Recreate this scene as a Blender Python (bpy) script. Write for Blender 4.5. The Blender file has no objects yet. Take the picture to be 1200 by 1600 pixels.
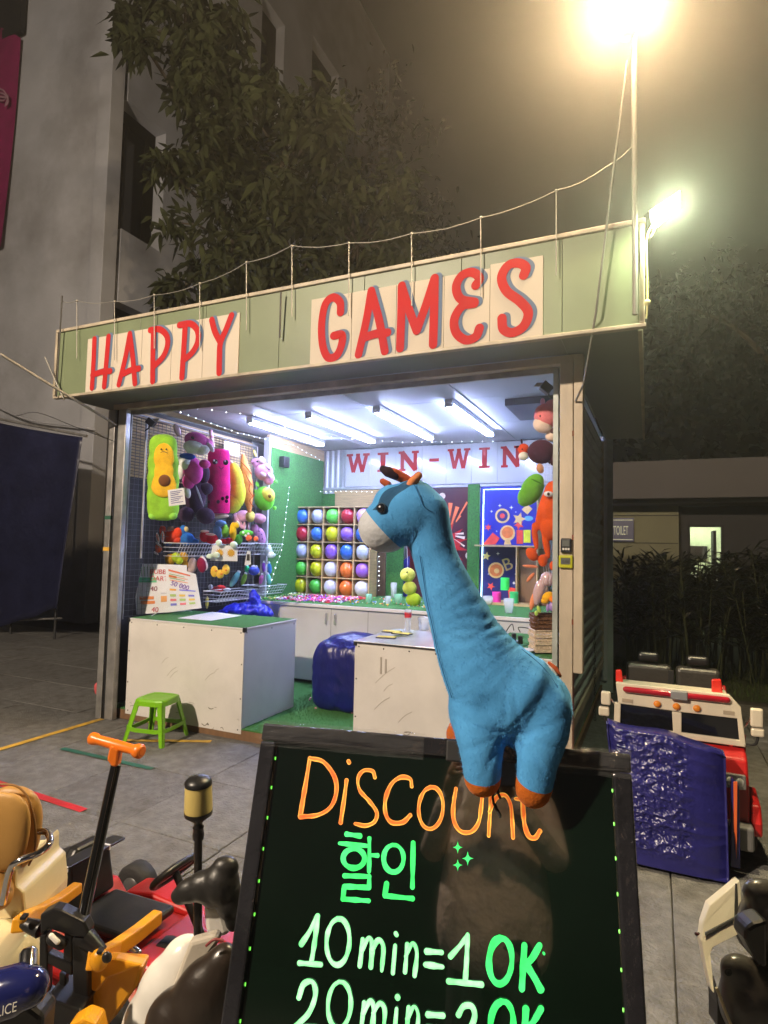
import bpy, bmesh, math, random
from mathutils import Vector, Matrix, noise
V = Vector
rnd = random.Random(7)
sc = bpy.context.scene
COL = sc.collection

# ------------------------------------------------------------------ camera
CAM = V((4.108, -3.599, 1.43)); YAW, PIT, ROL, FPX = 0.42681, 0.06035, 0.02138, 935.97
Fw = V((-math.sin(YAW)*math.cos(PIT), math.cos(YAW)*math.cos(PIT), math.sin(PIT)))
_R0 = V((math.cos(YAW), math.sin(YAW), 0)); _U0 = _R0.cross(Fw)
Rt = _R0*math.cos(ROL)+_U0*math.sin(ROL); Up = Rt.cross(Fw)
cd = bpy.data.cameras.new('camera'); cam = bpy.data.objects.new('camera', cd); COL.objects.link(cam)
cam.matrix_world = Matrix(((Rt.x, Up.x, -Fw.x, CAM.x), (Rt.y, Up.y, -Fw.y, CAM.y), (Rt.z, Up.z, -Fw.z, CAM.z), (0, 0, 0, 1)))
cd.sensor_fit = 'VERTICAL'; cd.sensor_height = 24; cd.lens = FPX/1600*24
cd.clip_start = .03; cd.clip_end = 600
sc.camera = cam
# ------------------------------------------------------------------ world, sun, exposure
w = bpy.data.worlds.new('World'); sc.world = w; w.use_nodes = True
nt = w.node_tree; bg = nt.nodes['Background']
sky = nt.nodes.new('ShaderNodeTexSky'); sky.sky_type = 'NISHITA'; sky.sun_disc = False
sky.sun_elevation = math.radians(-4); sky.sun_rotation = math.radians(200); sky.dust_density = 4
hs = nt.nodes.new('ShaderNodeHueSaturation'); hs.inputs['Saturation'].default_value = .25
nt.links.new(sky.outputs[0], hs.inputs['Color']); nt.links.new(hs.outputs[0], bg.inputs['Color'])
bg.inputs['Strength'].default_value = .15
sl = bpy.data.lights.new('sun', 'SUN'); so = bpy.data.objects.new('sun', sl); COL.objects.link(so)
sl.energy = .015; sl.angle = math.radians(10); sl.color = (.75, .82, 1)
so.rotation_euler = (math.radians(38), 0, math.radians(-25))
# street lamp standing behind and to the left of the camera (same warm kind as the globe in view)
KEY = V((.2, -7.2, 5.6)); KEYW = 2000
FLOODW = 50; GLOBE_E = 600; TUBE_E = 54; HAZE = .0115
sc.view_settings.view_transform = 'Standard'; sc.view_settings.look = 'None'
sc.view_settings.exposure = 1.12; sc.view_settings.gamma = 1
cy = sc.cycles
cy.use_denoising = True; cy.max_bounces = 6; cy.diffuse_bounces = 3; cy.glossy_bounces = 3
cy.transmission_bounces = 4; cy.transparent_max_bounces = 8; cy.volume_bounces = 0
cy.sample_clamp_indirect = 4; cy.caustics_reflective = False; cy.caustics_refractive = False
try: cy.denoiser = 'OPENIMAGEDENOISE'
except Exception: pass

# ------------------------------------------------------------------ photo ray -> point in the place
def ray(x, y): return Fw + Rt*((x-600)/FPX) + Up*((800-y)/FPX)
def ad(x, y, d): return CAM + ray(x, y)*d
def az(x, y, z): r = ray(x, y); return CAM + r*((z-CAM.z)/r.z)
def ay(x, y, Y): r = ray(x, y); return CAM + r*((Y-CAM.y)/r.y)
def ax(x, y, X): r = ray(x, y); return CAM + r*((X-CAM.x)/r.x)
def apl(x, y, o, n): r = ray(x, y); return CAM + r*((o-CAM).dot(n)/r.dot(n))
def dep(p): return (p-CAM).dot(Fw)

# ------------------------------------------------------------------ materials
def c(r, g, b):
    f = lambda v: (v/255/12.92) if v/255 <= .04045 else ((v/255+.055)/1.055)**2.4
    return (f(r), f(g), f(b))
MATS = {}
def mat(name, col, rough=.5, metal=0, var=.12, vs=6, bump=0, bs=60, sheen=0, coat=0, em=0, emc=None, col2=None,
        alpha=1, trans=0, stretch=None, spec=.5, dirt=0, world=False, sample=True, bumpd=.01):
    if name in MATS: return MATS[name]
    m = bpy.data.materials.new(name); m.use_nodes = True; MATS[name] = m
    n = m.node_tree.nodes; L = m.node_tree.links; b = n['Principled BSDF']
    col = tuple(col); tc = n.new('ShaderNodeTexCoord'); src = tc.outputs['Object']
    if world:
        g = n.new('ShaderNodeNewGeometry'); src = g.outputs['Position']
    if stretch:
        mp = n.new('ShaderNodeMapping'); mp.inputs['Scale'].default_value = stretch; L.new(src, mp.inputs[0]); src = mp.outputs[0]
    nz = n.new('ShaderNodeTexNoise'); nz.inputs['Scale'].default_value = vs; nz.inputs['Detail'].default_value = 6; L.new(src, nz.inputs[0])
    mx = n.new('ShaderNodeMix'); mx.data_type = 'RGBA'
    rp = n.new('ShaderNodeMapRange'); rp.inputs['From Min'].default_value = .3; rp.inputs['From Max'].default_value = .7
    L.new(nz.outputs[0], rp.inputs[0]); L.new(rp.outputs[0], mx.inputs[0])
    a = tuple(max(0, v*(1-var)) for v in col); d = tuple(min(1, v*(1+var)) for v in col) if col2 is None else tuple(col2)
    mx.inputs[6].default_value = (*a, 1); mx.inputs[7].default_value = (*d, 1)
    out = mx.outputs[2]
    if dirt:
        z2 = n.new('ShaderNodeTexNoise'); z2.inputs['Scale'].default_value = vs*.35; z2.inputs['Detail'].default_value = 9; z2.inputs['Roughness'].default_value = .65; L.new(src, z2.inputs[0])
        r2 = n.new('ShaderNodeMapRange'); r2.inputs['From Min'].default_value = .48; r2.inputs['From Max'].default_value = .72; r2.inputs['To Max'].default_value = dirt; L.new(z2.outputs[0], r2.inputs[0])
        m2 = n.new('ShaderNodeMix'); m2.data_type = 'RGBA'; m2.inputs[7].default_value = (.06, .045, .03, 1)
        L.new(r2.outputs[0], m2.inputs[0]); L.new(out, m2.inputs[6]); out = m2.outputs[2]
    L.new(out, b.inputs['Base Color'])
    rr = n.new('ShaderNodeMapRange'); rr.inputs['To Min'].default_value = max(.02, rough*.8); rr.inputs['To Max'].default_value = min(1, rough*1.2); L.new(nz.outputs[0], rr.inputs[0]); L.new(rr.outputs[0], b.inputs['Roughness'])
    b.inputs['Metallic'].default_value = metal; b.inputs['Specular IOR Level'].default_value = spec
    if sheen:
        b.inputs['Sheen Weight'].default_value = sheen; b.inputs['Sheen Roughness'].default_value = .4
        b.inputs['Sheen Tint'].default_value = (*[min(1, v*1.6+.15) for v in col], 1)
    if coat: b.inputs['Coat Weight'].default_value = coat; b.inputs['Coat Roughness'].default_value = .06
    if trans: b.inputs['Transmission Weight'].default_value = trans
    if alpha < 1: b.inputs['Alpha'].default_value = alpha
    if bump:
        nb = n.new('ShaderNodeTexNoise'); nb.inputs['Scale'].default_value = bs; nb.inputs['Detail'].default_value = 4; L.new(src, nb.inputs[0])
        bp = n.new('ShaderNodeBump'); bp.inputs['Strength'].default_value = bump; bp.inputs['Distance'].default_value = bumpd
        L.new(nb.outputs[0], bp.inputs['Height']); L.new(bp.outputs[0], b.inputs['Normal'])
    if em:
        b.inputs['Emission Strength'].default_value = em
        if emc: b.inputs['Emission Color'].default_value = (*emc, 1)
        else: L.new(out, b.inputs['Emission Color'])
        if not sample: m.cycles.emission_sampling = 'NONE'
    return m
def plushm(name, col, **k):
    k.setdefault('bump', .5); k.setdefault('bs', 90)
    return mat(name, col, rough=.95, sheen=.5, var=.18, vs=14, spec=.15, bumpd=.006, **k)
def plastic(name, col, rough=.3, **k): return mat(name, col, rough=rough, var=.06, bump=.06, bs=30, dirt=k.pop('dirt', .12), **k)

# ------------------------------------------------------------------ mesh builder
class MB:
    def __init__(s): s.v = []; s.f = []; s.sm = []
    def add(s, vs, fs, smooth=False):
        o = len(s.v); s.v += [V(p) for p in vs]; s.f += [tuple(i+o for i in f) for f in fs]; s.sm += [smooth]*len(fs); return s
    def hexa(s, p):   # 8 points: bottom ring then top ring
        return s.add(p, [(3, 2, 1, 0), (4, 5, 6, 7), (0, 1, 5, 4), (1, 2, 6, 5), (2, 3, 7, 6), (3, 0, 4, 7)])
    def box(s, a, b):
        x0, y0, z0 = a; x1, y1, z1 = b
        return s.hexa([(x0, y0, z0), (x1, y0, z0), (x1, y1, z0), (x0, y1, z0), (x0, y0, z1), (x1, y0, z1), (x1, y1, z1), (x0, y1, z1)])
    def obox(s, cn, ex, ey, ez):   # oriented box by centre and half vectors
        cn, ex, ey, ez = V(cn), V(ex), V(ey), V(ez)
        return s.hexa([cn-ex-ey-ez, cn+ex-ey-ez, cn+ex+ey-ez, cn-ex+ey-ez, cn-ex-ey+ez, cn+ex-ey+ez, cn+ex+ey+ez, cn-ex+ey+ez])
    def tube(s, pts, r, n=8, cap=True, smooth=True):
        pts = [V(p) for p in pts]; k = len(pts)
        rs = r if isinstance(r, (list, tuple)) else [r]*k
        t0 = (pts[1]-pts[0]).normalized(); u = t0.orthogonal().normalized(); rings = []; vs = []
        for i in range(k):
            t = (pts[min(i+1, k-1)]-pts[max(i-1, 0)])
            t = t.normalized() if t.length > 1e-9 else t0
            u = (u-t*u.dot(t)); u = u.normalized() if u.length > 1e-6 else t.orthogonal().normalized(); w_ = t.cross(u)
            for j in range(n):
                a = 2*math.pi*j/n; vs.append(pts[i]+(u*math.cos(a)+w_*math.sin(a))*rs[i])
        fs = [(i*n+j, i*n+(j+1) % n, (i+1)*n+(j+1) % n, (i+1)*n+j) for i in range(k-1) for j in range(n)]
        s.add(vs, fs, smooth)
        if cap: s.add(vs[:n], [tuple(range(n))[::-1]]); s.add(vs[-n:], [tuple(range(n))])
        return s
    def cap_tube(s, pts, r, n=12):   # rounded ends
        pts = [V(p) for p in pts]; rs = r if isinstance(r, (list, tuple)) else [r]*len(pts)
        a = (pts[0]-pts[1]).normalized(); b = (pts[-1]-pts[-2]).normalized(); P = []; Q = []
        for k in range(4):
            an = math.pi/2*k/4; P.append(pts[0]+a*rs[0]*math.cos(an)); Q.append(rs[0]*max(.02, math.sin(an)))
        P += pts; Q += list(rs)
        for k in range(3, -1, -1):
            an = math.pi/2*k/4; P.append(pts[-1]+b*rs[-1]*math.cos(an)); Q.append(rs[-1]*max(.02, math.sin(an)))
        return s.tube(P, Q, n)
    def ell(s, cn, ex, ey, ez, nu=14, nv=10, sq=1):
        cn, ex, ey, ez = V(cn), V(ex), V(ey), V(ez); vs = [cn+ez]
        sp = lambda v: math.copysign(abs(v)**sq, v)
        for i in range(1, nv):
            t = math.pi*i/nv
            for j in range(nu):
                a = 2*math.pi*j/nu; vs.append(cn+ex*sp(math.sin(t))*sp(math.cos(a))+ey*sp(math.sin(t))*sp(math.sin(a))+ez*sp(math.cos(t)))
        vs.append(cn-ez); l = len(vs)-1
        fs = [(0, 1+j, 1+(j+1) % nu) for j in range(nu)]
        fs += [(1+i*nu+j, 1+(i+1)*nu+j, 1+(i+1)*nu+(j+1) % nu, 1+i*nu+(j+1) % nu) for i in range(nv-2) for j in range(nu)]
        fs += [(l, 1+(nv-2)*nu+(j+1) % nu, 1+(nv-2)*nu+j) for j in range(nu)]
        return s.add(vs, fs, True)
    def sph(s, cn, r, nu=10, nv=7): return s.ell(cn, (r, 0, 0), (0, r, 0), (0, 0, r), nu, nv)
    def lathe(s, base, axis, prof, n=16):   # prof: (distance along axis, radius)
        base, axis = V(base), V(axis).normalized()
        return s.tube([base+axis*h for h, r in prof], [max(r, 1e-4) for h, r in prof], n) if all(prof[i][0] < prof[i+1][0] for i in range(len(prof)-1)) else s._lathe(base, axis, prof, n)
    def _lathe(s, base, axis, prof, n=16):
        base, axis = V(base), V(axis).normalized()
        u = axis.orthogonal().normalized(); w_ = axis.cross(u); vs = []
        for h, r in prof:
            for j in range(n):
                a = 2*math.pi*j/n; vs.append(base+axis*h+(u*math.cos(a)+w_*math.sin(a))*max(r, 1e-4))
        return s.add(vs, [(i*n+j, i*n+(j+1) % n, (i+1)*n+(j+1) % n, (i+1)*n+j) for i in range(len(prof)-1) for j in range(n)], True)
    def prism(s, poly, d):   # polygon of 3D points, extruded by vector d
        poly = [V(p) for p in poly]; d = V(d); n = len(poly)
        return s.add(poly+[p+d for p in poly], [tuple(range(n))[::-1], tuple(range(n, 2*n))]+[(i, (i+1) % n, n+(i+1) % n, n+i) for i in range(n)])
    def ribbon(s, pts, wd, nrm, h=0, wob=0):
        """flat stroke with round ends along 3D points lying in a plane"""
        pts = [V(p) for p in pts]; nrm = V(nrm).normalized(); n = len(pts); r = wd/2
        a = (pts[0]-pts[1]).normalized(); b = (pts[-1]-pts[-2]).normalized()
        L = []
        for k in range(5):
            an = math.pi/2*k/4; L.append((pts[0]+a*r*math.cos(an), r*max(math.sin(an), .05), -a))
        for i in range(1, n-1):
            t = (pts[i+1]-pts[i-1]); L.append((pts[i], r, t.normalized() if t.length > 1e-9 else a))
        for k in range(4, -1, -1):
            an = math.pi/2*k/4; L.append((pts[-1]+b*r*math.cos(an), r*max(math.sin(an), .05), b))
        vs = []
        for p, q, t in L:
            if wob: q *= 1+wob*noise.noise(p*70)
            sd = nrm.cross(t).normalized(); vs += [p+sd*q+nrm*h, p-sd*q+nrm*h]
        return s.add(vs, [(2*i, 2*i+1, 2*i+3, 2*i+2) for i in range(len(L)-1)])
    def build(s, name, m, parent=None, bevel=0, local=False, kind=None, seg=2, label=None):
        me = bpy.data.meshes.new(name); me.from_pydata([tuple(p) for p in s.v], [], s.f); me.update()
        me.polygons.foreach_set('use_smooth', s.sm)
        return link(name, me, m, parent, bevel, local, kind, seg, label)
def link(name, me, m, parent=None, bevel=0, local=False, kind=None, seg=2, label=None):
    o = bpy.data.objects.new(name, me); COL.objects.link(o)
    if not me.materials: me.materials.append(m)
    if bevel:
        b = o.modifiers.new('bevel', 'BEVEL'); b.width = bevel; b.segments = seg; b.limit_method = 'ANGLE'; b.angle_limit = math.radians(40)
        b.harden_normals = False
    if parent is not None:
        o.parent = parent
        if not local: o.matrix_parent_inverse = wm(parent).inverted()
    if kind: o['kind'] = kind
    if label: o['label'] = label
    return o
def wm(o):
    m = Matrix.LocRotScale(o.location, o.rotation_euler, o.scale)
    return (wm(o.parent) @ o.matrix_parent_inverse @ m) if o.parent else m
def thing(name, label, cat, loc=(0, 0, 0), rz=0, group=None):
    o = bpy.data.objects.new(name, None); COL.objects.link(o); o.location = loc; o.rotation_euler = (0, 0, rz)
    o.empty_display_size = .05; o['label'] = label; o['category'] = cat
    if group: o['group'] = group
    return o
def tag(o, label, cat, group=None):
    o['label'] = label; o['category'] = cat
    if group: o['group'] = group
    return o
def struct(o): o['kind'] = 'structure'; return o
def copy_tree(o, parent=None):
    q = o.copy(); COL.objects.link(q)
    if parent is not None: q.parent = parent
    for ch in list(o.children): copy_tree(ch, q)
    return q
def cr(pts, k=6, closed=False):   # Catmull-Rom through points
    P = [V(p) for p in pts]; n = len(P); out = []
    if n == 2: return [P[0].lerp(P[1], i/4) for i in range(5)]
    rng = range(n) if closed else range(n-1)
    for i in rng:
        p0 = P[(i-1) % n] if closed or i > 0 else P[0]*2-P[1]; p1 = P[i]; p2 = P[(i+1) % n]; p3 = P[(i+2) % n] if closed or i+2 < n else P[n-1]*2-P[n-2]
        for j in range(k):
            t = j/k; out.append(.5*((2*p1)+(p2-p0)*t+(2*p0-5*p1+4*p2-p3)*t*t+(3*p1-p0-3*p2+p3)*t*t*t))
    out.append(P[0].copy() if closed else P[-1]); return out
def remesh(mb, voxel, smooth=6, fac=.5):
    me = bpy.data.meshes.new('t'); me.from_pydata([tuple(p) for p in mb.v], [], mb.f)
    o = bpy.data.objects.new('t', me); COL.objects.link(o)
    r = o.modifiers.new('r', 'REMESH'); r.mode = 'VOXEL'; r.voxel_size = voxel; r.use_smooth_shade = True
    if smooth: q = o.modifiers.new('s', 'SMOOTH'); q.factor = fac; q.iterations = smooth
    dg = bpy.context.evaluated_depsgraph_get(); dg.update()
    out = bpy.data.meshes.new_from_object(o.evaluated_get(dg)); bpy.data.objects.remove(o); bpy.data.meshes.remove(me)
    out.materials.clear(); out.polygons.foreach_set('use_smooth', [True]*len(out.polygons)); return out
def text(name, s, m, parent, o, ex, ey, size, sx=1, shear=0, align='LEFT', kind=None):
    cu = bpy.data.curves.new('txt', 'FONT'); cu.body = s; cu.size = 1; cu.shear = shear; cu.align_x = align
    t = bpy.data.objects.new('txt', cu); COL.objects.link(t)
    dg = bpy.context.evaluated_depsgraph_get(); dg.update(); me = bpy.data.meshes.new_from_object(t.evaluated_get(dg))
    bpy.data.objects.remove(t); bpy.data.curves.remove(cu)
    ex, ey = V(ex).normalized(), V(ey).normalized()
    for v in me.vertices: v.co = V(o)+ex*v.co.x*size*sx+ey*v.co.y*size
    me.materials.clear(); me.materials.append(m)
    return link(name, me, m, parent, kind=kind)

class Pieces:   # every piece of print becomes a part of its own
    def __init__(s, par, m, nm): s.par, s.m, s.nm, s.v = par, m, nm, True
    def add(s, vs, fs, sm=False): MB().add(vs, fs, sm).build(s.nm, s.m, s.par); return s
    def prism(s, p, d): MB().prism(p, d).build(s.nm, s.m, s.par); return s
    def build(s, *a, **k): pass
X3, Y3, Z3 = V((1, 0, 0)), V((0, 1, 0)), V((0, 0, 1))
# ------------------------------------------------------------------ common materials
m_red = plastic('red plastic', (.42, .012, .012)); m_blackp = plastic('black plastic', (.012, .012, .013), .35)
m_blackr = mat('black rubber', (.015, .015, .015), .7, bump=.2); m_chrome = mat('chrome', (.75, .75, .76), .08, 1, var=.05)
m_whitep = plastic('white plastic', (.78, .76, .7), .25); m_cream = plastic('cream plastic', (.72, .62, .38), .25)
m_yel = plastic('yellow orange plastic', (.75, .33, .012), .35); m_orange = plastic('orange plastic', (.85, .19, .01), .35)
m_wire = mat('white coated wire', (.7, .7, .72), .4); m_metal = mat('galvanised steel', (.42, .41, .40), .45, .7, var=.25, vs=9, bump=.15, bs=40, dirt=.35)
m_white = mat('white laminate', (.74, .71, .68), .35, var=.05, vs=3, dirt=.22)
m_black = mat('matt black', (.01, .01, .011), .6)
m_paper = mat('white paper', (.75, .75, .78), .6, var=.05)
m_green_grass = mat('artificial grass', (.045, .2, .035), .95, var=.45, vs=70, bump=1, bs=260, bumpd=.012, sheen=.2)
def led(name, col, e): return mat(name, col, em=e, emc=col, sample=False)
m_led = led('led white', (.8, .9, 1), 6)
# ================================================================== GROUND
m_pave = mat('worn grey paving', (.155, .152, .145), .7, var=.3, vs=16, bump=.8, bs=70, dirt=.62, bumpd=.015, world=True)
m_pave2 = mat('worn grey paving darker', (.135, .132, .126), .7, var=.34, vs=21, bump=.8, bs=85, dirt=.65, bumpd=.015, world=True)
m_joint = mat('paving joint dirt', (.045, .042, .038), .9, var=.3, vs=20, bump=.5, world=True)
m_asph = mat('dark ground', (.04, .038, .035), .9, var=.3, vs=2, bump=.5, bs=30, world=True)
g = struct(MB().add([(-150, -150, -.03), (150, -150, -.03), (150, 150, -.03), (-150, 150, -.03)], [(0, 1, 2, 3)]).build('ground', m_asph))
pv = struct(MB().add([(-9, -6, -.012), (5.6, -6, -.012), (5.6, 3.4, -.012), (-9, 3.4, -.012)], [(0, 1, 2, 3)]).build('pavement', m_joint))
S = .64
slab_me = []
for k in range(3):
    b = bmesh.new(); bmesh.ops.create_cube(b, size=1)
    for v in b.verts: v.co = V((v.co.x*(S-.0045), v.co.y*(S-.0045), v.co.z*.03))
    bmesh.ops.bevel(b, geom=[e for e in b.edges if e.verts[0].co.z > 0 and e.verts[1].co.z > 0], offset=.003, segments=1, affect='EDGES')
    me = bpy.data.meshes.new('paving_slab'); b.to_mesh(me); b.free(); me.materials.append([m_pave, m_pave2, m_pave][k]); slab_me.append(me)
rest = MB(); cnt = 0
for i in range(-14, 6):
    for j in range(-5, 7):
        x, y = 1.92+S*i, -.95+S*j
        if 0 < x < 3.3 and .35 < y < 3: continue
        cnt += 1; dz = rnd.uniform(-.0025, .0025)
        o = bpy.data.objects.new('paving_slab', rnd.choice(slab_me)); COL.objects.link(o); o.parent = pv
        o.location = (x+rnd.uniform(-.0015, .0015), y+rnd.uniform(-.0015, .0015), -.015+dz); o.rotation_euler = (rnd.uniform(-.003, .003), rnd.uniform(-.003, .003), rnd.uniform(-.002, .002))
# grass verge right of the paving and behind
m_lawn = mat('dark lawn', (.028, .04, .012), .95, var=.4, vs=20, bump=1, bs=120, world=True)
struct(MB().add([(3.6, 3.4, -.008), (14, 3.4, -.008), (14, 12, -.008), (3.6, 12, -.008)], [(0, 1, 2, 3)]).build('lawn', m_lawn))
gb = MB()
for i in range(5200):
    x = rnd.uniform(3.5, 6.5) if i % 2 else rnd.uniform(5.62, 7.5); y = rnd.uniform(2.6, 5.5) if i % 2 else rnd.uniform(.2, 5)
    if x < 5.6 and y < 3.4: continue
    h = rnd.uniform(.03, .09); a = rnd.uniform(0, 6.3); q = V((math.cos(a), math.sin(a), 0))*.006; l = V((rnd.uniform(-.03, .03), rnd.uniform(-.03, .03), h)); p = V((x, y, -.01))
    gb.add([p-q, p+q, p+l], [(0, 1, 2)])
gb.build('grass', mat('grass blades', (.04, .07, .015), .8, var=.5, vs=5, world=True)).update_tag()
o = bpy.data.objects['grass']; o['kind'] = 'stuff'; tag(o, 'short dark grass of the verge behind the toy fire truck', 'grass')
# painted / taped lines on the paving
def tape(label, a, b, wd, m):
    a, b = V((*a, .0045)), V((*b, .0045)); d = (b-a).normalized(); s = V((-d.y, d.x, 0))*wd/2; mb = MB(); n = 14
    P = [a.lerp(b, i/n) for i in range(n+1)]; vs = []
    for p in P: vs += [p+s*rnd.uniform(.9, 1.05), p-s*rnd.uniform(.9, 1.05)]
    mb.add(vs, [(2*i, 2*i+1, 2*i+3, 2*i+2) for i in range(n)]); o = mb.build('floor_tape', m); tag(o, label, 'tape'); return o
m_ty = mat('yellow floor paint', (.6, .36, .04), .6, var=.15, vs=18, dirt=.5, world=True)
tape('yellow line running from the left post towards the viewer', (.02, -.03), (.02, -2.2), .055, m_ty)
tape('yellow line on the paving under the green stool', (.60, -.33), (1.16, -.06), .05, m_ty)
tape('dark green tape strip on the paving behind the orange handle', (.365, -.654), (1.192, -.651), .045, mat('green floor tape', (.02, .11, .08), .5, var=.1, dirt=.3, world=True))
tape('red tape strip on the paving behind the tan seat', (.45, -1.225), (1.329, -1.262), .05, mat('red floor tape', (.5, .02, .03), .5, var=.15, dirt=.3, world=True))
m_leafl = mat('fallen bits', (.3, .28, .22), .8)
ch = MB()
for k in range(60):
    p = V((rnd.uniform(-.8, 4.4), rnd.uniform(-2.2, -.1), .003)); r = rnd.uniform(.003, .01); a = rnd.uniform(0, 6)
    ch.add([p+V((math.cos(a+t), math.sin(a+t), rnd.uniform(0, .3)))*r for t in (0, 2.1, 4.2)], [(0, 1, 2)])
o = ch.build('litter', m_leafl, kind='stuff'); tag(o, 'tiny pale bits of litter scattered on the grey paving', 'litter')

# ================================================================== STALL
W, H = 3.6, 2.54
stall = thing('game_stall', 'lit fairground game stall with HAPPY GAMES on its green fascia', 'stall', (1.8, 0, 0))
m_fascia = mat('pale green fascia paint', (.165, .205, .115), .45, var=.1, vs=2.5, bump=.06, bs=12, dirt=.22)
m_trim = mat('aged cream trim', (.42, .36, .27), .5, var=.2, vs=10, dirt=.5)
m_soff = mat('dark grey green soffit', (.14, .16, .135), .35, var=.15, vs=2, bump=.08, bs=8, dirt=.2)
m_post = mat('weathered beige post', (.5, .42, .32), .6, .1, var=.28, vs=4, bump=.3, bs=30, dirt=.4, stretch=(1, 1, .35))
m_rust = mat('rust', (.18, .05, .02), .9, var=.4, vs=30)
m_ceil = mat('white ceiling panel', (.4, .42, .5), .6, var=.03, vs=2, bump=.03, bs=4)
m_cor = mat('pale corrugated steel', (.55, .57, .6), .35, .2, var=.06, vs=2, dirt=.12)
m_cord = mat('dark corrugated steel', (.4, .44, .42), .4, .05, var=.25, vs=4, dirt=.4, bump=.15, bs=12)
m_ply = mat('pale plywood', (.52, .36, .17), .6, var=.16, vs=6, stretch=(1, 1, 12), bump=.1)
m_plyd = mat('brown plywood', (.2, .11, .055), .6, var=.2, vs=5, stretch=(6, 6, 1))
FX0, FX1, FZ0, FZ1, FY = -.27, 4.05, 2.59, 3.105, -.38
# fascia panels (sheet joints), trim
xs = [FX0+.01, .62, 1.24, 1.86, 2.48, 3.1, 3.66, FX1-.012]
for i in range(7): MB().box((xs[i]+.0015, FY, FZ0), (xs[i+1]-.0015, FY+.02, FZ1)).build('fascia_panel', m_fascia, stall, .0015)
MB().box((FX0-.02, FY-.014, FZ1+.001), (FX1+.02, FY+.04, FZ1+.026)).build('top_trim', m_trim, stall, .004)
MB().box((FX0-.02, FY-.012, FZ0-.022), (FX1+.02, FY+.03, FZ0-.001)).build('bottom_trim', m_trim, stall, .004)
for x in (FX0-.012, FX1+.002): MB().box((x-.012, FY-.012, FZ0), (x+.012, FY+.03, FZ1)).build('end_trim', m_trim, stall, .003)
# roof slab and soffit (reaches out over the right side)
MB().box((FX0, FY+.05, FZ0+.003), (-.02, 3.1, FZ0+.03)).build('soffit', m_soff, stall)
MB().box((-.018, FY+.05, FZ0+.003), (3.64, -.002, FZ0+.03)).build('soffit', m_soff, stall)
MB().prism([(3.642, FY+.05, FZ0+.003), (4.03, FY+.05, FZ0+.003), (3.995, 2.9, FZ0+.003), (3.642, 2.9, FZ0+.003)], (0, 0, .027)).build('soffit', m_soff, stall)
MB().prism([(4.03, FY+.05, FZ0-.02), (4.05, FY+.05, FZ0-.02), (4.012, 2.91, FZ0-.02), (3.992, 2.91, FZ0-.02)], (0, 0, .3)).build('side_fascia', m_trim, stall)
MB().box((FX0, FY+.05, FZ0+.28), (FX1-.05, 3.1, FZ0+.32)).build('roof', m_cord, stall)
# front beam, posts, rail
MB().box((-.05, -.01, H), (W+.1, .05, FZ0-.001)).build('beam', m_post, stall, .004)
MB().box((.06, .052, H-.035), (W-.02, .075, H+.03)).build('roller_guide', m_metal, stall, .003)
MB().box((-.062, -.03, 0), (.0, .03, H)).build('post', m_metal, stall, .004)
MB().box((.004, -.012, .0), (.022, .02, H-.002)).build('gap_shade_strip', m_black, stall)  # black strip stands in for the shaded gap between post and rail
MB().box((.026, -.02, .0), (.115, .03, H-.002)).build('door_rail', m_metal, stall, .006)
MB().box((W-.0, -.03, .0), (W+.075, .045, H)).build('post', m_post, stall, .005)
MB().box((W+.079, -.036, .75), (W+.13, .04, H+.04)).build('post_cover', m_post, stall, .005)
for z in (1.02, 1.5, 2.1):
    MB().box((W+.07, -.034, z), (W+.085, -.031, z+.03)).build('rust_stain', m_rust, stall)
for z, m in ((1.62, mat('green tape', (.02, .1, .06), .5)), (1.36, mat('yellow tape', (.7, .4, .05), .5))):
    MB().box((-.064, -.032, z), (.002, .01, z+.03)).build('tape_band', m, stall)
# side and back walls
cm = MB(); n = 21; pit = (2.62-.35)/n; vs = []
for i in range(n):
    z = .35+pit*i
    for dz, dx in ((0, 0), (.3, .028), (.55, .028), (.72, 0)): vs.append((dz*pit+z, dx))
vs.append((2.62, 0))
cm.add([(W-.018+dx*.8, y, z) for z, dx in vs for y in (.045, 3.0)], [(2*i, 2*i+2, 2*i+3, 2*i+1) for i in range(len(vs)-1)]); cm.build('side_cladding', m_cord, stall)
MB().box((W-.05, .05, 0), (W-.021, 3.0, 2.585)).build('side_wall', m_cord, stall)
MB().box((W-.05, 3.002, .3), (W+.012, 3.04, 2.6)).build('corner_trim', m_trim, stall, .004)
MB().box((W-.019, .06, .27), (W+.014, 2.95, .345)).build('base_rail', m_post, stall, .004)
MB().box((-.05, .05, 0), (-.01, 3.08, 2.585)).build('side_wall', m_cord, stall)
cm = MB(); vs = []; x = .0
while x < 3.6:
    for dx, dy in ((0, 0), (.018, -.016), (.04, -.016), (.058, 0)): vs.append((x+dx, 3.05+dy))
    x += .078
cm.add([(a, b, z) for a, b in vs for z in (.12, 2.66)], [(2*i, 2*i+2, 2*i+3, 2*i+1) for i in range(len(vs)-1)]); cm.build('back_cladding', m_cor, stall)
MB().box((-.05, 3.07, 0), (W+.1, 3.1, 2.66)).build('back_wall', m_cord, stall)
# ceiling panels with joints
for i in range(4):
    for j in range(3):
        MB().box((.0+.9*i+.003, .09+j*.98+.003, 2.66), (.9*i+.897, .09+j*.98+.977, 2.672)).build('ceiling_panel', m_ceil, stall, .002)
for i in range(1, 4): MB().box((.9*i-.012, .09, 2.652), (.9*i+.012, 3.03, 2.6595)).build('ceiling_batten', m_ceil, stall, .002)
MB().box((3.0, 1.15, 2.6), (3.45, 1.75, 2.657)).build('ceiling_vent', mat('dark vent', (.05, .055, .07), .4), stall, .004)
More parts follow.
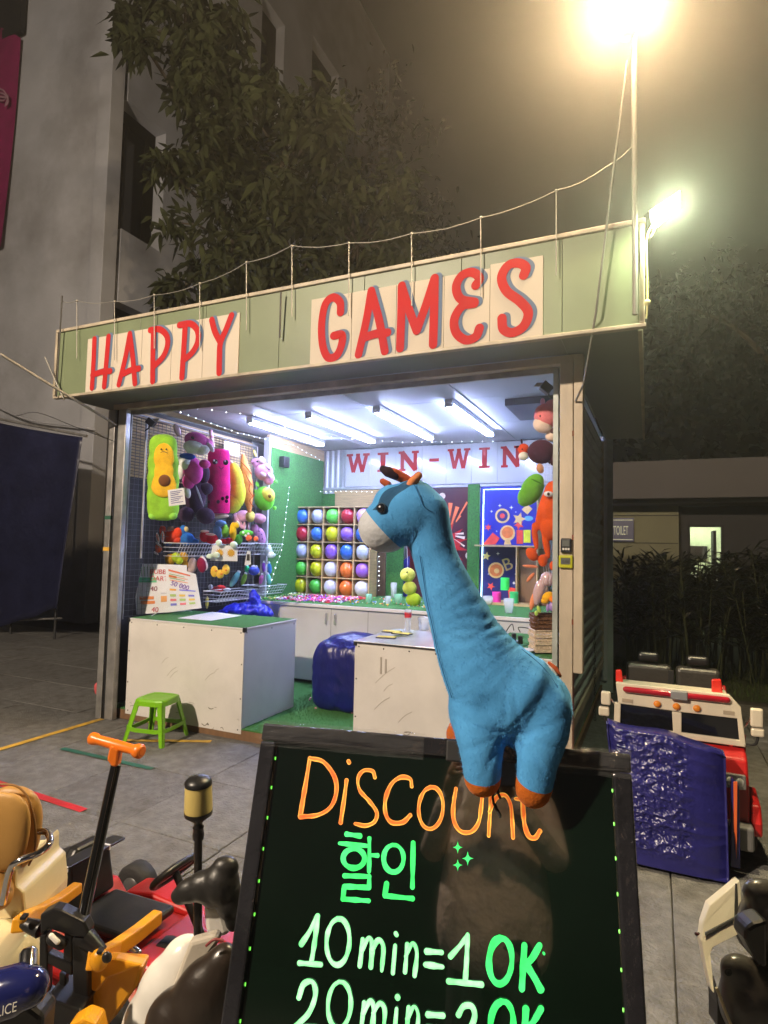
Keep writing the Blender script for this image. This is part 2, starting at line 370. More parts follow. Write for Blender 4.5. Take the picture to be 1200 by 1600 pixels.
# raised floor with green carpet
MB().box((0, .062, 0), (W, 3.03, .075)).build('floor_base', m_plyd, stall)
MB().box((.02, .064, .0755), (W-.02, 3.0, .085)).build('carpet', m_green_grass, stall)
m_fib = MB()
for k in range(5000):
    p = V((rnd.uniform(1.2, 2.3), rnd.uniform(.08, 1.55), .085)); a = rnd.uniform(0, 6.3); q = V((math.cos(a), math.sin(a), 0))*.0015
    m_fib.add([p-q, p+q, p+V((rnd.uniform(-.006, .006), rnd.uniform(-.006, .006), .014))], [(0, 1, 2)])
m_fib.build('carpet_pile', m_green_grass, stall, kind='stuff')
# green turf strips on the walls
def turf(a, b, nm='turf_panel'):
    MB().box(a, b).build(nm, m_green_grass, stall, .004)
turf((.24, 1.86, .871), (.252, 3.0, 2.52)); MB().box((.2, 1.83, .12), (.238, 3.03, 2.655)).build('partition', m_ply, stall)
MB().box((.185, 1.80, .12), (.262, 1.828, 2.62)).build('partition_post', m_cor, stall, .003)
turf((.254, 2.96, .871), (.44, 2.975, 2.1)); turf((1.22, 2.84, .871), (1.44, 2.855, 2.1))
turf((2.2, 2.84, .871), (2.335, 2.86, 2.16))
MB().box((1.30, 2.846, .9), (1.32, 2.86, 2.1)).build('turf_strip', m_ply, stall)
MB().box((.42, 2.985, 1.9), (1.44, 3.0, 2.14)).build('plywood_header', m_ply, stall, .002)
MB().box((1.12, 2.83, .871), (1.215, 2.852, 1.92)).build('plywood_side', m_plyd, stall, .002)
MB().box((.25, 2.99, 2.15), (3.5, 3.02, 2.18)).build('back_rail', m_cor, stall, .003)
# WIN-WIN boards on the back wall
m_board = mat('white letter board', (.62, .63, .68), .16, var=.03, vs=3, coat=.3)
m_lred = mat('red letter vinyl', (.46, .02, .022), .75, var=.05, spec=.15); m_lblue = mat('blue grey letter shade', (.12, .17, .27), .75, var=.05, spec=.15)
bx = [.58, .90, 1.28, 1.62, 1.69, 2.0, 2.36, 2.72, 3.02]
def slab(ch, x0, z0, w_, h, y):
    mb = MB(); hh = [0]
    def bar(a, b, t):
        a, b = V((x0+a[0]*w_, y, z0+a[1]*h)), V((x0+b[0]*w_, y, z0+b[1]*h)); d = (b-a).normalized(); s = V((-d.z, 0, d.x))*t*w_/2; hh[0] += .0004; k = V((0, -hh[0], 0))
        mb.add([a-s+k, a+s+k, b+s+k, b-s+k], [(0, 1, 2, 3)])
    sf = lambda x, z, l=.16: bar((x-l, z), (x+l, z), .11)
    if ch == 'W':
        for a, b in (((.08, .95), (.28, .03)), ((.28, .03), (.5, .9)), ((.5, .9), (.72, .03)), ((.72, .03), (.92, .95))): bar(a, b, .17)
        sf(.09, .95); sf(.91, .95); sf(.5, .95, .1)
    if ch == 'I': bar((.5, 0), (.5, 1), .24); sf(.5, .94, .26); sf(.5, .06, .26)
    if ch == 'N': bar((.2, 0), (.2, 1), .17); bar((.8, 0), (.8, 1), .17); bar((.17, .97), (.83, .03), .22); sf(.2, .05); sf(.8, .95); sf(.16, .95, .14)
    if ch == '-': bar((.25, .5), (.75, .5), .16)
    return mb
for i, chh in enumerate(['W', 'I', 'N', '-', 'W', 'I', 'N', '']):
    x0, x1 = (bx[i], bx[i+1]) if i < 3 else ((1.62, 1.9) if i == 3 else ([1.9, 2.2, 2.5, 2.8][i-4], [2.2, 2.5, 2.8, 3.1][i-4]))
    if i == 3: x0, x1 = 1.6, 1.898
    if i < 3: x0, x1 = [.58, .92, 1.26][i], [.92, 1.26, 1.598][i]
    o = MB().box((x0+.001, 2.975, 2.185), (x1-.001, 2.983, 2.645)).build('letter_panel', m_board, stall, .001)
    if chh: slab(chh, x0+.03, 2.355, x1-x0-.06, .235, 2.974).build('letter', m_lred, o)
# ---- HAPPY GAMES on the fascia
PY = FY-.008
m_pan = mat('cream sign panel', (.56, .49, .4), .7, var=.04, vs=3, dirt=.08)
def sgn(fn, pts, Y): return [ay(*fn(*p), Y) for p in pts]
cH = lambda x, y: (x/2.5, 440+y/2.5); cG = lambda x, y: (460+x/2.143, 380+y/2.143)
panH = [(.075, .36), (.36, .65), (.65, .94), (.94, 1.23), (1.23, 1.54)]; panG = [(2.105, 2.40), (2.40, 2.70), (2.70, 3.0), (3.0, 3.27), (3.27, 3.562)]
LH = [[[(370, 225), (366, 320), (360, 415)], [(425, 215), (417, 310), (408, 410)], [(362, 365), (400, 353), (432, 350)]],
      [[(508, 205), (490, 300), (465, 402)], [(508, 205), (520, 300), (528, 398)], [(480, 362), (515, 345), (543, 340)]],
      [[(600, 192), (598, 290), (597, 390)], [(588, 190), (625, 187), (652, 212), (655, 250), (637, 295), (603, 330)]],
      [[(724, 175), (718, 275), (711, 375)], [(702, 170), (745, 165), (772, 192), (773, 235), (752, 277), (715, 310)]],
      [[(828, 150), (840, 195), (862, 238)], [(905, 133), (885, 185), (862, 240), (858, 300), (857, 357)]]]
LG = [[[(155, 232), (153, 198), (130, 182), (104, 205), (92, 270), (95, 340), (112, 382), (140, 378), (157, 345), (160, 308), (132, 310)]],
      [[(258, 160), (240, 265), (215, 373)], [(258, 160), (285, 262), (303, 362)], [(232, 318), (270, 305), (312, 300)]],
      [[(360, 143), (358, 250), (354, 352)], [(360, 145), (385, 225), (410, 293)], [(470, 118), (440, 210), (410, 293)], [(470, 118), (468, 230), (465, 340)]],
      [[(607, 142), (620, 118), (595, 98), (560, 110), (542, 148), (557, 187), (603, 198)], [(603, 202), (562, 212), (536, 255), (542, 300), (575, 325), (608, 313), (620, 285)]],
      [[(768, 108), (775, 82), (750, 67), (715, 76), (694, 115), (710, 160), (755, 195), (783, 232), (768, 278), (730, 300), (700, 288), (695, 252)]]]
for pans, LL, fn, wd in ((panH, LH, cH, .047), (panG, LG, cG, .052)):
    for (x0, x1), letters in zip(pans, LL):
        p = MB().box((x0+.0012, PY, 2.575 if fn is cG else 2.583), (x1-.0012, FY-.001, 3.01 if x1 < 3.3 else 3.03)).build('letter_panel', m_pan, stall, .001)
        a = MB(); b = MB(); h = 0
        for s in letters:
            h += .0005; q = cr(sgn(fn, s, PY-.0015), 7); a.ribbon(q, wd, (0, -1, 0), h+.0025)
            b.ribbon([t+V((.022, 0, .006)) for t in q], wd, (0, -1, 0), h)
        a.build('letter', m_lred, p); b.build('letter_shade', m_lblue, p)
# ---- rods and wire above the fascia
m_rod = mat('pale rod', (.28, .27, .25), .5, .3, var=.2)
rods = [(120, 470, 519, 560), (179, 471, 512, 563), (241, 461, 500, 545), (312, 443, 486, 545), (385, 410, 468, 516), (456, 384, 455, 495), (545, 380, 438, 493), (643, 365, 420, 478), (751, 340, 395, 462), (869, 298, 375, 430)]
tops = [ay(95, 470, FY-.03)]
for x, y0, y1, y2 in rods:
    a, b = ay(x, y0, FY-.03), ay(x, y2, FY-.03); o = MB().tube([a, b], .0033, 6).sph(a, .009).build('railing_rod', m_rod, stall); tops.append(a)
tops += [ay(945, 262, FY-.03), ay(1000, 215, FY-.03)]
P = []
for a, b in zip(tops, tops[1:]):
    for i in range(6): t = i/6; P.append(a.lerp(b, t)-Z3*.018*math.sin(math.pi*t)+Z3*rnd.uniform(-.002, .002))
MB().tube(P, .0026, 5).build('railing_wire', m_rod, stall)
m_dk = mat('dark rod', (.03, .03, .03), .6)
for a, b, m in (((97, 462), (88, 620), m_dk), ((70, 558), (100, 625), m_rod), ((439, 456), (437, 528), m_dk)):
    MB().tube([ay(*a, FY-.045), ay(*b, FY-.03)], .006, 6).build('railing_rod', m, stall)
# ---- side arm and cables at the left
MB().tube([ay(0, 553, -.9), ay(60, 590, -.65), ay(182, 664, -.03)], .011, 8).build('awning_arm', m_rod, stall)
MB().tube(cr([ay(25, 650, -.8), ay(60, 645, -.6), ay(120, 668, -.3), ay(180, 690, -.03)], 6), .003, 5).build('cable', m_dk, stall)
# ================================================================== LAMPS
m_pole = mat('pale painted pole', (.16, .15, .13), .5, .2, var=.15, dirt=.2)
lamp = thing('street_lamp', 'tall pole lamp with a glaring warm globe beside the fascia end', 'street lamp', (4.02, -.44, 0))
gl = ay(979, 6, -.45)
MB().tube([(4.02, -.43, 2.62), (4.02, -.43, gl.z-.14)], .0135, 10).build('pole', m_pole, lamp)
MB().tube([(3.69, -.045, 2.3), ay(912, 600, -.2), ay(931, 490, -.43), ay(980, 95, -.46)], .006, 8).build('brace', m_pole, lamp)
MB().lathe((gl.x, gl.y, gl.z-.19), Z3, [(0, .02), (.03, .05), (.06, .06)]).build('lamp_holder', m_pole, lamp)
mm = mat('glowing globe', (1, .8, .5), em=GLOBE_E, emc=(1, .72, .4))
mm.node_tree.nodes['Principled BSDF'].inputs['Base Color'].default_value = (1, .9, .7, 1)
o = MB().sph(gl, .13, 12, 8).build('globe', mm, lamp)
fl = thing('floodlight', 'bright greenish floodlight tilted on the right end of the fascia', 'floodlight', (4.1, -.39, 3.0))
c0 = ay(1040, 330, -.4); ex = (ay(1062, 300, -.36)-ay(1018, 352, -.44)); ex.normalize()
up_ = (Rt*(.75)+Up*.55); up_ = Rt*.86+Up*.5
q = [ad(1013, 330, 3.42), ad(1063, 297, 3.46), ad(1064, 323, 3.46), ad(1020, 362, 3.42)]
nrm = (q[1]-q[0]).cross(q[3]-q[0]).normalized(); nrm = nrm if nrm.dot(Fw) > 0 else -nrm
MB().prism(q, nrm*.05).build('housing', m_blackp, fl, .004)
mf = mat('floodlight led glass', (1, 1, .7), em=26, emc=(.95, 1, .62))
MB().prism([(a-c0)*.92+c0-nrm*.004 for a in q], nrm*.003).build('glass', mf, fl)
MB().tube([(4.055, -.38, 3.09), (4.06, -.38, 2.99), (4.1, -.4, 3.03), c0+nrm*.05], .008, 6).build('bracket', m_pole, fl)
o = MB().tube(cr([c0+nrm*.04, (4.075, -.41, 3.02), (4.075, -.405, 2.8), (4.075, -.41, 2.66), (4.07, -.41, 2.6)], 5), .005, 6).sph((4.075, -.41, 2.68), .016).build('power_cable', mat('yellow cable', (.6, .55, .25), .5))
tag(o, 'pale power cable and plug hanging below the floodlight', 'cable')
# floodlight beam
l = bpy.data.lights.new('floodlight_beam', 'SPOT'); l.energy = FLOODW; l.spot_size = math.radians(176); l.spot_blend = .6; l.color = (.86, 1, .62); l.shadow_soft_size = .06
o = bpy.data.objects.new('floodlight_beam', l); COL.objects.link(o); o.location = c0-nrm*.05-Z3*.01; o.rotation_euler = V((.1, -.25, -.9)).to_track_quat('-Z', 'Y').to_euler(); o.parent = fl; o.matrix_parent_inverse = wm(fl).inverted()
# street lamp behind the viewer
sl2 = thing('street_lamp', 'tall warm street lamp standing behind the viewer to the left', 'street lamp', (KEY.x, KEY.y, 0))
MB().tube([(KEY.x, KEY.y, 0), (KEY.x, KEY.y, KEY.z-.2)], [.05, .03], 10).build('pole', m_pole, sl2)
MB().lathe((KEY.x, KEY.y, KEY.z-.2), Z3, [(0, .03), (.04, .08), (.07, .08)]).build('lamp_holder', m_pole, sl2)
l = bpy.data.lights.new('lamp_light', 'POINT'); l.energy = KEYW; l.color = (1, .82, .62); l.shadow_soft_size = .12
o = bpy.data.objects.new('lamp_light', l); COL.objects.link(o); o.location = KEY; o.parent = sl2; o.matrix_parent_inverse = wm(sl2).inverted()
# ---- fluorescent battens
m_tube = mat('fluorescent tube', (1, 1, 1), em=TUBE_E, emc=(.52, .6, 1)); m_fix = mat('batten body', (.6, .62, .66), .4)
for lb, x in zip(('leftmost ceiling tube light, its near end over the hanging plush toys', 'second ceiling tube light from the left', 'third ceiling tube light, above the first WIN board', 'rightmost ceiling tube light near the right post'), (.6, 1.25, 1.93, 2.58)):
    t = thing('tube_light', lb, 'tube light', (x, 1.6, 2.655), group='fluorescent tube lights on the stall ceiling')
    MB().box((x-.035, .98, 2.615), (x+.035, 2.36, 2.650)).build('batten', m_fix, t, .003)
    for s in (-.02, .02): MB().tube([(x+s, 1.02, 2.598), (x+s, 2.32, 2.598)], .013, 8).build('tube', m_tube, t)
    for y in (.985, 2.33): MB().box((x-.036, y, 2.588), (x+.036, y+.018, 2.614)).build('end_cap', m_fix, t, .003)
# ================================================================== BUILDINGS
m_con = mat('grey rendered concrete', (.38, .39, .43), .9, var=.13, vs=1.1, bump=.4, bs=14, dirt=.5, world=True)
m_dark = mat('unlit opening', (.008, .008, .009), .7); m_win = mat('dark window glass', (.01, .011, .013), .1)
bl = thing('office_tower', 'tall grey concrete building behind the stall with dark recessed openings', 'building', (-6, 4, 0))
BX, BY = -4.95, 3.88
MB().box((-15, BY, 0), (BX-.35, BY+.3, 18)).build('front_wall', m_con, bl)
MB().box((BX-.34, BY-.05, 0), (BX, BY+.25, 18)).build('corner_pier', m_con, bl, .01)
ops = [(4.15, 7.3, 5.2, 9.8), (4.1, 4.0, 5.2, 5.9), (8.2, 12.0, 9.2, 15.5), (10.6, 12.0, 12.2, 16.6), (5.4, .2, 6.4, 3.2)]
# side wall built as strips round the openings
ys = [4.13, 5.2, 8.2, 9.2, 10.6, 12.2, 15]
def wallx(y0, y1, z0, z1): MB().box((BX-.3, y0, z0), (BX-.02, y1-.002, z1-.002)).build('side_wall', m_con, bl)
wallx(4.22, 5.2, 0, 4.0); wallx(4.22, 5.2, 5.9, 7.3); wallx(4.22, 5.2, 9.8, 18)
wallx(5.2, 8.2, 3.1, 20); wallx(8.2, 9.2, 0, 12); wallx(8.2, 9.2, 15.5, 20); wallx(9.2, 10.6, 0, 20); wallx(10.6, 12.2, 0, 12); wallx(10.6, 12.2, 16.4, 20); wallx(12.2, 16, 0, 20)
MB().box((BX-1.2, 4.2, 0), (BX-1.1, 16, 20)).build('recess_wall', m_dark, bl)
for y0, z0, y1, z1 in ops[:4]:
    f = MB().box((BX-.62, y0, z0), (BX-.6, y1, z1)).build('window', m_win, bl)
    MB().box((BX-.6, (y0+y1)/2-.03, z0), (BX-.55, (y0+y1)/2+.03, z1)).build('frame', m_black, f)
MB().box((BX-.3, 5.25, 2.3), (BX-.1, 8.1, 2.36)).build('lintel', m_con, bl)
# lit gap seen beside the left post
lw = MB().box((BX-.28, 5.5, 2.62), (BX-.26, 7.9, 3.05)).build('window', mat('lit window', (.5, .6, .55), em=.55, emc=(.62, .75, .7)), bl)
lw2 = MB().box((BX-.28, 5.5, 2.1), (BX-.26, 6.9, 2.5)).build('window', m_win, bl)
MB().box((BX-.6, 5.4, 0), (BX-.5, 8.1, 2.2)).build('door', mat('dark steel door', (.035, .035, .035), .6), bl)
# magenta banner at the left
bn = thing('banner', 'magenta vertical banner with a pale leaf motif high on the concrete wall', 'banner', (-8.5, BY-.1, 3))
a0, a1, a2, a3 = ay(-90, 0, BY-.12), ay(31, 58, BY-.12), ay(2, 385, BY-.12), ay(-120, 420, BY-.12)
m_mag = mat('magenta fabric', (.2, .006, .075), .7, var=.15)
mb = MB(); n = 10; vs = []
for i in range(n+1):
    for j in range(n+1):
        p = a0.lerp(a1, j/n).lerp(a3.lerp(a2, j/n), i/n); vs.append(p+V((0, .05*math.sin(j*1.3+i*.3), 0)))
mb.add(vs, [(i*(n+1)+j, i*(n+1)+j+1, (i+1)*(n+1)+j+1, (i+1)*(n+1)+j) for i in range(n) for j in range(n)], True); mb.build('cloth', m_mag, bn)
mb = MB()
for k in range(4): mb.ribbon(cr([ay(-6, 138+k*6, BY-.2), ay(6, 142+k*5, BY-.2), ay(13, 158-k*3, BY-.2), ay(8, 166, BY-.2)], 5), .03, (0, -1, 0), .002*k)
mb.build('motif', mat('pale print', (.35, .2, .25), .7), bn)
MB().box((a1.x-2, BY-.16, a1.z+.1), (a1.x+.05, BY-.05, a1.z+1.6)).build('bracket_box', m_dark, bn)
# navy hoarding
hb = thing('hoarding', 'dark navy tarpaulin screen hung on a frame beside the stall', 'hoarding', (-4.3, 2.4, 0))
m_navy = mat('navy tarpaulin', (.01, .012, .04), .35, var=.25, vs=2.5, bump=.5, bs=3, bumpd=.05)
c4 = [ay(-60, 646, 2.4), ay(128, 683, 2.4), ay(92, 950, 2.4), ay(-60, 1000, 2.4)]
mb = MB(); n = 26; vs = []
for i in range(n+1):
    for j in range(n+1):
        p = c4[0].lerp(c4[1], j/n).lerp(c4[3].lerp(c4[2], j/n), i/n); u, v = i/n, j/n
        vs.append(p+V((0, .045*noise.noise(V((v*4, u*2.2, 1)))+.03*math.sin(v*9+u*2), -.035*math.sin(math.pi*v)*(1-u)+.03*noise.noise(V((v*6, 0, 3)))*(u > .9))))
mb.add(vs, [(i*(n+1)+j, i*(n+1)+j+1, (i+1)*(n+1)+j+1, (i+1)*(n+1)+j) for i in range(n) for j in range(n)], True); o = mb.build('tarpaulin', m_navy, hb)
s = o.modifiers.new('s', 'SOLIDIFY'); s.thickness = .004
MB().tube([c4[0]+V((0, .08, .03)), c4[1]+V((.0, .08, .03)), ], .02, 8).build('top_rail', m_metal, hb)
for p in (ay(90, 940, 2.5), ay(20, 960, 2.5), ay(-50, 960, 2.5)): MB().tube([(p.x, 2.48, 0), (p.x, 2.48, 2.9)], .018, 8).build('upright', m_dk, hb)
MB().tube([ay(-40, 972, 2.5), ay(96, 966, 2.5)], .015, 6).tube([ay(-40, 960, 2.6), ay(90, 950, 2.6)], .015, 6).build('foot_rail', m_metal, hb)
o = MB().tube(cr([ay(-20, 628, BY-.16), ay(40, 655, BY-.16), ay(110, 665, BY-.16), ay(150, 672, BY-.16)], 6), .02, 6).build('wall_pipe', m_con, bl)
# ---- toilet block on the right
tb = thing('toilet_block', 'low concrete toilet block with a lit doorway and a blue sign', 'building', (5, 9, 0))
m_tb = mat('beige wall paint', (.2, .2, .13), .8, var=.08, vs=1.5, dirt=.2); m_tbc = mat('grey concrete band', (.085, .08, .085), .85, var=.1, vs=2, dirt=.2)
YB = 9.0
P = lambda x, y, Y=YB: ay(x, y, Y)
def rect(name, m, x0, y0, x1, y1, Y=YB, dp=.1, par=None, bev=0):
    a, b = P(x0, y0, Y), P(x1, y1, Y); z0, z1 = min(a.z, b.z), max(a.z, b.z)
    return MB().box((min(a.x, b.x), Y, z0), (max(a.x, b.x), Y+dp, z1)).build(name, m, par or tb, bev)
MB().box((.5, YB-.9, 2.42), (12, YB-.6, 3.1)).build('roof_band', m_tbc, tb, .01)
MB().box((.5, YB-.62, 2.36), (12, YB+3, 2.43)).build('eave', m_tbc, tb)
MB().box((.5, YB, 0), (4.5, YB+.15, 2.355)).build('wall', m_tb, tb)
for z in (.55, 1.1, 1.63, 2.16): MB().box((.5, YB-.012, z), (4.49, YB-.001, z+.014)).build('wall_joint', m_dark, tb)
m_tbd = mat('dark grey wall', (.03, .03, .034), .8, var=.1)
MB().box((4.5, YB+.2, 0), (4.68, YB+.3, 2.355)).build('wall', m_tbd, tb); MB().box((5.25, YB+.2, 0), (6.0, YB+.3, 2.355)).build('wall', m_tbd, tb)
MB().box((4.681, YB+.2, 1.98), (5.249, YB+.3, 2.355)).build('wall', m_tbd, tb)
MB().box((6.0, YB+.05, 0), (12, YB+.15, 2.355)).build('wall', mat('black wall', (.02, .02, .02), .8), tb)
MB().box((4.3, YB+1.9, 0), (5.9, YB+2.0, 2.3)).build('inner_wall', mat('lit inner wall', (.5, .55, .38), .7), tb)
dr = MB().box((4.66, YB+.18, 0), (4.70, YB+.31, 2.0)).box((5.22, YB+.18, 0), (5.26, YB+.31, 2.0)).box((4.66, YB+.179, 1.96), (5.26, YB+.309, 2.0)).build('door', m_dark, tb)
MB().box((5.1, YB+.35, 0), (5.15, YB+.9, 1.9)).build('door_leaf', m_dark, dr)
sk = MB().box((4.7, YB+1.75, .9), (5.3, YB+1.9, 1.0)).build('basin', mat('white ceramic', (.7, .7, .7), .2), tb)
lm = MB().box((4.5, YB+1.2, 2.25), (5.3, YB+1.3, 2.28)).build('lamp', mat('lit toilet lamp', (1, 1, 1), em=45, emc=(.9, 1, .72)), tb)
MB().box((4.7, YB+1.86, 1.35), (5.1, YB+1.9, 1.62)).build('mirror', m_chrome, tb)
sg = MB().box((2.6, YB-.05, 1.66), (3.72, YB-.002, 2.12)).build('sign', mat('navy sign', (.02, .028, .13), .4, var=.05), tb, .004)
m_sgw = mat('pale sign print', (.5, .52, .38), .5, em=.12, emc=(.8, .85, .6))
text('sign_lettering', 'VỆ SINH/TOILET', mat('pale sign print', (.6, .6, .5), .5), sg, (3.62, YB-.055, 1.79), X3, Z3, .25, sx=.33, align='RIGHT')
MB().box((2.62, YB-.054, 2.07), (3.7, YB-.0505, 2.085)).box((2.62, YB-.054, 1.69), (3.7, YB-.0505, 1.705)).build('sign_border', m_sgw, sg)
# ================================================================== PLANTS
def leafblade(mb, p, d, L, wd, droop=.3):
    d = V(d).normalized(); s = d.cross(Z3); s = s.normalized() if s.length > .01 else X3
    s = (s*math.cos(rnd.uniform(-.9, .9))+d.cross(s)*math.sin(rnd.uniform(-.9, .9))).normalized()
    m1 = p+d*L*.45+Z3*.0; t = p+d*L-Z3*droop*L; m2 = p+d*L*.22; m3 = p+d*L*.75-Z3*droop*L*.6; mb.add([p, m2+s*wd*.36, m1+s*wd/2, m3+s*wd*.3, t, m3-s*wd*.3, m1-s*wd/2, m2-s*wd*.36], [(0, 1, 2, 3, 4, 5, 6, 7)]) if wd > .05 else mb.add([p, m1+s*wd/2, t, m1-s*wd/2], [(0, 1, 2, 3)])
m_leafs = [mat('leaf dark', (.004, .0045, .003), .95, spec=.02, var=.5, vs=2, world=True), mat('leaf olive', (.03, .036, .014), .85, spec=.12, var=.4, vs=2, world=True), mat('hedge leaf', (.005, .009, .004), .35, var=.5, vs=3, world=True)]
m_bark = mat('bark', (.06, .045, .03), .9, var=.3, vs=8, bump=.6, bs=20)
def tree(label, base, height, blobs, nleaf, m, L=.2, trunk_r=.16, seed=1):
    r = random.Random(seed); t = thing('tree', label, 'tree', base, group='trees behind the stall'); B = V(base); top = B+Z3*height
    MB().tube(cr([B, B+V((.1, .1, height*.4)), top], 5), [trunk_r*(1-.06*i) for i in range(11)], 8).build('trunk', m_bark, t)
    br = MB(); cr_ = MB()
    for (cx, cy, cz), rad in blobs:
        cc = V((cx, cy, cz)); st = B.lerp(top, .75)
        if m is m_leafs[1] or not br.v: br.tube(cr([st, (st+cc)/2+Z3*.3, cc], 4), [.07-.006*i for i in range(9)], 6)
        subs = [cc+V((r.gauss(0, 1), r.gauss(0, 1), r.gauss(0, .8))).normalized()*rad*r.uniform(.35, 1) for _ in range(int(11*rad*rad)+6)]
        for s in subs:
            if m is m_leafs[1]: br.tube([cc.lerp(s, .1), cc.lerp(s, .6)+Z3*.1, s], [.03, .02, .008], 4)
            n = int(nleaf*rad*rad/len(subs)/4)
            for _ in range(n):
                d = V((r.gauss(0, 1), r.gauss(0, 1), r.gauss(-.35, .8))).normalized(); p = s+V((r.gauss(0, 1), r.gauss(0, 1), r.gauss(0, 1)))*rad*(.13 if m is m_leafs[1] else .2)
                leafblade(cr_, p, d, L*r.uniform(.6, 1.35), L*r.uniform(.3, .42), r.uniform(.1, .5))
    br.build('branches', m_bark, t); o = cr_.build('crown', m, t); return t
def tp(x, y, d): p = ad(x, y, d); return (p.x, p.y, p.z)
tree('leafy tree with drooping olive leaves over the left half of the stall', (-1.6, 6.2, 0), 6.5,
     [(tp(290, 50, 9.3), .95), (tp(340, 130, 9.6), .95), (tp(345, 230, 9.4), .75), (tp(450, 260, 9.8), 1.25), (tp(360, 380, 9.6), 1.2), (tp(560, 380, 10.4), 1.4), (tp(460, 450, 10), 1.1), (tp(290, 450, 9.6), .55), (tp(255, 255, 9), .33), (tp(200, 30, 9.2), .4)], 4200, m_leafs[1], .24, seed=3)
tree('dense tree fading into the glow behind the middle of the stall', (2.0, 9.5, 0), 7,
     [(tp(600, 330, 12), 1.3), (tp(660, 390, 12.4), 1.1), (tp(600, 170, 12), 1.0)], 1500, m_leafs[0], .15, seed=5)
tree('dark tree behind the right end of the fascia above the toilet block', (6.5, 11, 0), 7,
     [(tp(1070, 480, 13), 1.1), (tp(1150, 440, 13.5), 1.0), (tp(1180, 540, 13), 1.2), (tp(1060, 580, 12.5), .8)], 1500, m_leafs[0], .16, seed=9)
hd = MB(); st = MB(); rr = random.Random(4)
for i in range(330):
    x = rr.uniform(3.75, 7.2); y = rr.uniform(4.0, 6.4); h = rr.uniform(.95, 1.45)*(1.0 if x < 5.2 else 1.08); b = V((x, y, 0)); tpp = b+V((rr.gauss(0, .1), rr.gauss(0, .1), h)); st.tube([b, tpp], [.011, .006], 4)
    for k in range(11):
        s = b.lerp(tpp, rr.uniform(.35, 1)); a = rr.uniform(0, 6.3)
        for f in range(3):
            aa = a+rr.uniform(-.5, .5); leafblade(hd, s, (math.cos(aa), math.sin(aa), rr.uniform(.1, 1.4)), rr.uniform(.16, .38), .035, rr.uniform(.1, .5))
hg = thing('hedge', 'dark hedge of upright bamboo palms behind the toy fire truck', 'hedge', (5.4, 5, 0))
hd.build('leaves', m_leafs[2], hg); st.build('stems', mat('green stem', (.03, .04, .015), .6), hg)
# a far mass of dark trees closing the view
far = MB(); rr = random.Random(11)
for i in range(16000):
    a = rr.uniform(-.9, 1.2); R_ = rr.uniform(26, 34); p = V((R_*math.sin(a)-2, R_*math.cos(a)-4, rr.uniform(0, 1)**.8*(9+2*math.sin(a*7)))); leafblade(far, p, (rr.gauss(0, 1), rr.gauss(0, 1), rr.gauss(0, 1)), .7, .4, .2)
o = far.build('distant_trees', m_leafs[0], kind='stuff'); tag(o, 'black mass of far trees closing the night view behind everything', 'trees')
# ================================================================== COUNTERS
m_dot = mat('dark screw', (.03, .025, .02), .5)
def counter(label, x0, x1, y0, y1, top, kind):
    t = thing('counter', label, 'counter', ((x0+x1)/2, (y0+y1)/2, 0), group='laminate counters of the stall')
    zb = .045
    MB().box((x0, y0, zb), (x1, y0+.016, top-.012)).build('front_panel', m_white, t, .002)
    MB().box((x1-.016, y0+.017, zb), (x1-.0005, y1, top-.012)).build('side_panel', m_white, t, .002)
    MB().box((x0, y0+.017, zb), (x0+.016, y1, top-.012)).build('side_panel', m_white, t, .002)
    MB().box((x0+.017, y1-.016, zb), (x1-.017, y1, top-.012)).build('back_panel', m_white, t, .002)
    if kind == 'green':
        MB().box((x0-.006, y0-.006, top-.011), (x1+.006, y1+.006, top)).build('top_board', m_white, t, .003)
        MB().box((x0+.012, y0+.012, top+.0005), (x1-.012, y1-.012, top+.004)).build('turf_top', m_green_grass, t)
    else:
        MB().box((x0-.008, y0-.012, top-.011), (x1+.006, y1+.006, top-.003)).build('edge_band', m_black, t, .002)
        MB().box((x0-.008, y0-.012, top-.0028), (x1+.006, y1+.006, top+.004)).build('top_board', mat('white glossy top', (.66, .66, .7), .2, coat=.3, var=.04), t, .002)
    sc_ = MB()
    for k in range(5):
        for z in (top-.035, zb+.03): x = x0+.03+(x1-x0-.06)*k/4; sc_.lathe((x, y0-.0005, z), -Y3, [(0, .006), (.002, .005)], 6)
        for z in (top-.035, zb+.03, ) if k % 2 == 0 else (): y = y0+.03+(y1-y0-.06)*k/4; sc_.lathe((x1-.0003, y, z), X3, [(0, .006), (.002, .005)], 6)
    for z in (.3, .55): sc_.lathe((x0+.015, y0-.0005, z), -Y3, [(0, .006), (.002, .005)], 6); sc_.lathe((x1-.015, y0-.0005, z), -Y3, [(0, .006), (.002, .005)], 6)
    sc_.build('screws', m_dot, t, kind='stuff')
    for x in (x0, x1):
        MB().box((x-.012 if x == x1 else x-.008, y0-.01, top-.03), (x+.01 if x == x1 else x+.014, y0+.02, top+.006)).build('corner_cap', m_blackp, t, .003)
    MB().box((x0+.01, y0+.03, .0), (x1-.01, y1-.03, .04)).build('plinth', m_black, t) if y0 > 1 else [MB().tube([(x, y, .02), (x+.02, y, .02)], .02, 10).box((x+.004, y-.012, .02), (x+.016, y+.012, .046)).build('castor', m_blackr, t) for x in (x0+.03, x1-.05) for y in (y0+.04, y1-.05)]
    if y0 < 1: MB().box((x0+.004, y0+.02, .038), (x1-.004, y1-.01, .0445)).build('base_board', m_black, t)
    return t
counter('front white counter with a green turf top beside the green stool', .17, 1.33, .06, .76, .815, 'green')
mc = counter('front white counter with glossy white top behind the blue giraffe', 2.25, 3.04, .06, .76, .80, 'white')
counter('front white counter with green top beside the right post', 3.06, 3.57, .075, 1.1, .795, 'green')
scr = MB()
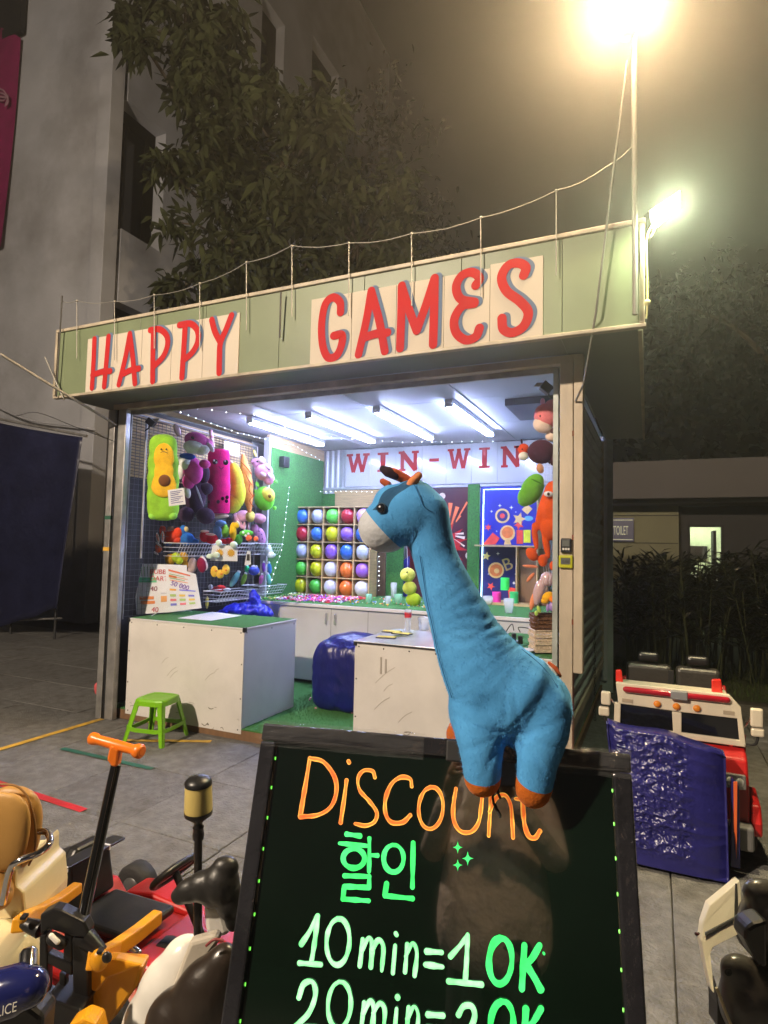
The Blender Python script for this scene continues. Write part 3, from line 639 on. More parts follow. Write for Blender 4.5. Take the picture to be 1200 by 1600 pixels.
for k in range(9):
    x = rnd.uniform(2.3, 2.7) if k > 4 else rnd.uniform(.3, 1.2); z = rnd.uniform(.3, .6); d = V((.12, 0, .1))*rnd.uniform(.3, 1.2); scr.ribbon(cr([V((x, .0585, z)), V((x, .0585, z))+d*.5+Z3*.01, V((x, .0585, z))+d], 3), .003, (0, -1, 0), k*.00005)
o = scr.build('scuff_marks', mat('grey scuff', (.4, .36, .32), .7), mc, kind='stuff')
o = MB().box((2.44, .056, .60), (2.452, .0598, .71)).box((2.475, .056, .61), (2.487, .0598, .7)).build('drawn_mark', mat('grey scuff', (0, 0, 0)), mc)
sm_ = MB()
for k in range(26):
    x = rnd.uniform(.2, 1.3) if k % 2 else rnd.uniform(2.28, 3.0); z = .05+rnd.random()**2*.2; L = rnd.uniform(.01, .06); sm_.ribbon(cr([V((x, .0592, z)), V((x+L*.5, .0592, z+rnd.uniform(-.01, .01))), V((x+L, .0592, z+rnd.uniform(-.01, .015)))], 3), rnd.uniform(.002, .006), (0, -1, 0), k*.00002, .6)
sm_.build('kick_marks', mat('kick mark', (.2, .17, .13), .8), mc, kind='stuff')
# back counter
bc = thing('back_counter', 'long low white cupboard counter under the balloon rack with a green baize top', 'counter', (1.8, 1.9, 0))
MB().box((.27, 1.56, .12), (3.5, 1.575, .835)).build('front_panel', mat('white laminate cool', (.6, .6, .62), .35, var=.04, vs=3, dirt=.12), bc, .002)
MB().box((.255, 1.53, .837), (3.55, 2.97, .868)).build('top_board', m_white, bc, .003)
MB().box((.255, 1.545, .8685), (3.55, 2.96, .872)).build('baize', m_green_grass, bc)
MB().box((.27, 1.57, .1), (3.5, 1.6, .118)).build('skirting', m_black, bc)
for x in (.62, 1.22, 1.62, 2.2, 2.8): MB().box((x-.0015, 1.5585, .13), (x+.0015, 1.5597, .83)).build('door_gap', m_dot, bc)
for x in (1.17, 1.27, ): MB().tube([(x, 1.559, .68), (x, 1.535, .68), (x, 1.535, .78), (x, 1.559, .78)], .005, 6).build('handle', m_chrome, bc)
# ---- balloon rack
rk = thing('balloon_rack', 'wooden pigeonhole rack filled with coloured balloons on the back counter', 'rack', (.6, 2.5, .872))
RX0, RX1, RZ0, RZ1, RY = .1+.165, 1.13, .872, 1.9, 2.42
RX0 = ay(455, 860, RY).x+.02; RX1 = ay(577, 860, RY).x; RZ0 = .874; RZ1 = ay(510, 792, RY).z
nx, ny = 5, 5
for i in range(nx+1): x = RX0+(RX1-RX0)*i/nx; MB().box((x-.006, RY, RZ0), (x+.006, RY+.2, RZ1)).build('upright', m_ply, rk, .001)
for j in range(ny+1):
    z = RZ0+(RZ1-RZ0)*j/ny
    for i in range(nx):
        xa = RX0+(RX1-RX0)*i/nx+.0065; xb = RX0+(RX1-RX0)*(i+1)/nx-.0065
        MB().box((xa, RY+.002, max(RZ0, z-.006)), (xb, RY+.2, max(RZ0, z-.006)+.012)).build('shelf', m_ply, rk)
MB().box((RX0, RY+.201, RZ0), (RX1, RY+.212, RZ1)).build('back_board', m_plyd, rk)
bcol = {'b': (60, 120, 220), 'w': (190, 195, 225), 'g': (95, 205, 75), 'r': (170, 25, 50), 'p': (150, 100, 225), 'y': (215, 215, 30), 'o': (215, 110, 45), 'k': (200, 150, 220), 'W': (215, 218, 240)}
names = {'b': 'blue', 'w': 'pale white', 'g': 'green', 'r': 'dark red', 'p': 'purple', 'y': 'yellow', 'o': 'orange', 'k': 'pink lilac', 'W': 'white'}
grid = ['bwgrk', 'rbypb', 'wypbW', 'gywop', 'ygwoW']; rown = ['top', 'second', 'middle', 'fourth', 'bottom']; coln = ['first', 'second', 'third', 'fourth', 'fifth']
cw = (RX1-RX0)/nx; chh = (RZ1-RZ0)/ny
prof = [(-.92, .06), (-1.0, .0)]
for j, row in enumerate(grid):
    for i, k in enumerate(row):
        cx, cz = RX0+cw*(i+.5), RZ1-chh*(j+.5); r = min(cw, chh)*.44*rnd.uniform(.95, 1.04); y = RY+.06
        m = mat('balloon '+names[k], c(*bcol[k]), .22, var=.04, vs=3, coat=.4)
        t = thing('balloon', f'{names[k]} balloon in the {rown[j]} row of the rack, {coln[i]} pigeonhole from the left', 'balloon', (cx, y, cz-r), group='balloons in the pigeonhole rack')
        a = rnd.uniform(-.5, .5)
        mb = MB(); mb.ell((cx+rnd.uniform(-.004, .004), y, cz-.004), (r, 0, 0), (0, r*.95, 0), (0, 0, r*1.04*rnd.uniform(.98, 1.03)), 18, 12); mb.build('skin', m, t)
        MB().lathe((cx, y+r*.9, cz-.01), (math.sin(a), 1, -.2), [(0, .012), (.012, .006), (.022, .014)], 8).build('knot', m, t)
# ---- mess of balloon scraps on the counter
def scraps(label, nm, x0, x1, y0, y1, z, n, cols, s=.02):
    ms = [mat('scrap %d %d %d' % q, c(*q), .5) for q in cols]
    mbs = [MB() for _ in cols]
    for k in range(n):
        p = V((rnd.uniform(x0, x1), rnd.uniform(y0, y1), z+rnd.uniform(.002, .02))); r = rnd.uniform(.5, 1.3)*s
        e = V((rnd.gauss(0, 1), rnd.gauss(0, 1), rnd.gauss(0, .4))).normalized(); f = e.orthogonal().normalized(); mbs[k % len(cols)].ell(p, e*r, f*r*.45, e.cross(f)*r*.3, 6, 4)
    root = thing(nm, label, 'scraps', ((x0+x1)/2, (y0+y1)/2, z)); root['kind'] = 'stuff'
    for mb, m in zip(mbs, ms): mb.build('scrap', m, root, kind='stuff')
scraps('heap of burst pink and red balloon scraps below the balloon rack', 'balloon_scraps', .5, 1.25, 1.62, 2.35, .873, 420, [(235, 80, 150), (220, 40, 60), (240, 240, 245), (170, 90, 220), (240, 150, 190)], .022)
scraps('sprinkle of yellow and green scraps in the counter corner by the turf wall', 'balloon_scraps', .28, .6, 1.6, 2.3, .873, 110, [(235, 215, 120), (120, 200, 90), (240, 240, 220)], .018)
scraps('small colourful bits scattered on the baize between rack and poster', 'balloon_scraps', 1.2, 2.15, 1.7, 2.5, .873, 170, [(235, 235, 240), (90, 180, 90), (230, 80, 60), (80, 120, 220), (240, 200, 60)], .014)
scraps('white and pink wrappers dropped on the green carpet', 'litter', 1.32, 2.2, .7, 1.5, .087, 26, [(200, 220, 225), (235, 150, 165)], .025)
# ---- glasses
m_glass = mat('clear plastic cup', (.85, .9, .92), .08, alpha=.32, var=.02, coat=.6)
m_glass2 = mat('green tinted cup', (.35, .75, .5), .1, alpha=.45, var=.02)
def cup(label, px, py, Y, r, h, m=m_glass, z=None):
    b = ay(px, py, Y) if z is None else az(px, py, z)
    t = thing('glass', label, 'glass', b, group='cups and glasses on the counters')
    MB()._lathe(b, Z3, [(.002, 0.001), (.002, r*.75), (h, r), (h, r*.92), (.012, r*.68), (.012, .001)], 14).build('wall', m, t); return b, t
cup('green tinted plastic cup at the rack corner on the back counter', 576, 942, 2.0, .035, .09, m_glass2, .873)
cup('tall clear tumbler before the dark firework poster', 615, 934, 2.3, .04, .17, m_glass, .873)
cup('squat clear cup with green rim left of the yellow plush string', 622, 944, 2.1, .045, .1, m_glass2, .873)
cup('clear cup overturned behind the giraffe neck', 606, 944, 2.0, .035, .08, m_glass, .873)
cup('crumpled clear cup at the foot of the pink cylinder', 795, 958, 1.9, .05, .13, m_glass, .873)
cup('crumpled clear plastic bag like cup left of the pink cylinder', 762, 945, 2.3, .06, .09, m_glass, .873)
b, t = cup('tall footed beer glass with red print on the glossy white counter top', 637, 988, .4, .028, .17, m_glass, .804)
MB()._lathe(b, Z3, [(.11, .0268), (.15, .0276)], 12).build('print', mat('red glass print', (.5, .02, .03), .4), t)
MB()._lathe(b, Z3, [(0, .03), (.006, .031), (.01, .012), (.02, .012)], 12).build('foot', m_glass, t)
cup('clear plastic bag slumped behind the footed glass', 662, 985, .55, .05, .1, m_glass, .804)
# ---- yellow dark edged tiles on the white counter
for lb, px, py, a in (('front yellow board tile lying on the glossy white counter', 604, 997, .2), ('middle yellow board tile, overlapping the front one', 628, 994, -.1), ('rear yellow board tile furthest from the counter edge', 612, 988, .1)):
    p = az(px, py, .804); zz = .805+(.012 if 'middle' in lb else 0)
    t = thing('board_tile', lb, 'tile', (p.x, p.y, zz), a, group='yellow board tiles')
    MB().box((-.07, -.035, 0), (.07, .035, .008)).build('edge', m_blackp, t, .002, local=True); MB().box((-.064, -.03, .0085), (.064, .03, .0105)).build('face', mat('yellow card', (.75, .6, .03), .5), t, local=True)
# ================================================================== POSTERS
def poly(mb, pts, Y, dy=.0015): mb.prism([ay(x, y, Y) for x, y in pts], (0, dy, 0))
def star(mb, px, py, r, Y, n=5, inner=.42, rot=0):
    P = []
    for k in range(2*n):
        q = r if k % 2 == 0 else r*inner; a = math.pi*k/n+rot; P.append((px+q*math.sin(a), py-q*math.cos(a)))
    c0 = ay(px, py, Y); vs = [c0]+[ay(x, y, Y) for x, y in P]; mb.add(vs, [(0, 1+i, 1+(i+1) % (2*n)) for i in range(2*n)])
def disc(mb, px, py, r, Y, ry=None, n=18): star(mb, px, py, r, Y, n//2, 1.0) if ry is None else mb.add([ay(px+r*math.cos(2*math.pi*k/n), py+ry*math.sin(2*math.pi*k/n), Y) for k in range(n)], [tuple(range(n))[::-1]])
po = thing('firework_poster', 'dark poster with a red and orange firework burst behind the giraffe neck', 'poster', (1.8, 2.93, .9))
MB().box((1.445, 2.93, .875), (2.198, 2.94, 2.14)).build('sheet', mat('black red poster', (.012, .012, .035), .3, col2=(.09, .006, .012), vs=2.2), po)
pc = (700, 835); YP = 2.9285
reds = Pieces(po, mat('poster red_rays', c(190, 25, 35), .4, var=.1), 'printed_ray'); oranges = Pieces(po, mat('poster orange_rays', c(240, 120, 70), .4, var=.1), 'printed_ray'); whites = Pieces(po, mat('poster pale_rays', c(240, 220, 200), .4, var=.1), 'printed_ray'); hh = 0; r2 = random.Random(2)
for k in range(64):
    a = r2.uniform(0, 6.283); l0 = r2.uniform(8, 30); l1 = l0+r2.uniform(12, 46); wv = r2.uniform(.8, 3.4); hh += .00004
    ux, uy = math.cos(a), math.sin(a); q = [(pc[0]+ux*l0-uy*wv*.3, pc[1]+uy*l0+ux*wv*.3), (pc[0]+ux*l0+uy*wv*.3, pc[1]+uy*l0-ux*wv*.3), (pc[0]+ux*l1+uy*wv, pc[1]+uy*l1-ux*wv), (pc[0]+ux*l1-uy*wv, pc[1]+uy*l1+ux*wv)]
    pts = [ay(x, y, YP-hh) for x, y in q]
    if all(1.45 < p.x < 2.195 and .88 < p.z < 2.13 for p in pts): [reds, oranges, whites][k % 3].add(pts, [(0, 1, 2, 3)])
star(reds, pc[0]-8, pc[1]+16, 40, YP+.0004, 14, .5)
star(oranges, pc[0]-25, pc[1]+30, 24, YP-.0035, 10, .45)
disc(whites, 733, 868, 6, YP-.004, 6); disc(whites, 691, 775, 5, YP-.004, 5)
for x, y in ((742, 782), (745, 890), (690, 775)): star(whites, x, y, 4, YP-.004, 4, .3)
for mb, nm, q, e in ((reds, 'red_rays', (190, 25, 35), 0), (oranges, 'orange_rays', (240, 120, 70), 0), (whites, 'pale_rays', (240, 220, 200), 0)): mb.build(nm, mat('poster '+nm, c(*q), .4, var=.1), po)
mb = MB(); poly(mb, [(602, 898), (640, 868), (640, 935), (604, 935)], YP+.0003, .0003); mb.build('blue_field', mat('poster blue', (.02, .03, .3), .4), po)
# shelf unit with blue posters
su = thing('shelf_unit', 'two tier wooden shelf unit lined with blue party posters', 'shelf', (2.62, 2.7, .872))
SX0, SX1 = 2.34, 2.90
for nm, z0, z1, m in (('upper_poster', 1.492, 2.13, mat('blue poster', (.022, .03, .36), .3, var=.1)), ('lower_poster', .88, 1.47, mat('navy poster', (.012, .016, .12), .3, var=.1))):
    MB().box((SX0, 2.862, z0), (3.0, 2.87, z1)).build(nm, m, su)
MB().box((SX0-.005, 2.66, 1.472), (3.0, 2.862, 1.489)).build('shelf', m_ply, su, .002)
MB().box((2.79, 2.6, .88), (2.803, 2.861, 1.471)).build('divider', m_ply, su, .002)
MB().box((2.804, 2.7, .88), (3.1, 2.72, 1.46)).build('side_board', m_plyd, su)
MB().box((SX0-.01, 2.5, .873), (3.0, 2.86, .9)).build('base_board', m_ply, su, .002)
MB().box((3.0, 2.6, .88), (3.012, 2.87, 2.13)).build('side_panel', m_ply, su, .002)
YS = 2.8605
cs = {'white': (235, 235, 245), 'gold': (225, 190, 120), 'red': (220, 70, 60), 'orange': (220, 120, 60), 'navy': (30, 35, 110), 'lime': (220, 230, 60), 'teal': (90, 170, 190), 'grey': (190, 170, 120)}
art = {k: Pieces(su, mat('print '+k, c(*cs[k]), .4, var=.15, vs=20), 'printed_motif') for k in ('white', 'gold', 'red', 'orange', 'navy', 'lime', 'teal', 'grey')}
disc(art['gold'], 785, 806, 11.5, YS-.0006, 11.5); disc(art['navy'], 785, 806, 8.5, YS-.0012, 8.5); disc(art['red'], 785, 806, 4, YS-.0018, 4)
disc(art['gold'], 793, 833, 12, YS-.0006, 12.5); disc(art['orange'], 793, 832, 9, YS-.0012, 9)
poly(art['gold'], [(789, 845), (797, 845), (799, 851), (787, 851)], YS-.001, .0005)
poly(art['red'], [(754, 851), (770, 832), (781, 841), (774, 851)], YS-.001, .0005)
star(art['gold'], 811, 811, 11, YS-.0016, 5, .45, .3); star(art['red'], 811, 820, 8, YS-.001, 5, .5, .8)
star(art['red'], 763, 824, 6, YS-.001, 6, .4)
poly(art['gold'], [(815, 796), (824, 788), (832, 795), (824, 804)], YS-.001, .0005)
disc(art['teal'], 826, 810, 7, YS-.001, 4); poly(art['red'], [(807, 828), (817, 828), (817, 850), (807, 850)], YS-.001, .0005); poly(art['lime'], [(818, 828), (829, 828), (829, 848), (818, 848)], YS-.001, .0005)
for x, y, r in ((781, 790, 3), (799, 793, 3.4), (768, 799, 2.5), (776, 830, 1.5), (756, 812, 1.5), (806, 800, 1.5), (778, 865, 3), (771, 883, 1.5), (806, 897, 2.4), (803, 911, 3), (763, 897, 1.5)): star(art['white'], x, y, r, YS-.0008, 4, .35)
star(art['gold'], 760, 869, 7, YS-.001, 5, .45, .2)
disc(art['gold'], 775, 891, 12.5, YS-.0006, 12.5); disc(art['orange'], 775, 891, 10, YS-.0012, 9.6); disc(art['gold'], 776, 892, 4, YS-.0018, 4)
star(art['red'], 767, 916, 7, YS-.001, 5, .4, .5)
poly(art['red'], [(793, 917), (809, 920), (803, 938), (795, 935)], YS-.001, .0005)
disc(art['navy'], 793, 880, 1, YS, 1)
cs = {'white': (235, 235, 245), 'gold': (225, 190, 120), 'red': (220, 70, 60), 'orange': (220, 120, 60), 'navy': (30, 35, 110), 'lime': (220, 230, 60), 'teal': (90, 170, 190), 'grey': (190, 170, 120)}
for k, mb in art.items():
    if mb.v: mb.build(k+'_print', mat('print '+k, c(*cs[k]), .4, var=.15, vs=20), su)
m_gl = mat('gold lettering', c(200, 175, 105), .4)
bo = ay(789, 893, YS-.002); be = (ay(812, 884, YS-.002)-bo); bu = V((-be.z, 0, be.x))
o = text('letter', 'B', m_gl, su, bo, be, bu, .19); s = o.modifiers.new('s', 'SOLIDIFY'); s.thickness = .012
o = text('letter', 'A', m_gl, su, bo+be*1.05, be, bu, .19); s = o.modifiers.new('s', 'SOLIDIFY'); s.thickness = .012
# coloured cylinders (can pyramid)
for lb, px, py, q in (('neon pink can, left one of the pair at the bottom', 776, 944, (245, 60, 170)), ('pale green can, right one of the bottom pair', 803, 944, (60, 190, 110)), ('neon green can stacked on top of the pink one', 789, 922, (60, 235, 100)), ):
    b = ay(px, py, 2.55); t = thing('can', lb, 'can', b, group='stacked throwing cans')
    mm_ = mat('can %d' % q[1], c(*q), .4, var=.05); r = .045
    MB().tube([b, b+Z3*.118], r, 16).build('body', mm_, t); MB()._lathe(b, Z3, [(.118, r), (.122, r*1.03), (.126, r*.95), (.12, r*.9)], 16).build('rim', mm_, t)
# ---- LED tube strip round the shelf unit and string lights
a = ay(752, 934, 2.84); b_ = ay(756, 765, 2.84); d_ = ay(838, 763, 2.84)
n = 60; t = thing('led_strip', 'cool white led tube strip outlining the blue poster shelf', 'led strip', a)
MB().tube([a, b_, d_], .004, 6).build('cord', mat('led strip core', (.8, 1, 1), em=5, emc=(.55, .95, 1), sample=False), t)
def bulbs(label, pts, step, r=.0045, m=None, sag=0, jit=.004, wm_=True):
    mb = MB(); wr = MB(); P = []; L = 0
    for p, q in zip(pts, pts[1:]):
        d = (q-p).length; k = max(1, int(d/step))
        for i in range(k): u = i/k; P.append(p.lerp(q, u)-Z3*sag*math.sin(math.pi*u)+V((rnd.uniform(-jit, jit), rnd.uniform(-jit, jit), rnd.uniform(-jit, jit))))
    for p in P: mb.sph(p, r, 6, 4)
    t = thing('string_lights', label, 'string lights', pts[0], group='white led string lights inside the stall')
    wr.tube(P, .0012, 4).build('wire', m_wire, t); o = mb.build('bulbs', m or m_led, t, kind='stuff'); return t
bulbs('string of white leds along the turf side wall edge and above the rack', [ax(418, 925, .27), ax(440, 860, .27), ax(452, 762, .27), ay(460, 753, 2.9), ay(478, 768, 2.9), ay(590, 768, 2.9)], .07)
bulbs('string of white leds across the ceiling above the hanging plush toys', [V((.15, .12, 2.6)), V((.9, .13, 2.59)), V((1.8, .13, 2.6)), V((2.7, .13, 2.59)), V((3.5, .13, 2.6))], .09, r=.005)
bulbs('string of white leds running into the ceiling depth on the left', [V((.2, .3, 2.62)), V((.3, 1.2, 2.55)), V((.3, 2.2, 2.6)), V((.3, 2.9, 2.5))], .09)
bulbs('zigzag string of leds between the first two tube lights', [V((.4, .5, 2.63)), V((.95, 1.0, 2.62)), V((.5, 1.8, 2.63)), V((1.5, 2.6, 2.63)), V((2.6, 2.8, 2.62))], .11)
bulbs('short vertical string of leds at the green strip right of the balloon rack', [ay(592, 870, 2.83), ay(592, 930, 2.83)], .05)
# ================================================================== PLUSH TOYS
FAB = {}
def fm(q): return plushm('plush %d %d %d' % q, c(*q))
def el(mb, px, py, rx, ry, D, ang=0, dd=0, rz=.8, sq=1, nu=14, nv=10):
    a = math.radians(ang); e1 = Rt*math.cos(a)+Up*math.sin(a); e2 = -Rt*math.sin(a)+Up*math.cos(a); s = (D+dd)/FPX
    return mb.ell(ad(px, py, D+dd), e1*rx*s, Fw*min(rx, ry)*s*rz, e2*ry*s, nu, nv, sq)
SEP = {k: k for k in ('foot', 'ear', 'leg', 'spot', 'eye', 'arm', 'wrap', 'wing', 'cap', 'beak', 'flower', 'cheek', 'fin', 'inner', 'horn', 'clip')}; SEP.update(chick='chick', ball='ball', apple='apple')
def toy(name, label, px, py, D, parts, cat='plush toy', group='plush toys hanging in the stall'):
    t = thing(name, label, cat, ad(px, py, D), group=group); out = {}
    parts = [(SEP.get(p[0], p[0]), p[1], [b]) if (p[0] in SEP or len(p) > 3) else p for p in parts for b in (p[2] if (p[0] in SEP or len(p) > 3) else [0])]
    for p in parts:
        nm, q, blobs = p[:3]; mb = MB()
        for b in blobs: el(mb, b[0], b[1], b[2], b[3], D, *(b[4:]))
        out[nm] = mb.build(nm, q if not isinstance(q, tuple) else fm(q), t)
    return t
def DX(px, py, X): return dep(ax(px, py, X))
BLK = (25, 20, 25)
# avocado: soft rounded slab with face
D = DX(255, 745, .36); mb = MB(); s = D/FPX
for py, rx in ((700, 22), (725, 24), (750, 25), (775, 25.5), (792, 25)): el(mb, 255, py, rx, 22, D, 0, 0, .62, .75)
me = remesh(mb, .014, 8)
t = thing('avocado_plush', 'tall avocado plush with yellow front, brown pit and small smile', 'plush toy', ad(255, 812, D), group='plush toys hanging in the stall')
link('body', me, fm((145, 200, 55)), t)
mb = MB()
for py, rx, ry in ((715, 17, 24), (738, 16, 24), (757, 20, 20), (760, 21, 18)): el(mb, 256, py, rx, ry, D, 0, -.075, .25)
link('flesh', remesh(mb, .009, 5), fm((245, 190, 45)), t)
mb = MB(); el(mb, 257, 751, 9.5, 9.5, D, 0, -.097, .6); mb.build('pit', fm((120, 75, 40)), t)
mb = MB(); [el(mb, x, 702, 1.3, 1.5, D, 0, -.105, 1) for x in (252, 260)]; mb.ribbon(cr([ad(251, 707, D-.108), ad(256, 705.5, D-.108), ad(262, 708, D-.108)], 4), .004, -Fw).build('face', m_black, t)
mb = MB(); [el(mb, x, 806, 7, 6, D, 0, -.03, 1) for x in (239, 270)]; mb.build('foot', fm((150, 215, 80)), t)
tg = thing('notice_card', 'white printed notice card pinned over the avocado plush', 'card', ad(277, 777, D-.13))
q = [ad(262, 766, D-.13), ad(287, 762, D-.13), ad(290, 788, D-.13), ad(264, 791, D-.13)]
MB().prism(q, Fw*.002).build('sheet', m_paper, tg)
lines = MB()
for k in range(7): lines.ribbon([ad(266+.3*k, 769+2.9*k, D-.132), ad(284+.3*k-(k % 3)*3, 766.3+2.9*k, D-.132)], .005, -Fw)
lines.build('print', mat('blue ink', (.05, .06, .3), .5), tg)
D = DX(300, 710, .3)
toy('husky_plush', 'pink and white plush with blue scarf hanging between avocado and pink cylinder', 305, 720, D, [
    ('body', (200, 65, 150), [(302, 735, 15, 22, 10), (320, 725, 9, 7, -10, -.05), (295, 752, 10, 12)]),
    ('head', (205, 90, 160), [(308, 690, 21, 14, -20, 0, .9), (322, 693, 12, 9, -30)]),
    ('muzzle', (225, 225, 225), [(303, 699, 17, 11, -12, -.05, .9), (316, 703, 12, 8, 5, -.06), (290, 722, 10, 15, 20, -.03)]),
    ('ear', (225, 200, 215), [(277, 672, 5, 11, 20), (329, 699, 4, 9, 35, -.05)]),
    ('scarf', (40, 80, 190), [(293, 713, 13, 5, -5, -.06)]),
    ('tail', (230, 225, 225), [(293, 769, 5, 10, 10), (282, 737, 5, 12, 0, -.02)]),
    ('eye', BLK, [(301, 684, 3, 2, -30, -.1)])])
toy('bear_plush', 'fluffy dark violet plush with big feet hanging below the pink husky', 308, 790, D+.1, [
    ('body', plushm('violet shag', c(62, 42, 66), bump=1), [(305, 775, 17, 27), (320, 764, 13, 10, 10, 0), (318, 740, 10, 16)]),
    ('foot', plushm('violet shag', c(0, 0, 0)), [(291, 804, 13, 12, 0, -.08), (321, 806, 15, 13, -20, -.08)]),
    ('strap', (190, 190, 205), [(312, 775, 1.6, 18, 20, -.12)])])
D = DX(342, 755, .34); t = thing('boba_plush', 'hot pink cylinder plush with smiling face and dark pearls, straw on top', 'plush toy', ad(342, 808, D), group='plush toys hanging in the stall')
r = 16.8*D/FPX; a, b_ = ad(342, 802, D), ad(342, 702, D)
MB().lathe(a, b_-a, [(0, r*.9), (.02, r), ((b_-a).length*.5, r*1.02), ((b_-a).length-.03, r*.98), ((b_-a).length-.006, r*.9), ((b_-a).length, r*.6), ((b_-a).length+.002, .001)], 22).build('body', fm((225, 15, 115)), t)
mb = MB(); el(mb, 342, 806, 16, 4, D, 0, 0, 3); mb.build('base', fm((235, 205, 180)), t)
mb = MB(); [el(mb, x, 721.5+dy, 4.2, 4.2, D, 0, -r*1.0/1, .3) for x, dy in ((336, 0), (353, 1))]; mb.build('eye', m_black, t)
mb = MB(); [el(mb, x, 719.5+dy, 1.4, 1.6, D, 0, -r-.012, .4) for x, dy in ((334.5, 0), (351.8, 1), (338, 3))]; mb.build('eye_shine', m_paper, t)
mb = MB(); mb.ribbon(cr([ad(342, 729, D-r-.004), ad(345.5, 733, D-r-.004), ad(349, 730, D-r-.004)], 4), .005, -Fw).build('mouth', m_black, t)
mb = MB(); [el(mb, x, y, 2.8, 3, D, 0, -r*fac, .3) for x, y, fac in ((328, 784, .72), (334, 779, .9), (341, 784, 1), (348, 779, .96), (354, 783, .8), (355, 777, .72))]; mb.build('pearl', fm((70, 15, 45)), t)
MB().tube([ad(333, 699, D), ad(331, 685, D), ad(329, 672, D)], .018, 8).build('straw', mat('striped straw', c(230, 120, 150), .4, col2=c(245, 235, 235), vs=3, stretch=(1, 1, 14)), t)
D = DX(367, 770, .34)
toy('banana_plush', 'yellow green crescent banana plush beside the pink cylinder', 368, 770, D, [('body', (215, 220, 60), [(369, 748, 11, 26, 12), (372, 770, 12, 24, 0), (367, 785, 12, 18, -22)]), ('tip', (230, 225, 200), [(362, 724, 3, 5, 40)])])
D = DX(386, 765, .36); t = thing('croissant_plush', 'slim twisted orange bread plush hanging right of the banana', 'plush toy', ad(386, 800, D), group='plush toys hanging in the stall')
mb = MB(); P = [ad(380+ (i/12)*10, 712+i/12*86, D) for i in range(13)]; mb.cap_tube(P, [(.012+.052*math.sin(math.pi*(i+.6)/13.2))*(1+.08*math.sin(i*2.2)) for i in range(13)], 14).build('body', mat('croissant', c(235, 120, 35), .95, col2=c(250, 175, 95), vs=2, stretch=(3, 3, 9), sheen=.4, bump=.5), t)
mb = MB(); [mb.tube(cr([ad(379+7*i/1.0-2, 722+i*17, D-.05), ad(386+i*1.5, 722+i*17+9, D-.066), ad(393+i, 722+i*17+19, D-.045)], 4), .005, 5) for i in range(4)]; mb.build('twist_seam', fm((200, 85, 20)), t)
D = DX(410, 733, .32)
toy('dragon_plush', 'pale pink plush dragon with a small yellow horn', 410, 735, D, [('body', (215, 150, 180), [(412, 737, 15, 14, -35), (404, 725, 9, 9), (420, 748, 9, 10), (400, 722, 8, 6)]), ('horn', (225, 200, 110), [(398, 708, 2.2, 6, 15)]), ('wing', (230, 200, 215), [(409, 719, 5, 6, 30, -.05), (419, 730, 6, 4, -40, -.05), (411, 741, 6, 4, -40, -.06), (421, 743, 5, 3, -60, -.06)]), ('tail', (120, 200, 90), [(430, 752, 4, 2.5, -30)]), ('eye', BLK, [(402, 721, 1.5, 1.5, 0, -.1)])])
toy('round_avocado_plush', 'round green avocado plush with yellow tummy below the pink dragon', 414, 778, D, [('body', (110, 205, 50), [(413, 779, 16, 19, 10)]), ('flesh', (240, 235, 90), [(419, 773, 10, 12, 30, -.05)]), ('pit', (120, 90, 40), [(421.5, 775, 2.5, 3.4, 20, -.13)]), ('ear', (120, 210, 60), [(402, 757, 3, 5, 20), (429, 794, 3, 3), (399, 768, 2.5, 3)])])
toy('unicorn_plush', 'pastel pink and yellow plush lying below the orange bread plush', 390, 808, D-.05, [('body', (225, 165, 185), [(380, 806, 11, 9, 0), (405, 810, 11, 8, -8), (370, 811, 7, 10, 10), (376, 819, 3, 8, 20)]), ('belly', (240, 215, 110), [(391, 807, 8, 9, 0, -.02)]), ('leg', (235, 190, 205), [(382, 822, 2.2, 7), (388, 823, 2.2, 7)])])
toy('spotted_plush', 'pink dotted arm of a plush drooping at the end of the upper basket', 403, 835, D, [('body', (205, 145, 190), [(399, 828, 7, 9, 20), (407, 838, 8, 14, 15)]), ('spot', (90, 40, 110), [(405+dx, 830+dy, 1, 1, 0, -.08) for dx, dy in ((0, 0), (4, 5), (-2, 8), (5, 12), (1, 14))])])
# row resting in the upper baskets
D = DX(320, 845, .3)
toy('crab_plush', 'red orange plush on the left of the upper basket', 262, 838, D-.1, [('body', (225, 70, 40), [(266, 838, 14, 10, 10), (252, 829, 8, 8), (278, 833, 7, 9), (276, 843, 8, 6)]), ('cap', (200, 160, 140), [(267, 827, 6, 5)])], group='small plush toys in the baskets')
toy('star_plush', 'blue star shaped plush beside the red orange one', 292, 842, D-.08, [('body', (45, 110, 190), [(292, 842, 12, 10), (285, 832, 6, 12, -10), (302, 846, 9, 5), (262, 848, 8, 5)]), ('ear', (225, 200, 140), [(290, 827, 4.5, 4.5)])], group='small plush toys in the baskets')
toy('rabbit_ear_band', 'white rabbit ears sticking up from the basket corner', 250, 838, D-.16, [('ear', (235, 225, 215), [(246, 840, 3.2, 9, 15), (254, 839, 3, 9, 0)]), ('inner', (235, 150, 120), [(246, 840, 1.3, 6, 15, -.02), (254, 839, 1.3, 6, 0, -.02)])], group='small plush toys in the baskets')
toy('fish_plush', 'orange and white spiky plush at the far left of the upper basket', 241, 856, D-.16, [('body', (230, 100, 45), [(241, 855, 10, 5, 5), (236, 860, 7, 4, -30), (247, 860, 7, 4, 30)]), ('fin', (235, 225, 215), [(234, 851, 6, 1.8, 30, -.03), (248, 851, 6, 1.8, -35, -.03), (243, 864, 6, 1.6, -30, -.03)])], group='small plush toys in the baskets')
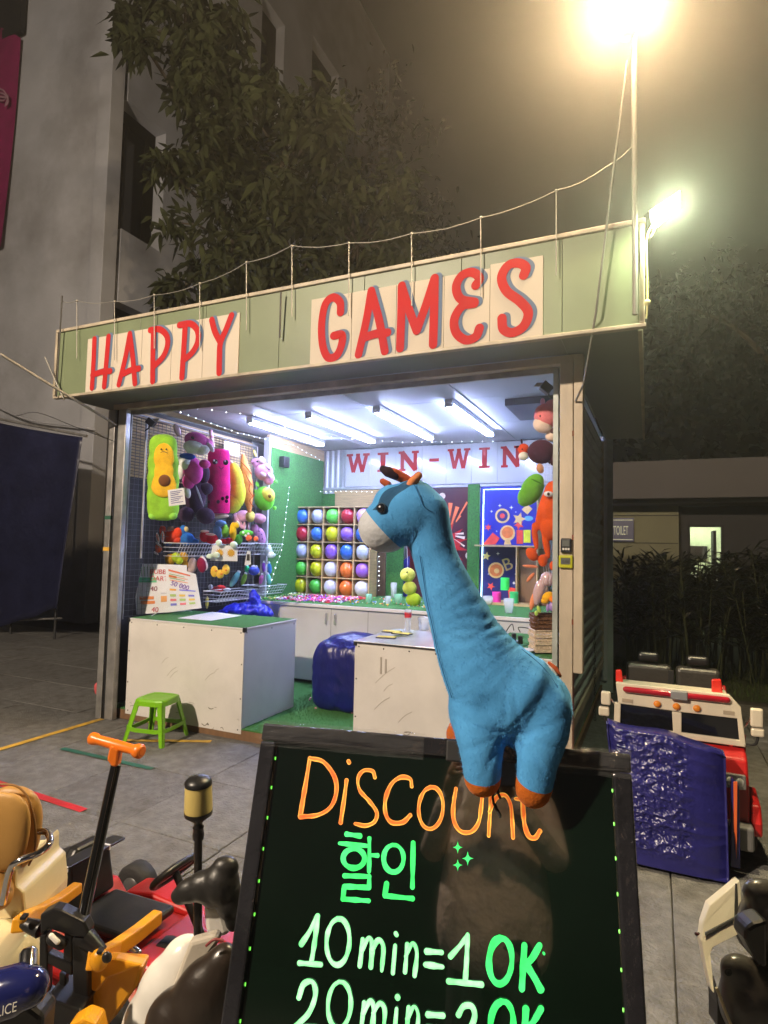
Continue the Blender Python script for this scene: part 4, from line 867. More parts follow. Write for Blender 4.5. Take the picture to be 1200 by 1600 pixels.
toy('apple_plush', 'pair of round red apple plushes in the middle of the upper basket', 326, 842, D-.1, [('apple', (195, 25, 45), [(320, 838, 8, 9), (331, 842, 10, 8), (351, 846, 9, 4), (358, 845, 6, 5)]), ('band', (235, 200, 190), [(320, 830, 7, 2, 0, -.02), (329, 835, 8, 2, -5, -.05)])], group='small plush toys in the baskets')
toy('dinosaur_plush', 'pale blue and green plush pair leaning in the upper basket', 344, 828, D-.06, [('body', (120, 160, 215), [(340, 832, 7, 12, 10), (345, 818, 9, 5)]), ('belly', (110, 175, 60), [(352, 830, 6, 10, 0, -.03), (347, 820, 7, 3)])], group='small plush toys in the baskets')
toy('duck_plush', 'yellow long necked plush standing in the upper basket', 365, 830, D-.08, [('body', (240, 190, 35), [(364, 831, 5.5, 15), (368, 821, 6, 5)]), ('ear', (235, 230, 200), [(372, 817, 4, 2, -50)])], group='small plush toys in the baskets')
toy('frog_plush', 'green frog plush with a flowery top at the right of the upper basket', 378, 838, D-.05, [('body', (90, 190, 70), [(373, 843, 6, 8), (385, 833, 11, 5)]), ('flower', (240, 240, 250), [(380, 832, 2, 2, 0, -.06), (388, 834, 2, 2, 0, -.06), (384, 837, 2, 2, 0, -.06)]), ('cheek', (235, 110, 60), [(389, 841, 5, 5, 0, -.05), (400, 842, 4, 4, 0, -.05)])], group='small plush toys in the baskets')
# baskets
def basket(label, p0, p1, X, dz, out, nw=16, nh=3):
    a, b = ax(*p0, X), ax(*p1, X); z0 = min(a.z, b.z)-dz; z1 = (a.z+b.z)/2; y0, y1 = a.y, b.y
    t = thing('wire_basket', label, 'basket', (X, (y0+y1)/2, z0), group='white wire baskets on the display grid')
    rim = MB(); rim.tube([(X, y0, z1), (X, y1, z1), (X+out, y1, z1), (X+out, y0, z1), (X, y0, z1)], .0042, 5)
    rim.build('rim', m_wire, t); wv = MB(); x1 = X+out*.75
    for i in range(nw+1): y = y0+(y1-y0)*i/nw; wv.tube([(X+out, y, z1), (x1, y, z0), (X, y, z0)], .0022, 4)
    for j in range(nh): u = j/nh; x = x1+(X+out-x1)*u; z = z0+(z1-z0)*u; wv.tube([(X, y0, z), (x, y0, z), (x, y1, z), (X, y1, z)], .0025, 4)
    for j in range(4): x = X+(x1-X)*j/4; wv.tube([(x, y0, z0), (x, y1, z0)], .002, 4)
    wv.build('mesh', m_wire, t); return t
basket('upper left white wire basket full of small plush toys', (256, 849), (326, 849), .14, .11, .2)
basket('upper middle white wire basket with the sun card in front', (328, 849), (372, 849), .14, .11, .2, 10)
basket('upper right white wire basket by the turf wall', (374, 849), (415, 849), .14, .11, .22, 10)
basket('lower middle white wire basket holding red packets', (318, 922), (375, 920), .14, .09, .22, 12)
basket('lower right white wire basket holding blue and green toys', (378, 914), (420, 912), .14, .09, .24, 10)
# grid wall
gw = thing('grid_wall', 'black wire display grid covering the left inner wall', 'grid', (.1, .95, .5))
gm = MB()
for k in range(37): y = .06+k*.048; gm.tube([(.1, y, .82), (.1, y, 2.5)], .002, 4)
for k in range(36): z = .82+k*.048; gm.tube([(.104, .06, z), (.104, 1.8, z)], .002, 4)
gm.build('wires', mat('dark grid wire', (.12, .12, .13), .5), gw)
fr = MB()
for p, q in (((.1, .05, .8), (.1, .05, 2.52)), ((.1, 1.8, .8), (.1, 1.8, 2.52)), ((.1, .05, 2.52), (.1, 1.8, 2.52)), ((.12, .2, 1.3), (.12, .2, 2.5))): fr.tube([p, q], .009, 6)
fr.build('frame', m_metal, gw)
MB().box((.0, .07, .1), (.02, 1.8, 2.6)).build('backing', m_black, gw)
bw = thing('slat_blind', 'light brown slatted blind behind the upper plush toys', 'blind', (.05, .9, 2.0))
for k in range(22): z = 2.56-k*.026; MB().box((.03, .1, z-.02), (.045, 1.79, z)).build('slat', m_ply, bw, .003)
# things hanging under the baskets
D = DX(320, 880, .34)
toy('ball_plush_cluster', 'cluster of amber and lime ball plushes hanging under the upper basket', 276, 880, D-.08, [('ball', (220, 165, 40), [(266, 874, 8, 9), (286, 871, 8, 9), (289, 882, 5, 7)]), ('middle', (190, 215, 50), [(275, 871, 7, 8, 0, -.05), (280, 876, 6, 6, 0, -.05)])])
toy('mouse_plush', 'beige oval plush hanging under the upper basket', 302, 884, D-.08, [('body', (195, 170, 165), [(301, 883, 7, 12), (298, 891, 5, 6)])])
toy('plum_plush', 'dark red oval plush hanging next to the beige one', 316, 883, D-.08, [('body', (130, 25, 55), [(315, 883, 7, 12, 10)]), ('edge', (235, 215, 200), [(318, 880, 6, 12, 20, .03)])])
toy('chick_cluster', 'bunch of yellow chick plushes hanging under the sun card', 343, 894, D-.05, [('chick', (235, 190, 70), [(335, 893, 6, 9), (344, 897, 6, 7), (353, 890, 6, 8)]), ('beak', (225, 130, 50), [(337, 892, 2, 1.5, 0, -.08), (346, 897, 2, 1.5, 0, -.08), (353, 891, 2, 1.5, 0, -.08)])])
toy('flower_plush', 'white flower shaped plush at the corner of the sun card', 333, 869, D-.18, [('body', (220, 235, 215), [(328, 869, 6, 4, 10), (338, 867, 6, 5, -20), (342, 848, 5, 5), (365, 851, 6, 5)])])
tg = thing('sun_card', 'white card with two yellow suns clipped to the upper basket', 'card', ad(350, 864, D-.15))
MB().prism([ad(328, 876, D-.15), ad(332, 851, D-.15), ad(371, 853, D-.15), ad(371, 877, D-.15)], Fw*.003).build('sheet', m_paper, tg)
for x, y in ((343, 864), (361, 864)):
    mb = MB(); n = 12; c_ = ad(x, y, D-.152); vs = [c_]
    for k in range(24): q = 7.4 if k % 2 == 0 else 4.6; vs.append(ad(x+q*math.cos(k*math.pi/12), y+q*math.sin(k*math.pi/12), D-.152))
    mb.add(vs, [(0, 1+(i+1) % 24, 1+i) for i in range(24)]); mb.build('sun', mat('sun print', c(215, 165, 50), .5), tg)
tg = thing('price_tag', 'small white price tag dangling below the upper right basket', 'tag', ad(386, 875, D-.16))
MB().prism([ad(382, 883, D-.15), ad(386, 861, D-.15), ad(391, 861, D-.15), ad(392, 882, D-.15)], Fw*.002).build('sheet', m_paper, tg)
MB().prism([ad(385, 876, D-.153), ad(386, 866, D-.153), ad(390, 866, D-.153), ad(390, 876, D-.153)], Fw*.001).build('print', m_dot, tg)
# assorted small toys right
D = DX(395, 890, .36); r3 = random.Random(6)
def trinket(label, px, py, q, rx=4, ry=9, ang=0, m=None): toy('packaged_toy', label, px, py, D-.05+r3.uniform(-.05, .05), [('body', m or plastic('pl %d %d %d' % q, c(*q)), [(px, py, rx, ry, ang), ]), ('cap', plastic('pl 230 230 235', c(230, 230, 235)), [(px+ry*.9*math.sin(-math.radians(ang)), py-ry*.95*math.cos(math.radians(ang)), rx*.6, 2.2, ang)])], 'toy', 'small packaged toys in the baskets')
trinket('teal bubble bottle slanting in the lower basket', 367, 905, (120, 190, 200), 5, 14, -30)
trinket('lime green toy pistol tip in the lower right basket', 381, 905, (150, 205, 80), 4, 10, -20)
trinket('bright green toy above the lower right basket', 386, 889, (40, 190, 120), 4, 6)
trinket('blue toy box behind the green toy', 397, 892, (70, 90, 200), 9, 7)
trinket('cyan bubble tube hanging near the turf wall', 421, 888, (40, 130, 220), 3.5, 9, 5)
trinket('violet bubble tube left of the cyan one', 412, 886, (150, 80, 200), 3, 8, 0)
trinket('pink bubble tube lowest near the turf wall', 408, 905, (220, 120, 190), 3.5, 8, -12)
trinket('mint bubble tube below the cyan one', 420, 905, (110, 210, 190), 4, 9, 10)
trinket('beige toy leaning over the lower right basket rim', 402, 894, (190, 160, 110), 3.5, 5, 30)
trinket('clear blue wrapped toy at the end of the upper right basket', 420, 862, (150, 190, 215), 6, 9, 0, mat('cellophane wrap', (.6, .75, .82), .15, coat=.5, bump=1, bs=18))
trinket('pale wrapped toy with a yellow tip beside the upper right basket', 424, 868, (200, 190, 120), 7, 4, 10, mat('cellophane wrap', (.6, .75, .82), .15))
trinket('row of small orange packets standing in the upper middle basket', 345, 858, (230, 140, 90), 7, 6)
toy('red_packets', 'pile of red packets in the lower middle basket', 340, 918, D-.1, [('body', plastic('pl red', c(210, 40, 45)), [(335, 919, 6, 3, 20), (346, 917, 7, 3, -10), (342, 922, 7, 3)]), ('wrap', plastic('pl 230 230 235', (1, 1, 1)), [(329, 917, 4, 4, 0, -.03), (355, 921, 6, 2.5)])], 'packets', 'small packaged toys in the baskets')
toy('yellow_plush', 'yellow dotted plush squeezed beside the price boards', 321, 945, D-.12, [('body', (235, 215, 90), [(320, 944, 6, 14, -10)])])
# ================================================================== PRICE BOARDS, BAG, PAPER
def card(label, q, D0, D1, nm='price_board'):
    t = thing(nm, label, 'price board', ad(*q[3], D0)); pn = (V((-Fw.x, -Fw.y, 0)).normalized()+V((.25, -.1, .22))).normalized(); P = [apl(x, y, ad(q[3][0], q[3][1], D0)+pn*D1, pn) for x, y in q]
    MB().prism(P, -pn*.006).build('sheet', m_paper, t, .001); return t, P
def on(P, u, v): return P[0].lerp(P[1], u).lerp(P[3].lerp(P[2], u), v)
Dz = dep(az(215, 958, .83)); D2 = dep(az(310, 950, .83))
t, P = card('white BUBBLE DARTS price board leaning behind the green counter top', [(209, 880), (292, 883), (290, 955), (213, 960)], Dz, 0)
n_ = (P[1]-P[0]).cross(P[3]-P[0]).normalized(); n_ = n_ if n_.dot(Fw) < 0 else -n_
def tx(P, t, s, u, v, size, q, nm='lettering', sx=1):
    o = on(P, u, v)+n_*.004; ex = (P[1]-P[0]); return text(nm, s, mat('ink %d %d %d' % q, c(*q), .5), t, o, ex, V(ex).cross(n_) * (1 if V(ex).cross(n_).z > 0 else -1), size, sx)
tx(P, t, 'BUBBLE', .29, .2, .058, (200, 40, 45)); tx(P, t, 'DARTS', .29, .34, .058, (200, 40, 45)); tx(P, t, '40', .29, .55, .06, (130, 30, 60)); tx(P, t, '40', .3, .97, .06, (190, 40, 50))
def patch(P, t, u0, v0, u1, v1, q, nm='print', h=.003):
    MB().add([on(P, a, b)+n_*h for a, b in ((u0, v1), (u1, v1), (u1, v0), (u0, v0))], [(0, 1, 2, 3)]).build(nm, mat('print %d %d %d' % q, c(*q), .5), t)
patch(P, t, .06, .28, .42, .38, (90, 190, 140)); patch(P, t, .08, .66, .36, .72, (225, 130, 60)); patch(P, t, .1, .75, .38, .81, (225, 130, 60)); patch(P, t, .5, .66, .62, .78, (225, 160, 90))
for k in range(6): patch(P, t, .08+k*.055, .06, .095+k*.055, .26, (120, 170, 120)) if k < 6 else 0
for k in range(4): patch(P, t, .5, .6+.0*k+.02*k, .9-.06*(k % 2), .606+.02*k, (110, 110, 130)) if k < 1 else patch(P, t, .65, .58+.05*k, .93-.06*(k % 2), .59+.05*k, (110, 110, 130))
t, P = card('second white price board reading 50 000 in front of the first', [(258, 882), (306, 897), (315, 950), (262, 957)], Dz, .03)
tx(P, t, '50 000', .12, .42, .058, (110, 50, 170)); patch(P, t, .1, .08, .8, .12, (225, 110, 70)); patch(P, t, .1, .2, .35, .25, (225, 130, 60)); patch(P, t, .1, .5, .3, .54, (235, 170, 60)); patch(P, t, .4, .5, .9, .53, (120, 120, 230))
for k in range(9): patch(P, t, .1+(k % 3)*.28, .62+.1*(k//3), .28+(k % 3)*.28, .67+.1*(k//3), [(170, 200, 110), (235, 200, 90), (120, 120, 210), (230, 120, 130)][k % 4])
for k in range(4): patch(P, t, .12, .17+.045*k, .6+.1*(k % 2), .185+.045*k, [(110, 170, 110), (225, 130, 60)][k % 2])
o = MB().prism([az(278, 966, .82), az(332, 956, .82), az(378, 962, .82), az(330, 970, .82)], (0, 0, .0015)).build('paper_sheet', m_paper); tag(o, 'laminated paper sheet lying on the green turf counter top', 'paper')
MBx = MB(); MBx.tube(cr([az(237, 962, .823), az(262, 948, .86), az(268, 938, .9), az(275, 950, .85), az(300, 955, .823)], 5), .004, 6); tag(MBx.build('white_cable', m_wire), 'white cable looped in front of the price boards', 'cable')
m_bag = mat('royal blue plastic bag', c(30, 40, 190), .28, var=.25, vs=4, bump=.9, bs=9, bumpd=.04, coat=.2)
def crumple(mb, voxel, amp, fr, seed, sm=4, flat=None):
    me = remesh(mb, voxel, sm)
    for v in me.vertices:
        n = v.normal; d = noise.noise(v.co*fr+V((seed, 0, 0)))+.5*noise.noise(v.co*fr*2.3+V((0, seed, 0))); rg = 1-abs(noise.noise(v.co*fr*1.6+V((0, 0, seed))))*2.4
        v.co += n*amp*(d+.7*rg)
    me.update(); return me
mb = MB(); D = dep(ax(390, 940, .4)); el(mb, 385, 952, 33, 10, D, 0, 0, 1.6); el(mb, 398, 940, 8, 18, D, 10, 0, 1); el(mb, 410, 955, 18, 8, D, -15, 0, 1.5); el(mb, 360, 956, 24, 6, D, 10, -.05, 2)
o = link('blue_bag', crumple(mb, .014, .022, 12, 3), m_bag); tag(o, 'crumpled blue plastic bag peaking up behind the green topped counter', 'plastic bag')
mb = MB(); cx, cy_ = 1.72, 1.0
mb.ell((cx, cy_, .36), (.26, 0, 0), (0, .25, 0), (0, 0, .29), 24, 16, .42); mb.ell((cx+.05, cy_, .62), (.24, 0, 0), (0, .2, 0), (0, 0, .09)); mb.ell((cx+.32, cy_+.1, .66), (.2, 0, .03), (0, .12, 0), (0, 0, .05))
me = crumple(mb, .016, .009, 5, 8)
for v in me.vertices:
    if v.co.z < .085: v.co.z = .085+(.085-v.co.z)*.02
o = link('blue_sack', me, mat('dark blue sack', c(18, 22, 100), .3, var=.3, vs=4, bump=.8, bs=7, bumpd=.03, stretch=(1.6, 1.6, .5))); tag(o, 'big full blue plastic sack standing on the green carpet between the counters', 'sack')
# ================================================================== RIGHT POST TOYS AND SMALL GEAR
D = dep(ay(850, 650, .25))
toy('axolotl_plush', 'pink and peach plush at the very top of the right post', 852, 650, D, [('body', (225, 125, 130), [(854, 650, 20, 20, 20), (862, 638, 12, 14)]), ('cheek', (230, 205, 190), [(848, 665, 16, 12, -25, -.01), (862, 682, 10, 8)]), ('ear', (210, 150, 175), [(848, 628, 4, 6), (868, 642, 5, 12, -20)]), ('fin', (80, 50, 55), [(868, 672, 9, 5, 20, -.1)]), ('eye', BLK, [(844, 650, 1.2, 1.8, 0, -.11)])])
toy('fox_plush', 'small orange and white fox head plush poking left under the pink one', 820, 706, D+.05, [('head', (225, 80, 40), [(818, 702, 9, 9)]), ('muzzle', (230, 230, 220), [(818, 713, 8, 7, 0, -.02)]), ('ear', (60, 30, 30), [(809, 698, 4, 1.6, 15), (815, 690, 1.6, 4, 10)]), ('eye', BLK, [(816, 702, 1.2, 1.2, 0, -.06)])])
toy('seal_plush', 'dark plum round plush beside the fox head on the right post', 850, 706, D, [('body', (70, 35, 50), [(846, 706, 22, 19), (868, 712, 16, 16)]), ('tag', (210, 150, 110), [(844, 732, 6, 8, 20, -.02)])])
toy('frog_head_plush', 'bright green frog plush with folded smile left of the orange monster', 828, 770, D-.02, [('body', (105, 175, 55), [(831, 765, 17, 27, -28), (822, 775, 13, 17, -20)]), ('mouth', (60, 120, 35), [(838, 752, 9, 1, -25, -.1)]), ('foot', (130, 200, 80), [(812, 785, 3, 2)])])
mb = MB(); DO = D-.12
for b in ((865, 776, 16, 25, 3), (861, 800, 18, 24), (861, 822, 18, 22), (845, 800, 6, 34, -13), (836, 838, 5, 22, 8), (831, 866, 8.5, 12, 35), (853, 848, 5.5, 26, 10), (848, 876, 7.5, 10, 5), (868, 855, 5, 26, -2), (864, 884, 6, 8), (880, 850, 5, 28, -3), (881, 878, 7, 11)): el(mb, b[0], b[1], b[2], b[3], DO, b[4] if len(b) > 4 else 0, 0, .8)
me = remesh(mb, .0065, 3); t = thing('octopus_plush', 'long legged orange monster plush with a single eye on the right post', 'plush toy', ad(860, 800, DO), group='plush toys hanging in the stall')
link('body', me, plushm('orange monster', c(215, 85, 30)), t)
mb = MB(); el(mb, 857, 772, 7.4, 4.6, DO, -3, -.055, .7); mb.build('eye', m_paper, t); mb = MB(); el(mb, 857, 772, 2.3, 2.6, DO, 0, -.085, .7); mb.build('pupil', m_black, t)
t = thing('mini_grid', 'white wire rack with strings above the orange monster', 'rack', ad(865, 740, D)); mb = MB()
for x in range(850, 880, 5): mb.tube([ad(x, 724, D-.1), ad(x+(x % 3)-1, 758, D-.12)], .0016, 4)
for y in (728, 741): mb.tube([ad(848, y, D-.1), ad(880, y+2, D-.1)], .002, 4)
for x in range(848, 880, 4): mb.tube(cr([ad(x, 880, D-.1), ad(x+2, 895, D-.12), ad(x+3*math.sin(x), 912, D-.1)], 3), .0012, 4)
mb.build('wires', m_wire, t)
toy('duck_bill_plush', 'yellow and orange plush with duck bill hanging low on the right post', 862, 935, D-.12, [('body', (235, 175, 40), [(856, 932, 10, 7, 30), (852, 938, 7, 5, 20)]), ('bill', (235, 130, 40), [(868, 937, 10, 6, -5, -.03)]), ('eye', BLK, [(866, 923, 2, 2, 0, -.04)])])
toy('wrapped_plush', 'pale pink plush wrapped in clear film beneath the orange monster legs', 840, 930, D-.05, [('body', mat('cellophane pink', c(200, 170, 175), .2, coat=.6, bump=1, bs=15), [(842, 925, 9, 22, -15), (856, 905, 12, 12)]), ('arm', (225, 140, 100), [(829, 885, 13, 2.5, -5), (829, 902, 3, 9, -40), (832, 940, 4, 14, -10)])])
toy('hair_clips', 'bundle of colourful hair clips below the duck plush', 850, 948, D-.13, [('clip', plastic('pl 180 215 90', c(180, 215, 90)), [(842, 952, 3, 6, 20), (838, 958, 3, 4)]), ('clip', plastic('pl violet', c(160, 130, 200)), [(864, 948, 7, 8), (856, 950, 3, 6)]), ('band', plastic('pl green2', c(60, 180, 110)), [(872, 946, 4, 10)])], 'clips', 'small packaged toys in the baskets')
# wicker + white woven basket
m_wick = mat('wicker', c(110, 72, 40), .7, var=.5, vs=60, bump=1, bs=90, stretch=(1, 1, 2)); m_weave = mat('cream woven plastic', c(205, 185, 160), .5, var=.25, vs=50, bump=1, bs=70)
def crate(nm, label, px0, py0, px1, py1, D, depth, m, flare=.92, n=7):
    t = thing(nm, label, 'basket', ad((px0+px1)/2, py1, D)); a, b = ad(px0, py0, D), ad(px1, py0, D); h = (py1-py0)*D/FPX; dn = -Z3*h; e = (b-a); bk = Fw.copy(); bk.z = 0; bk = bk.normalized()*depth
    cen = (a+b)/2+bk/2
    top = [a, b, b+bk, a+bk]; bot = [cen+(p-cen)*flare+dn for p in top]
    for j in range(n):   # woven courses
        u0, u1 = j/n, (j+.86)/n; R0 = [p.lerp(q, u0) for p, q in zip(top, bot)]; R1 = [p.lerp(q, u1) for p, q in zip(top, bot)]
        mb = MB()
        for i in range(4):
            p0, p1, q0, q1 = R0[i], R0[(i+1) % 4], R1[i], R1[(i+1) % 4]; nn = (p1-p0).cross(Z3).normalized()*.004*(1 if j % 2 else -1); mb.hexa([q0, q1, q1+nn*2, q0+nn*2, p0, p1, p1+nn*2, p0+nn*2])
        mb.build('course', m, t)
    mb = MB(); k = 9
    for i in range(4):
        for j in range(k): u = (j+.5)/k; p = top[i].lerp(top[(i+1) % 4], u); q = bot[i].lerp(bot[(i+1) % 4], u); mb.tube([p, q], .003, 4)
    mb.build('stake', m, t); MB().tube(top+[top[0]], .006, 6).build('rim', m, t); MB().add(bot, [(0, 1, 2, 3)]).build('base', m, t)
crate('wicker_basket', 'brown wicker basket of trinkets sitting on the cream woven one', 836, 962, 878, 985, D-.1, .14, m_wick)
crate('woven_basket', 'cream woven plastic basket on the green counter by the right post', 836, 986, 878, 1020, D-.12, .16, m_weave, .95, 6)
# power sockets and white dish
t = thing('power_strip', 'white power strip with two black adapters on the green right counter', 'power strip', ad(800, 1000, D+.3))
D3 = dep(az(800, 1008, .8))
mb = MB(); el(mb, 795, 1003, 18, 4, D3, -5, 0, 1.5, .6); mb.build('strip', m_whitep, t, 0)
for x, y in ((803, 996), (813, 1000)): c1 = ad(x, y, D3-.03); MB().obox(c1, Rt*.014, Fw*.014, Up*.026).build('adapter', m_blackp, t, .004)
MB().tube(cr([ad(803, 985, D3), ad(800, 975, D3), ad(792, 985, D3+.1), ad(785, 1000, D3)], 5), .0035, 5).tube(cr([ad(813, 988, D3), ad(811, 980, D3), ad(835, 985, D3+.1), ad(838, 1000, D3)], 5), .0035, 5).build('cord', m_blackr, t)
t = thing('dish', 'shallow white dish at the front of the green right counter', 'dish', ad(815, 1020, D3-.2)); D4 = dep(az(814, 1020, .8))
p = az(814, 1020, .802); MB()._lathe(p, Z3, [(0, .02), (.004, .05), (.022, .075), (.02, .078), (.0, .055)], 20).build('bowl', m_whitep, t)
# LED light hoop
# timers on the post
for nm, lb, m, x0, y0, x1, y1 in (('timer', 'black digital timer with three white buttons on the right post', m_blackp, 876, 841, 893, 864), ('timer', 'yellow green rounded digital timer just below the black one', plastic('lime plastic', c(190, 190, 40)), 873, 867, 895, 888)):
    a, b = ay(x0, y0, -.045), ay(x1, y1, -.045); t = thing(nm, lb, 'timer', (a+b)/2); z0, z1 = b.z, a.z
    MB().box((a.x, -.052, z0), (b.x, -.031, z1)).build('case', m, t, .008, seg=3)
    w_ = b.x-a.x; h_ = z1-z0; f = .5 if m is m_blackp else .34
    MB().box((a.x+w_*.17, -.0545, z0+h_*(f-.05)), (b.x-w_*.17, -.0525, z1-h_*.14 if m is m_blackp else z0+h_*.78)).build('screen', mat('lcd grey', (.12, .13, .12), .3), t)
    if m is m_blackp:
        for k in range(3): MB().lathe((a.x+w_*(.27+.24*k), -.0525, z0+h_*.26), -Y3, [(0, .007), (.003, .006)], 10).build('button', m_whitep, t)
    else: text('lettering', '0:00', m_dot, t, (a.x+w_*.27, -.0555, z0+h_*.4), X3, Z3, .022)
# clip spot lamps (unlit)
for lb, px, py, sgn_, Y in (('black clip spotlight above the avocado plush', 236, 660, 1, .12), ('black clip spotlight at the top of the right post', 853, 606, -1, .1)):
    p = ay(px, py, Y) if px > 500 else ax(px, py, .2); t = thing('clip_light', lb, 'spotlight', p, group='unlit clip spotlights')
    MB().obox(p, (Rt*.6-Up*.5)*.045, Fw*.03, (Rt*.5+Up*.6)*.035).build('head', m_blackp, t, .006)
    MB().obox(p+Rt*.035*sgn_+Up*.02, Rt*.03, Fw*.006, Up*.012+Rt*.01).build('visor', mat('pale visor', (.3, .26, .2), .4), t)
    MB().tube([p, p-Up*.05-Rt*.02*sgn_, p-Up*.07-Rt*.05*sgn_], .006, 6).build('arm', m_blackp, t)
tg = thing('paper_notice', 'white paper notice pinned above the banana plush', 'paper', ax(362, 700, .12)); p = ax(362, 702, .14)
MB().box((p.x, p.y-.12, p.z-.06), (p.x+.003, p.y+.12, p.z+.07)).build('sheet', m_paper, tg); MB().box((p.x+.0035, p.y-.05, p.z-.02), (p.x+.0045, p.y+.05, p.z+.03)).build('print', mat('yellow grey print', c(190, 185, 110), .5), tg)
p = ax(440, 722, .26); o = MB().box((p.x, p.y-.05, p.z-.06), (p.x+.07, p.y+.06, p.z+.06)).build('wall_speaker', m_blackp, None, .006); tag(o, 'small dark speaker box high on the green turf wall', 'speaker')
# string of yellow plush lilies behind the neck
D = dep(ay(640, 900, 1.9))
t = toy('yellow_plush_string', 'string of yellow green fluffy plush balls left of the giraffe neck', 638, 940, D, [('top_ball', (215, 215, 95), [(637, 898, 12, 11), (632, 901, 6, 5, 30, -.05)]), ('middle_ball', (190, 200, 80), [(640, 919, 11, 11)]), ('bottom_ball', (165, 190, 45), [(646, 937, 12, 11)]), ('eye', BLK, [(636, 894, 1.4, 1.4, 0, -.07)])])
MB().tube([ad(637, 888, D), ad(636, 850, D+.2), ad(638, 800, D+.3)], .002, 4).build('string', m_wire, t)
# ================================================================== STOOL
st_ = thing('plastic_stool', 'lime green plastic stool standing before the white counter', 'stool', (.77, -.2, 0), .18)
m_lime = mat('lime plastic stool', c(120, 185, 20), .35, var=.06, bump=.05)
hw, ft, Hs = .115, .165, .31
mb = MB(); n = 10; vs = []
def sq(r, z, k=5):
    out = []
    for q in range(4):
        for j in range(k): a = math.pi/2*q+math.pi/2*j/k+math.pi/4; x, y = math.cos(a), math.sin(a); m_ = (abs(x)**5+abs(y)**5)**(-.2); out.append(V((x*m_*r, y*m_*r, z)))
    return out
prs = [(hw*.2, Hs-.012), (hw*.75, Hs-.008), (hw*.95, Hs), (hw*1.05, Hs-.004), (hw*1.09, Hs-.014), (hw*1.12, Hs-.045), (hw*1.1, Hs-.045), (hw*1.02, Hs-.018), (hw*.2, Hs-.022)]
for r, z in prs: vs += sq(r, z)
mb.add(vs+[V((0, 0, Hs-.013))], [(i*20+j, i*20+(j+1) % 20, (i+1)*20+(j+1) % 20, (i+1)*20+j) for i in range(8) for j in range(20)]+[(180, j, (j+1) % 20) for j in range(20)], False); mb.build('seat', m_lime, st_, local=True)
for sx in (-1, 1):
    for sy in (-1, 1):
        mb = MB(); T = V((sx*hw*.98, sy*hw*.98, Hs-.03)); B = V((sx*ft, sy*ft, 0)); w0, w1 = .042, .028; t_ = .007
        for ax_ in (0, 1):   # angle section leg: two flat flanges
            e = V((-sx, 0, 0)) if ax_ == 0 else V((0, -sy, 0)); nn = V((0, -sy, 0)) if ax_ == 0 else V((-sx, 0, 0))
            mb.hexa([B, B+e*w1, B+e*w1+nn*t_, B+nn*t_, T, T+e*w0, T+e*w0+nn*t_, T+nn*t_])
        mb.build('leg', m_lime, st_, local=True)
for k in range(4):
    a, b_ = [(V((-1, -1, 0)), V((1, -1, 0))), (V((1, -1, 0)), V((1, 1, 0))), (V((1, 1, 0)), V((-1, 1, 0))), (V((-1, 1, 0)), V((-1, -1, 0)))][k]
    f = .146; z = .10; A, B = a*f+Z3*z, b_*f+Z3*z; nn = -(a+b_).normalized()*.007
    P = [A.lerp(B, i/8)+Z3*(.018 if i in (0, 8) else .004 if i in (1, 7) else 0) for i in range(9)]
    mb = MB()
    for p, q in zip(P, P[1:]): mb.hexa([p-Z3*.016, q-Z3*.016, q-Z3*.016+nn, p-Z3*.016+nn, p+Z3*.012, q+Z3*.012, q+Z3*.012+nn, p+Z3*.012+nn])
    mb.build('brace', m_lime, st_, local=True)
# ================================================================== LED WRITING BOARD
A = V((3.40902, -2.60657, 1.08391)); B = V((4.06526, -2.4552, 1.08391)); e_ = (B-A).normalized(); n_ = V((e_.y, -e_.x, 0)); TH = math.radians(17.5)
dn_ = -Z3*math.cos(TH)+n_*math.sin(TH); N_ = n_*math.cos(TH)+Z3*math.sin(TH); WB = (B-A).length; HB = .82
bd = thing('led_writing_board', 'black glossy discount writing board with neon marker lettering under the blue giraffe', 'sign board', (A+B)/2+dn_*HB)
def bq(u, v, h=0): return A+e_*u*WB+dn_*v+N_*h   # u across 0..1, v metres down, h out of the face
fw_ = .031
m_frame = mat('glossy wrapped black frame', (.02, .02, .024), .16, var=.2, vs=10, bump=.35, bs=22, coat=.8, bumpd=.02)
def bar(a, b, c_, d, h0, h1): return MB().hexa([a+N_*h0, b+N_*h0, c_+N_*h0, d+N_*h0, a+N_*h1, b+N_*h1, c_+N_*h1, d+N_*h1])
uf = fw_/WB
bar(bq(0, 0), bq(1, 0), bq(1, fw_), bq(0, fw_), -.03, .006).build('frame_rail', m_frame, bd, .004)
bar(bq(0, HB-fw_), bq(1, HB-fw_), bq(1, HB), bq(0, HB), -.03, .006).build('frame_rail', m_frame, bd, .004)
bar(bq(0, fw_+.0005), bq(uf, fw_+.0005), bq(uf, HB-fw_-.0005), bq(0, HB-fw_-.0005), -.03, .006).build('frame_stile', m_frame, bd, .004)
bar(bq(1-uf, fw_+.0005), bq(1, fw_+.0005), bq(1, HB-fw_-.0005), bq(1-uf, HB-fw_-.0005), -.03, .006).build('frame_stile', m_frame, bd, .004)
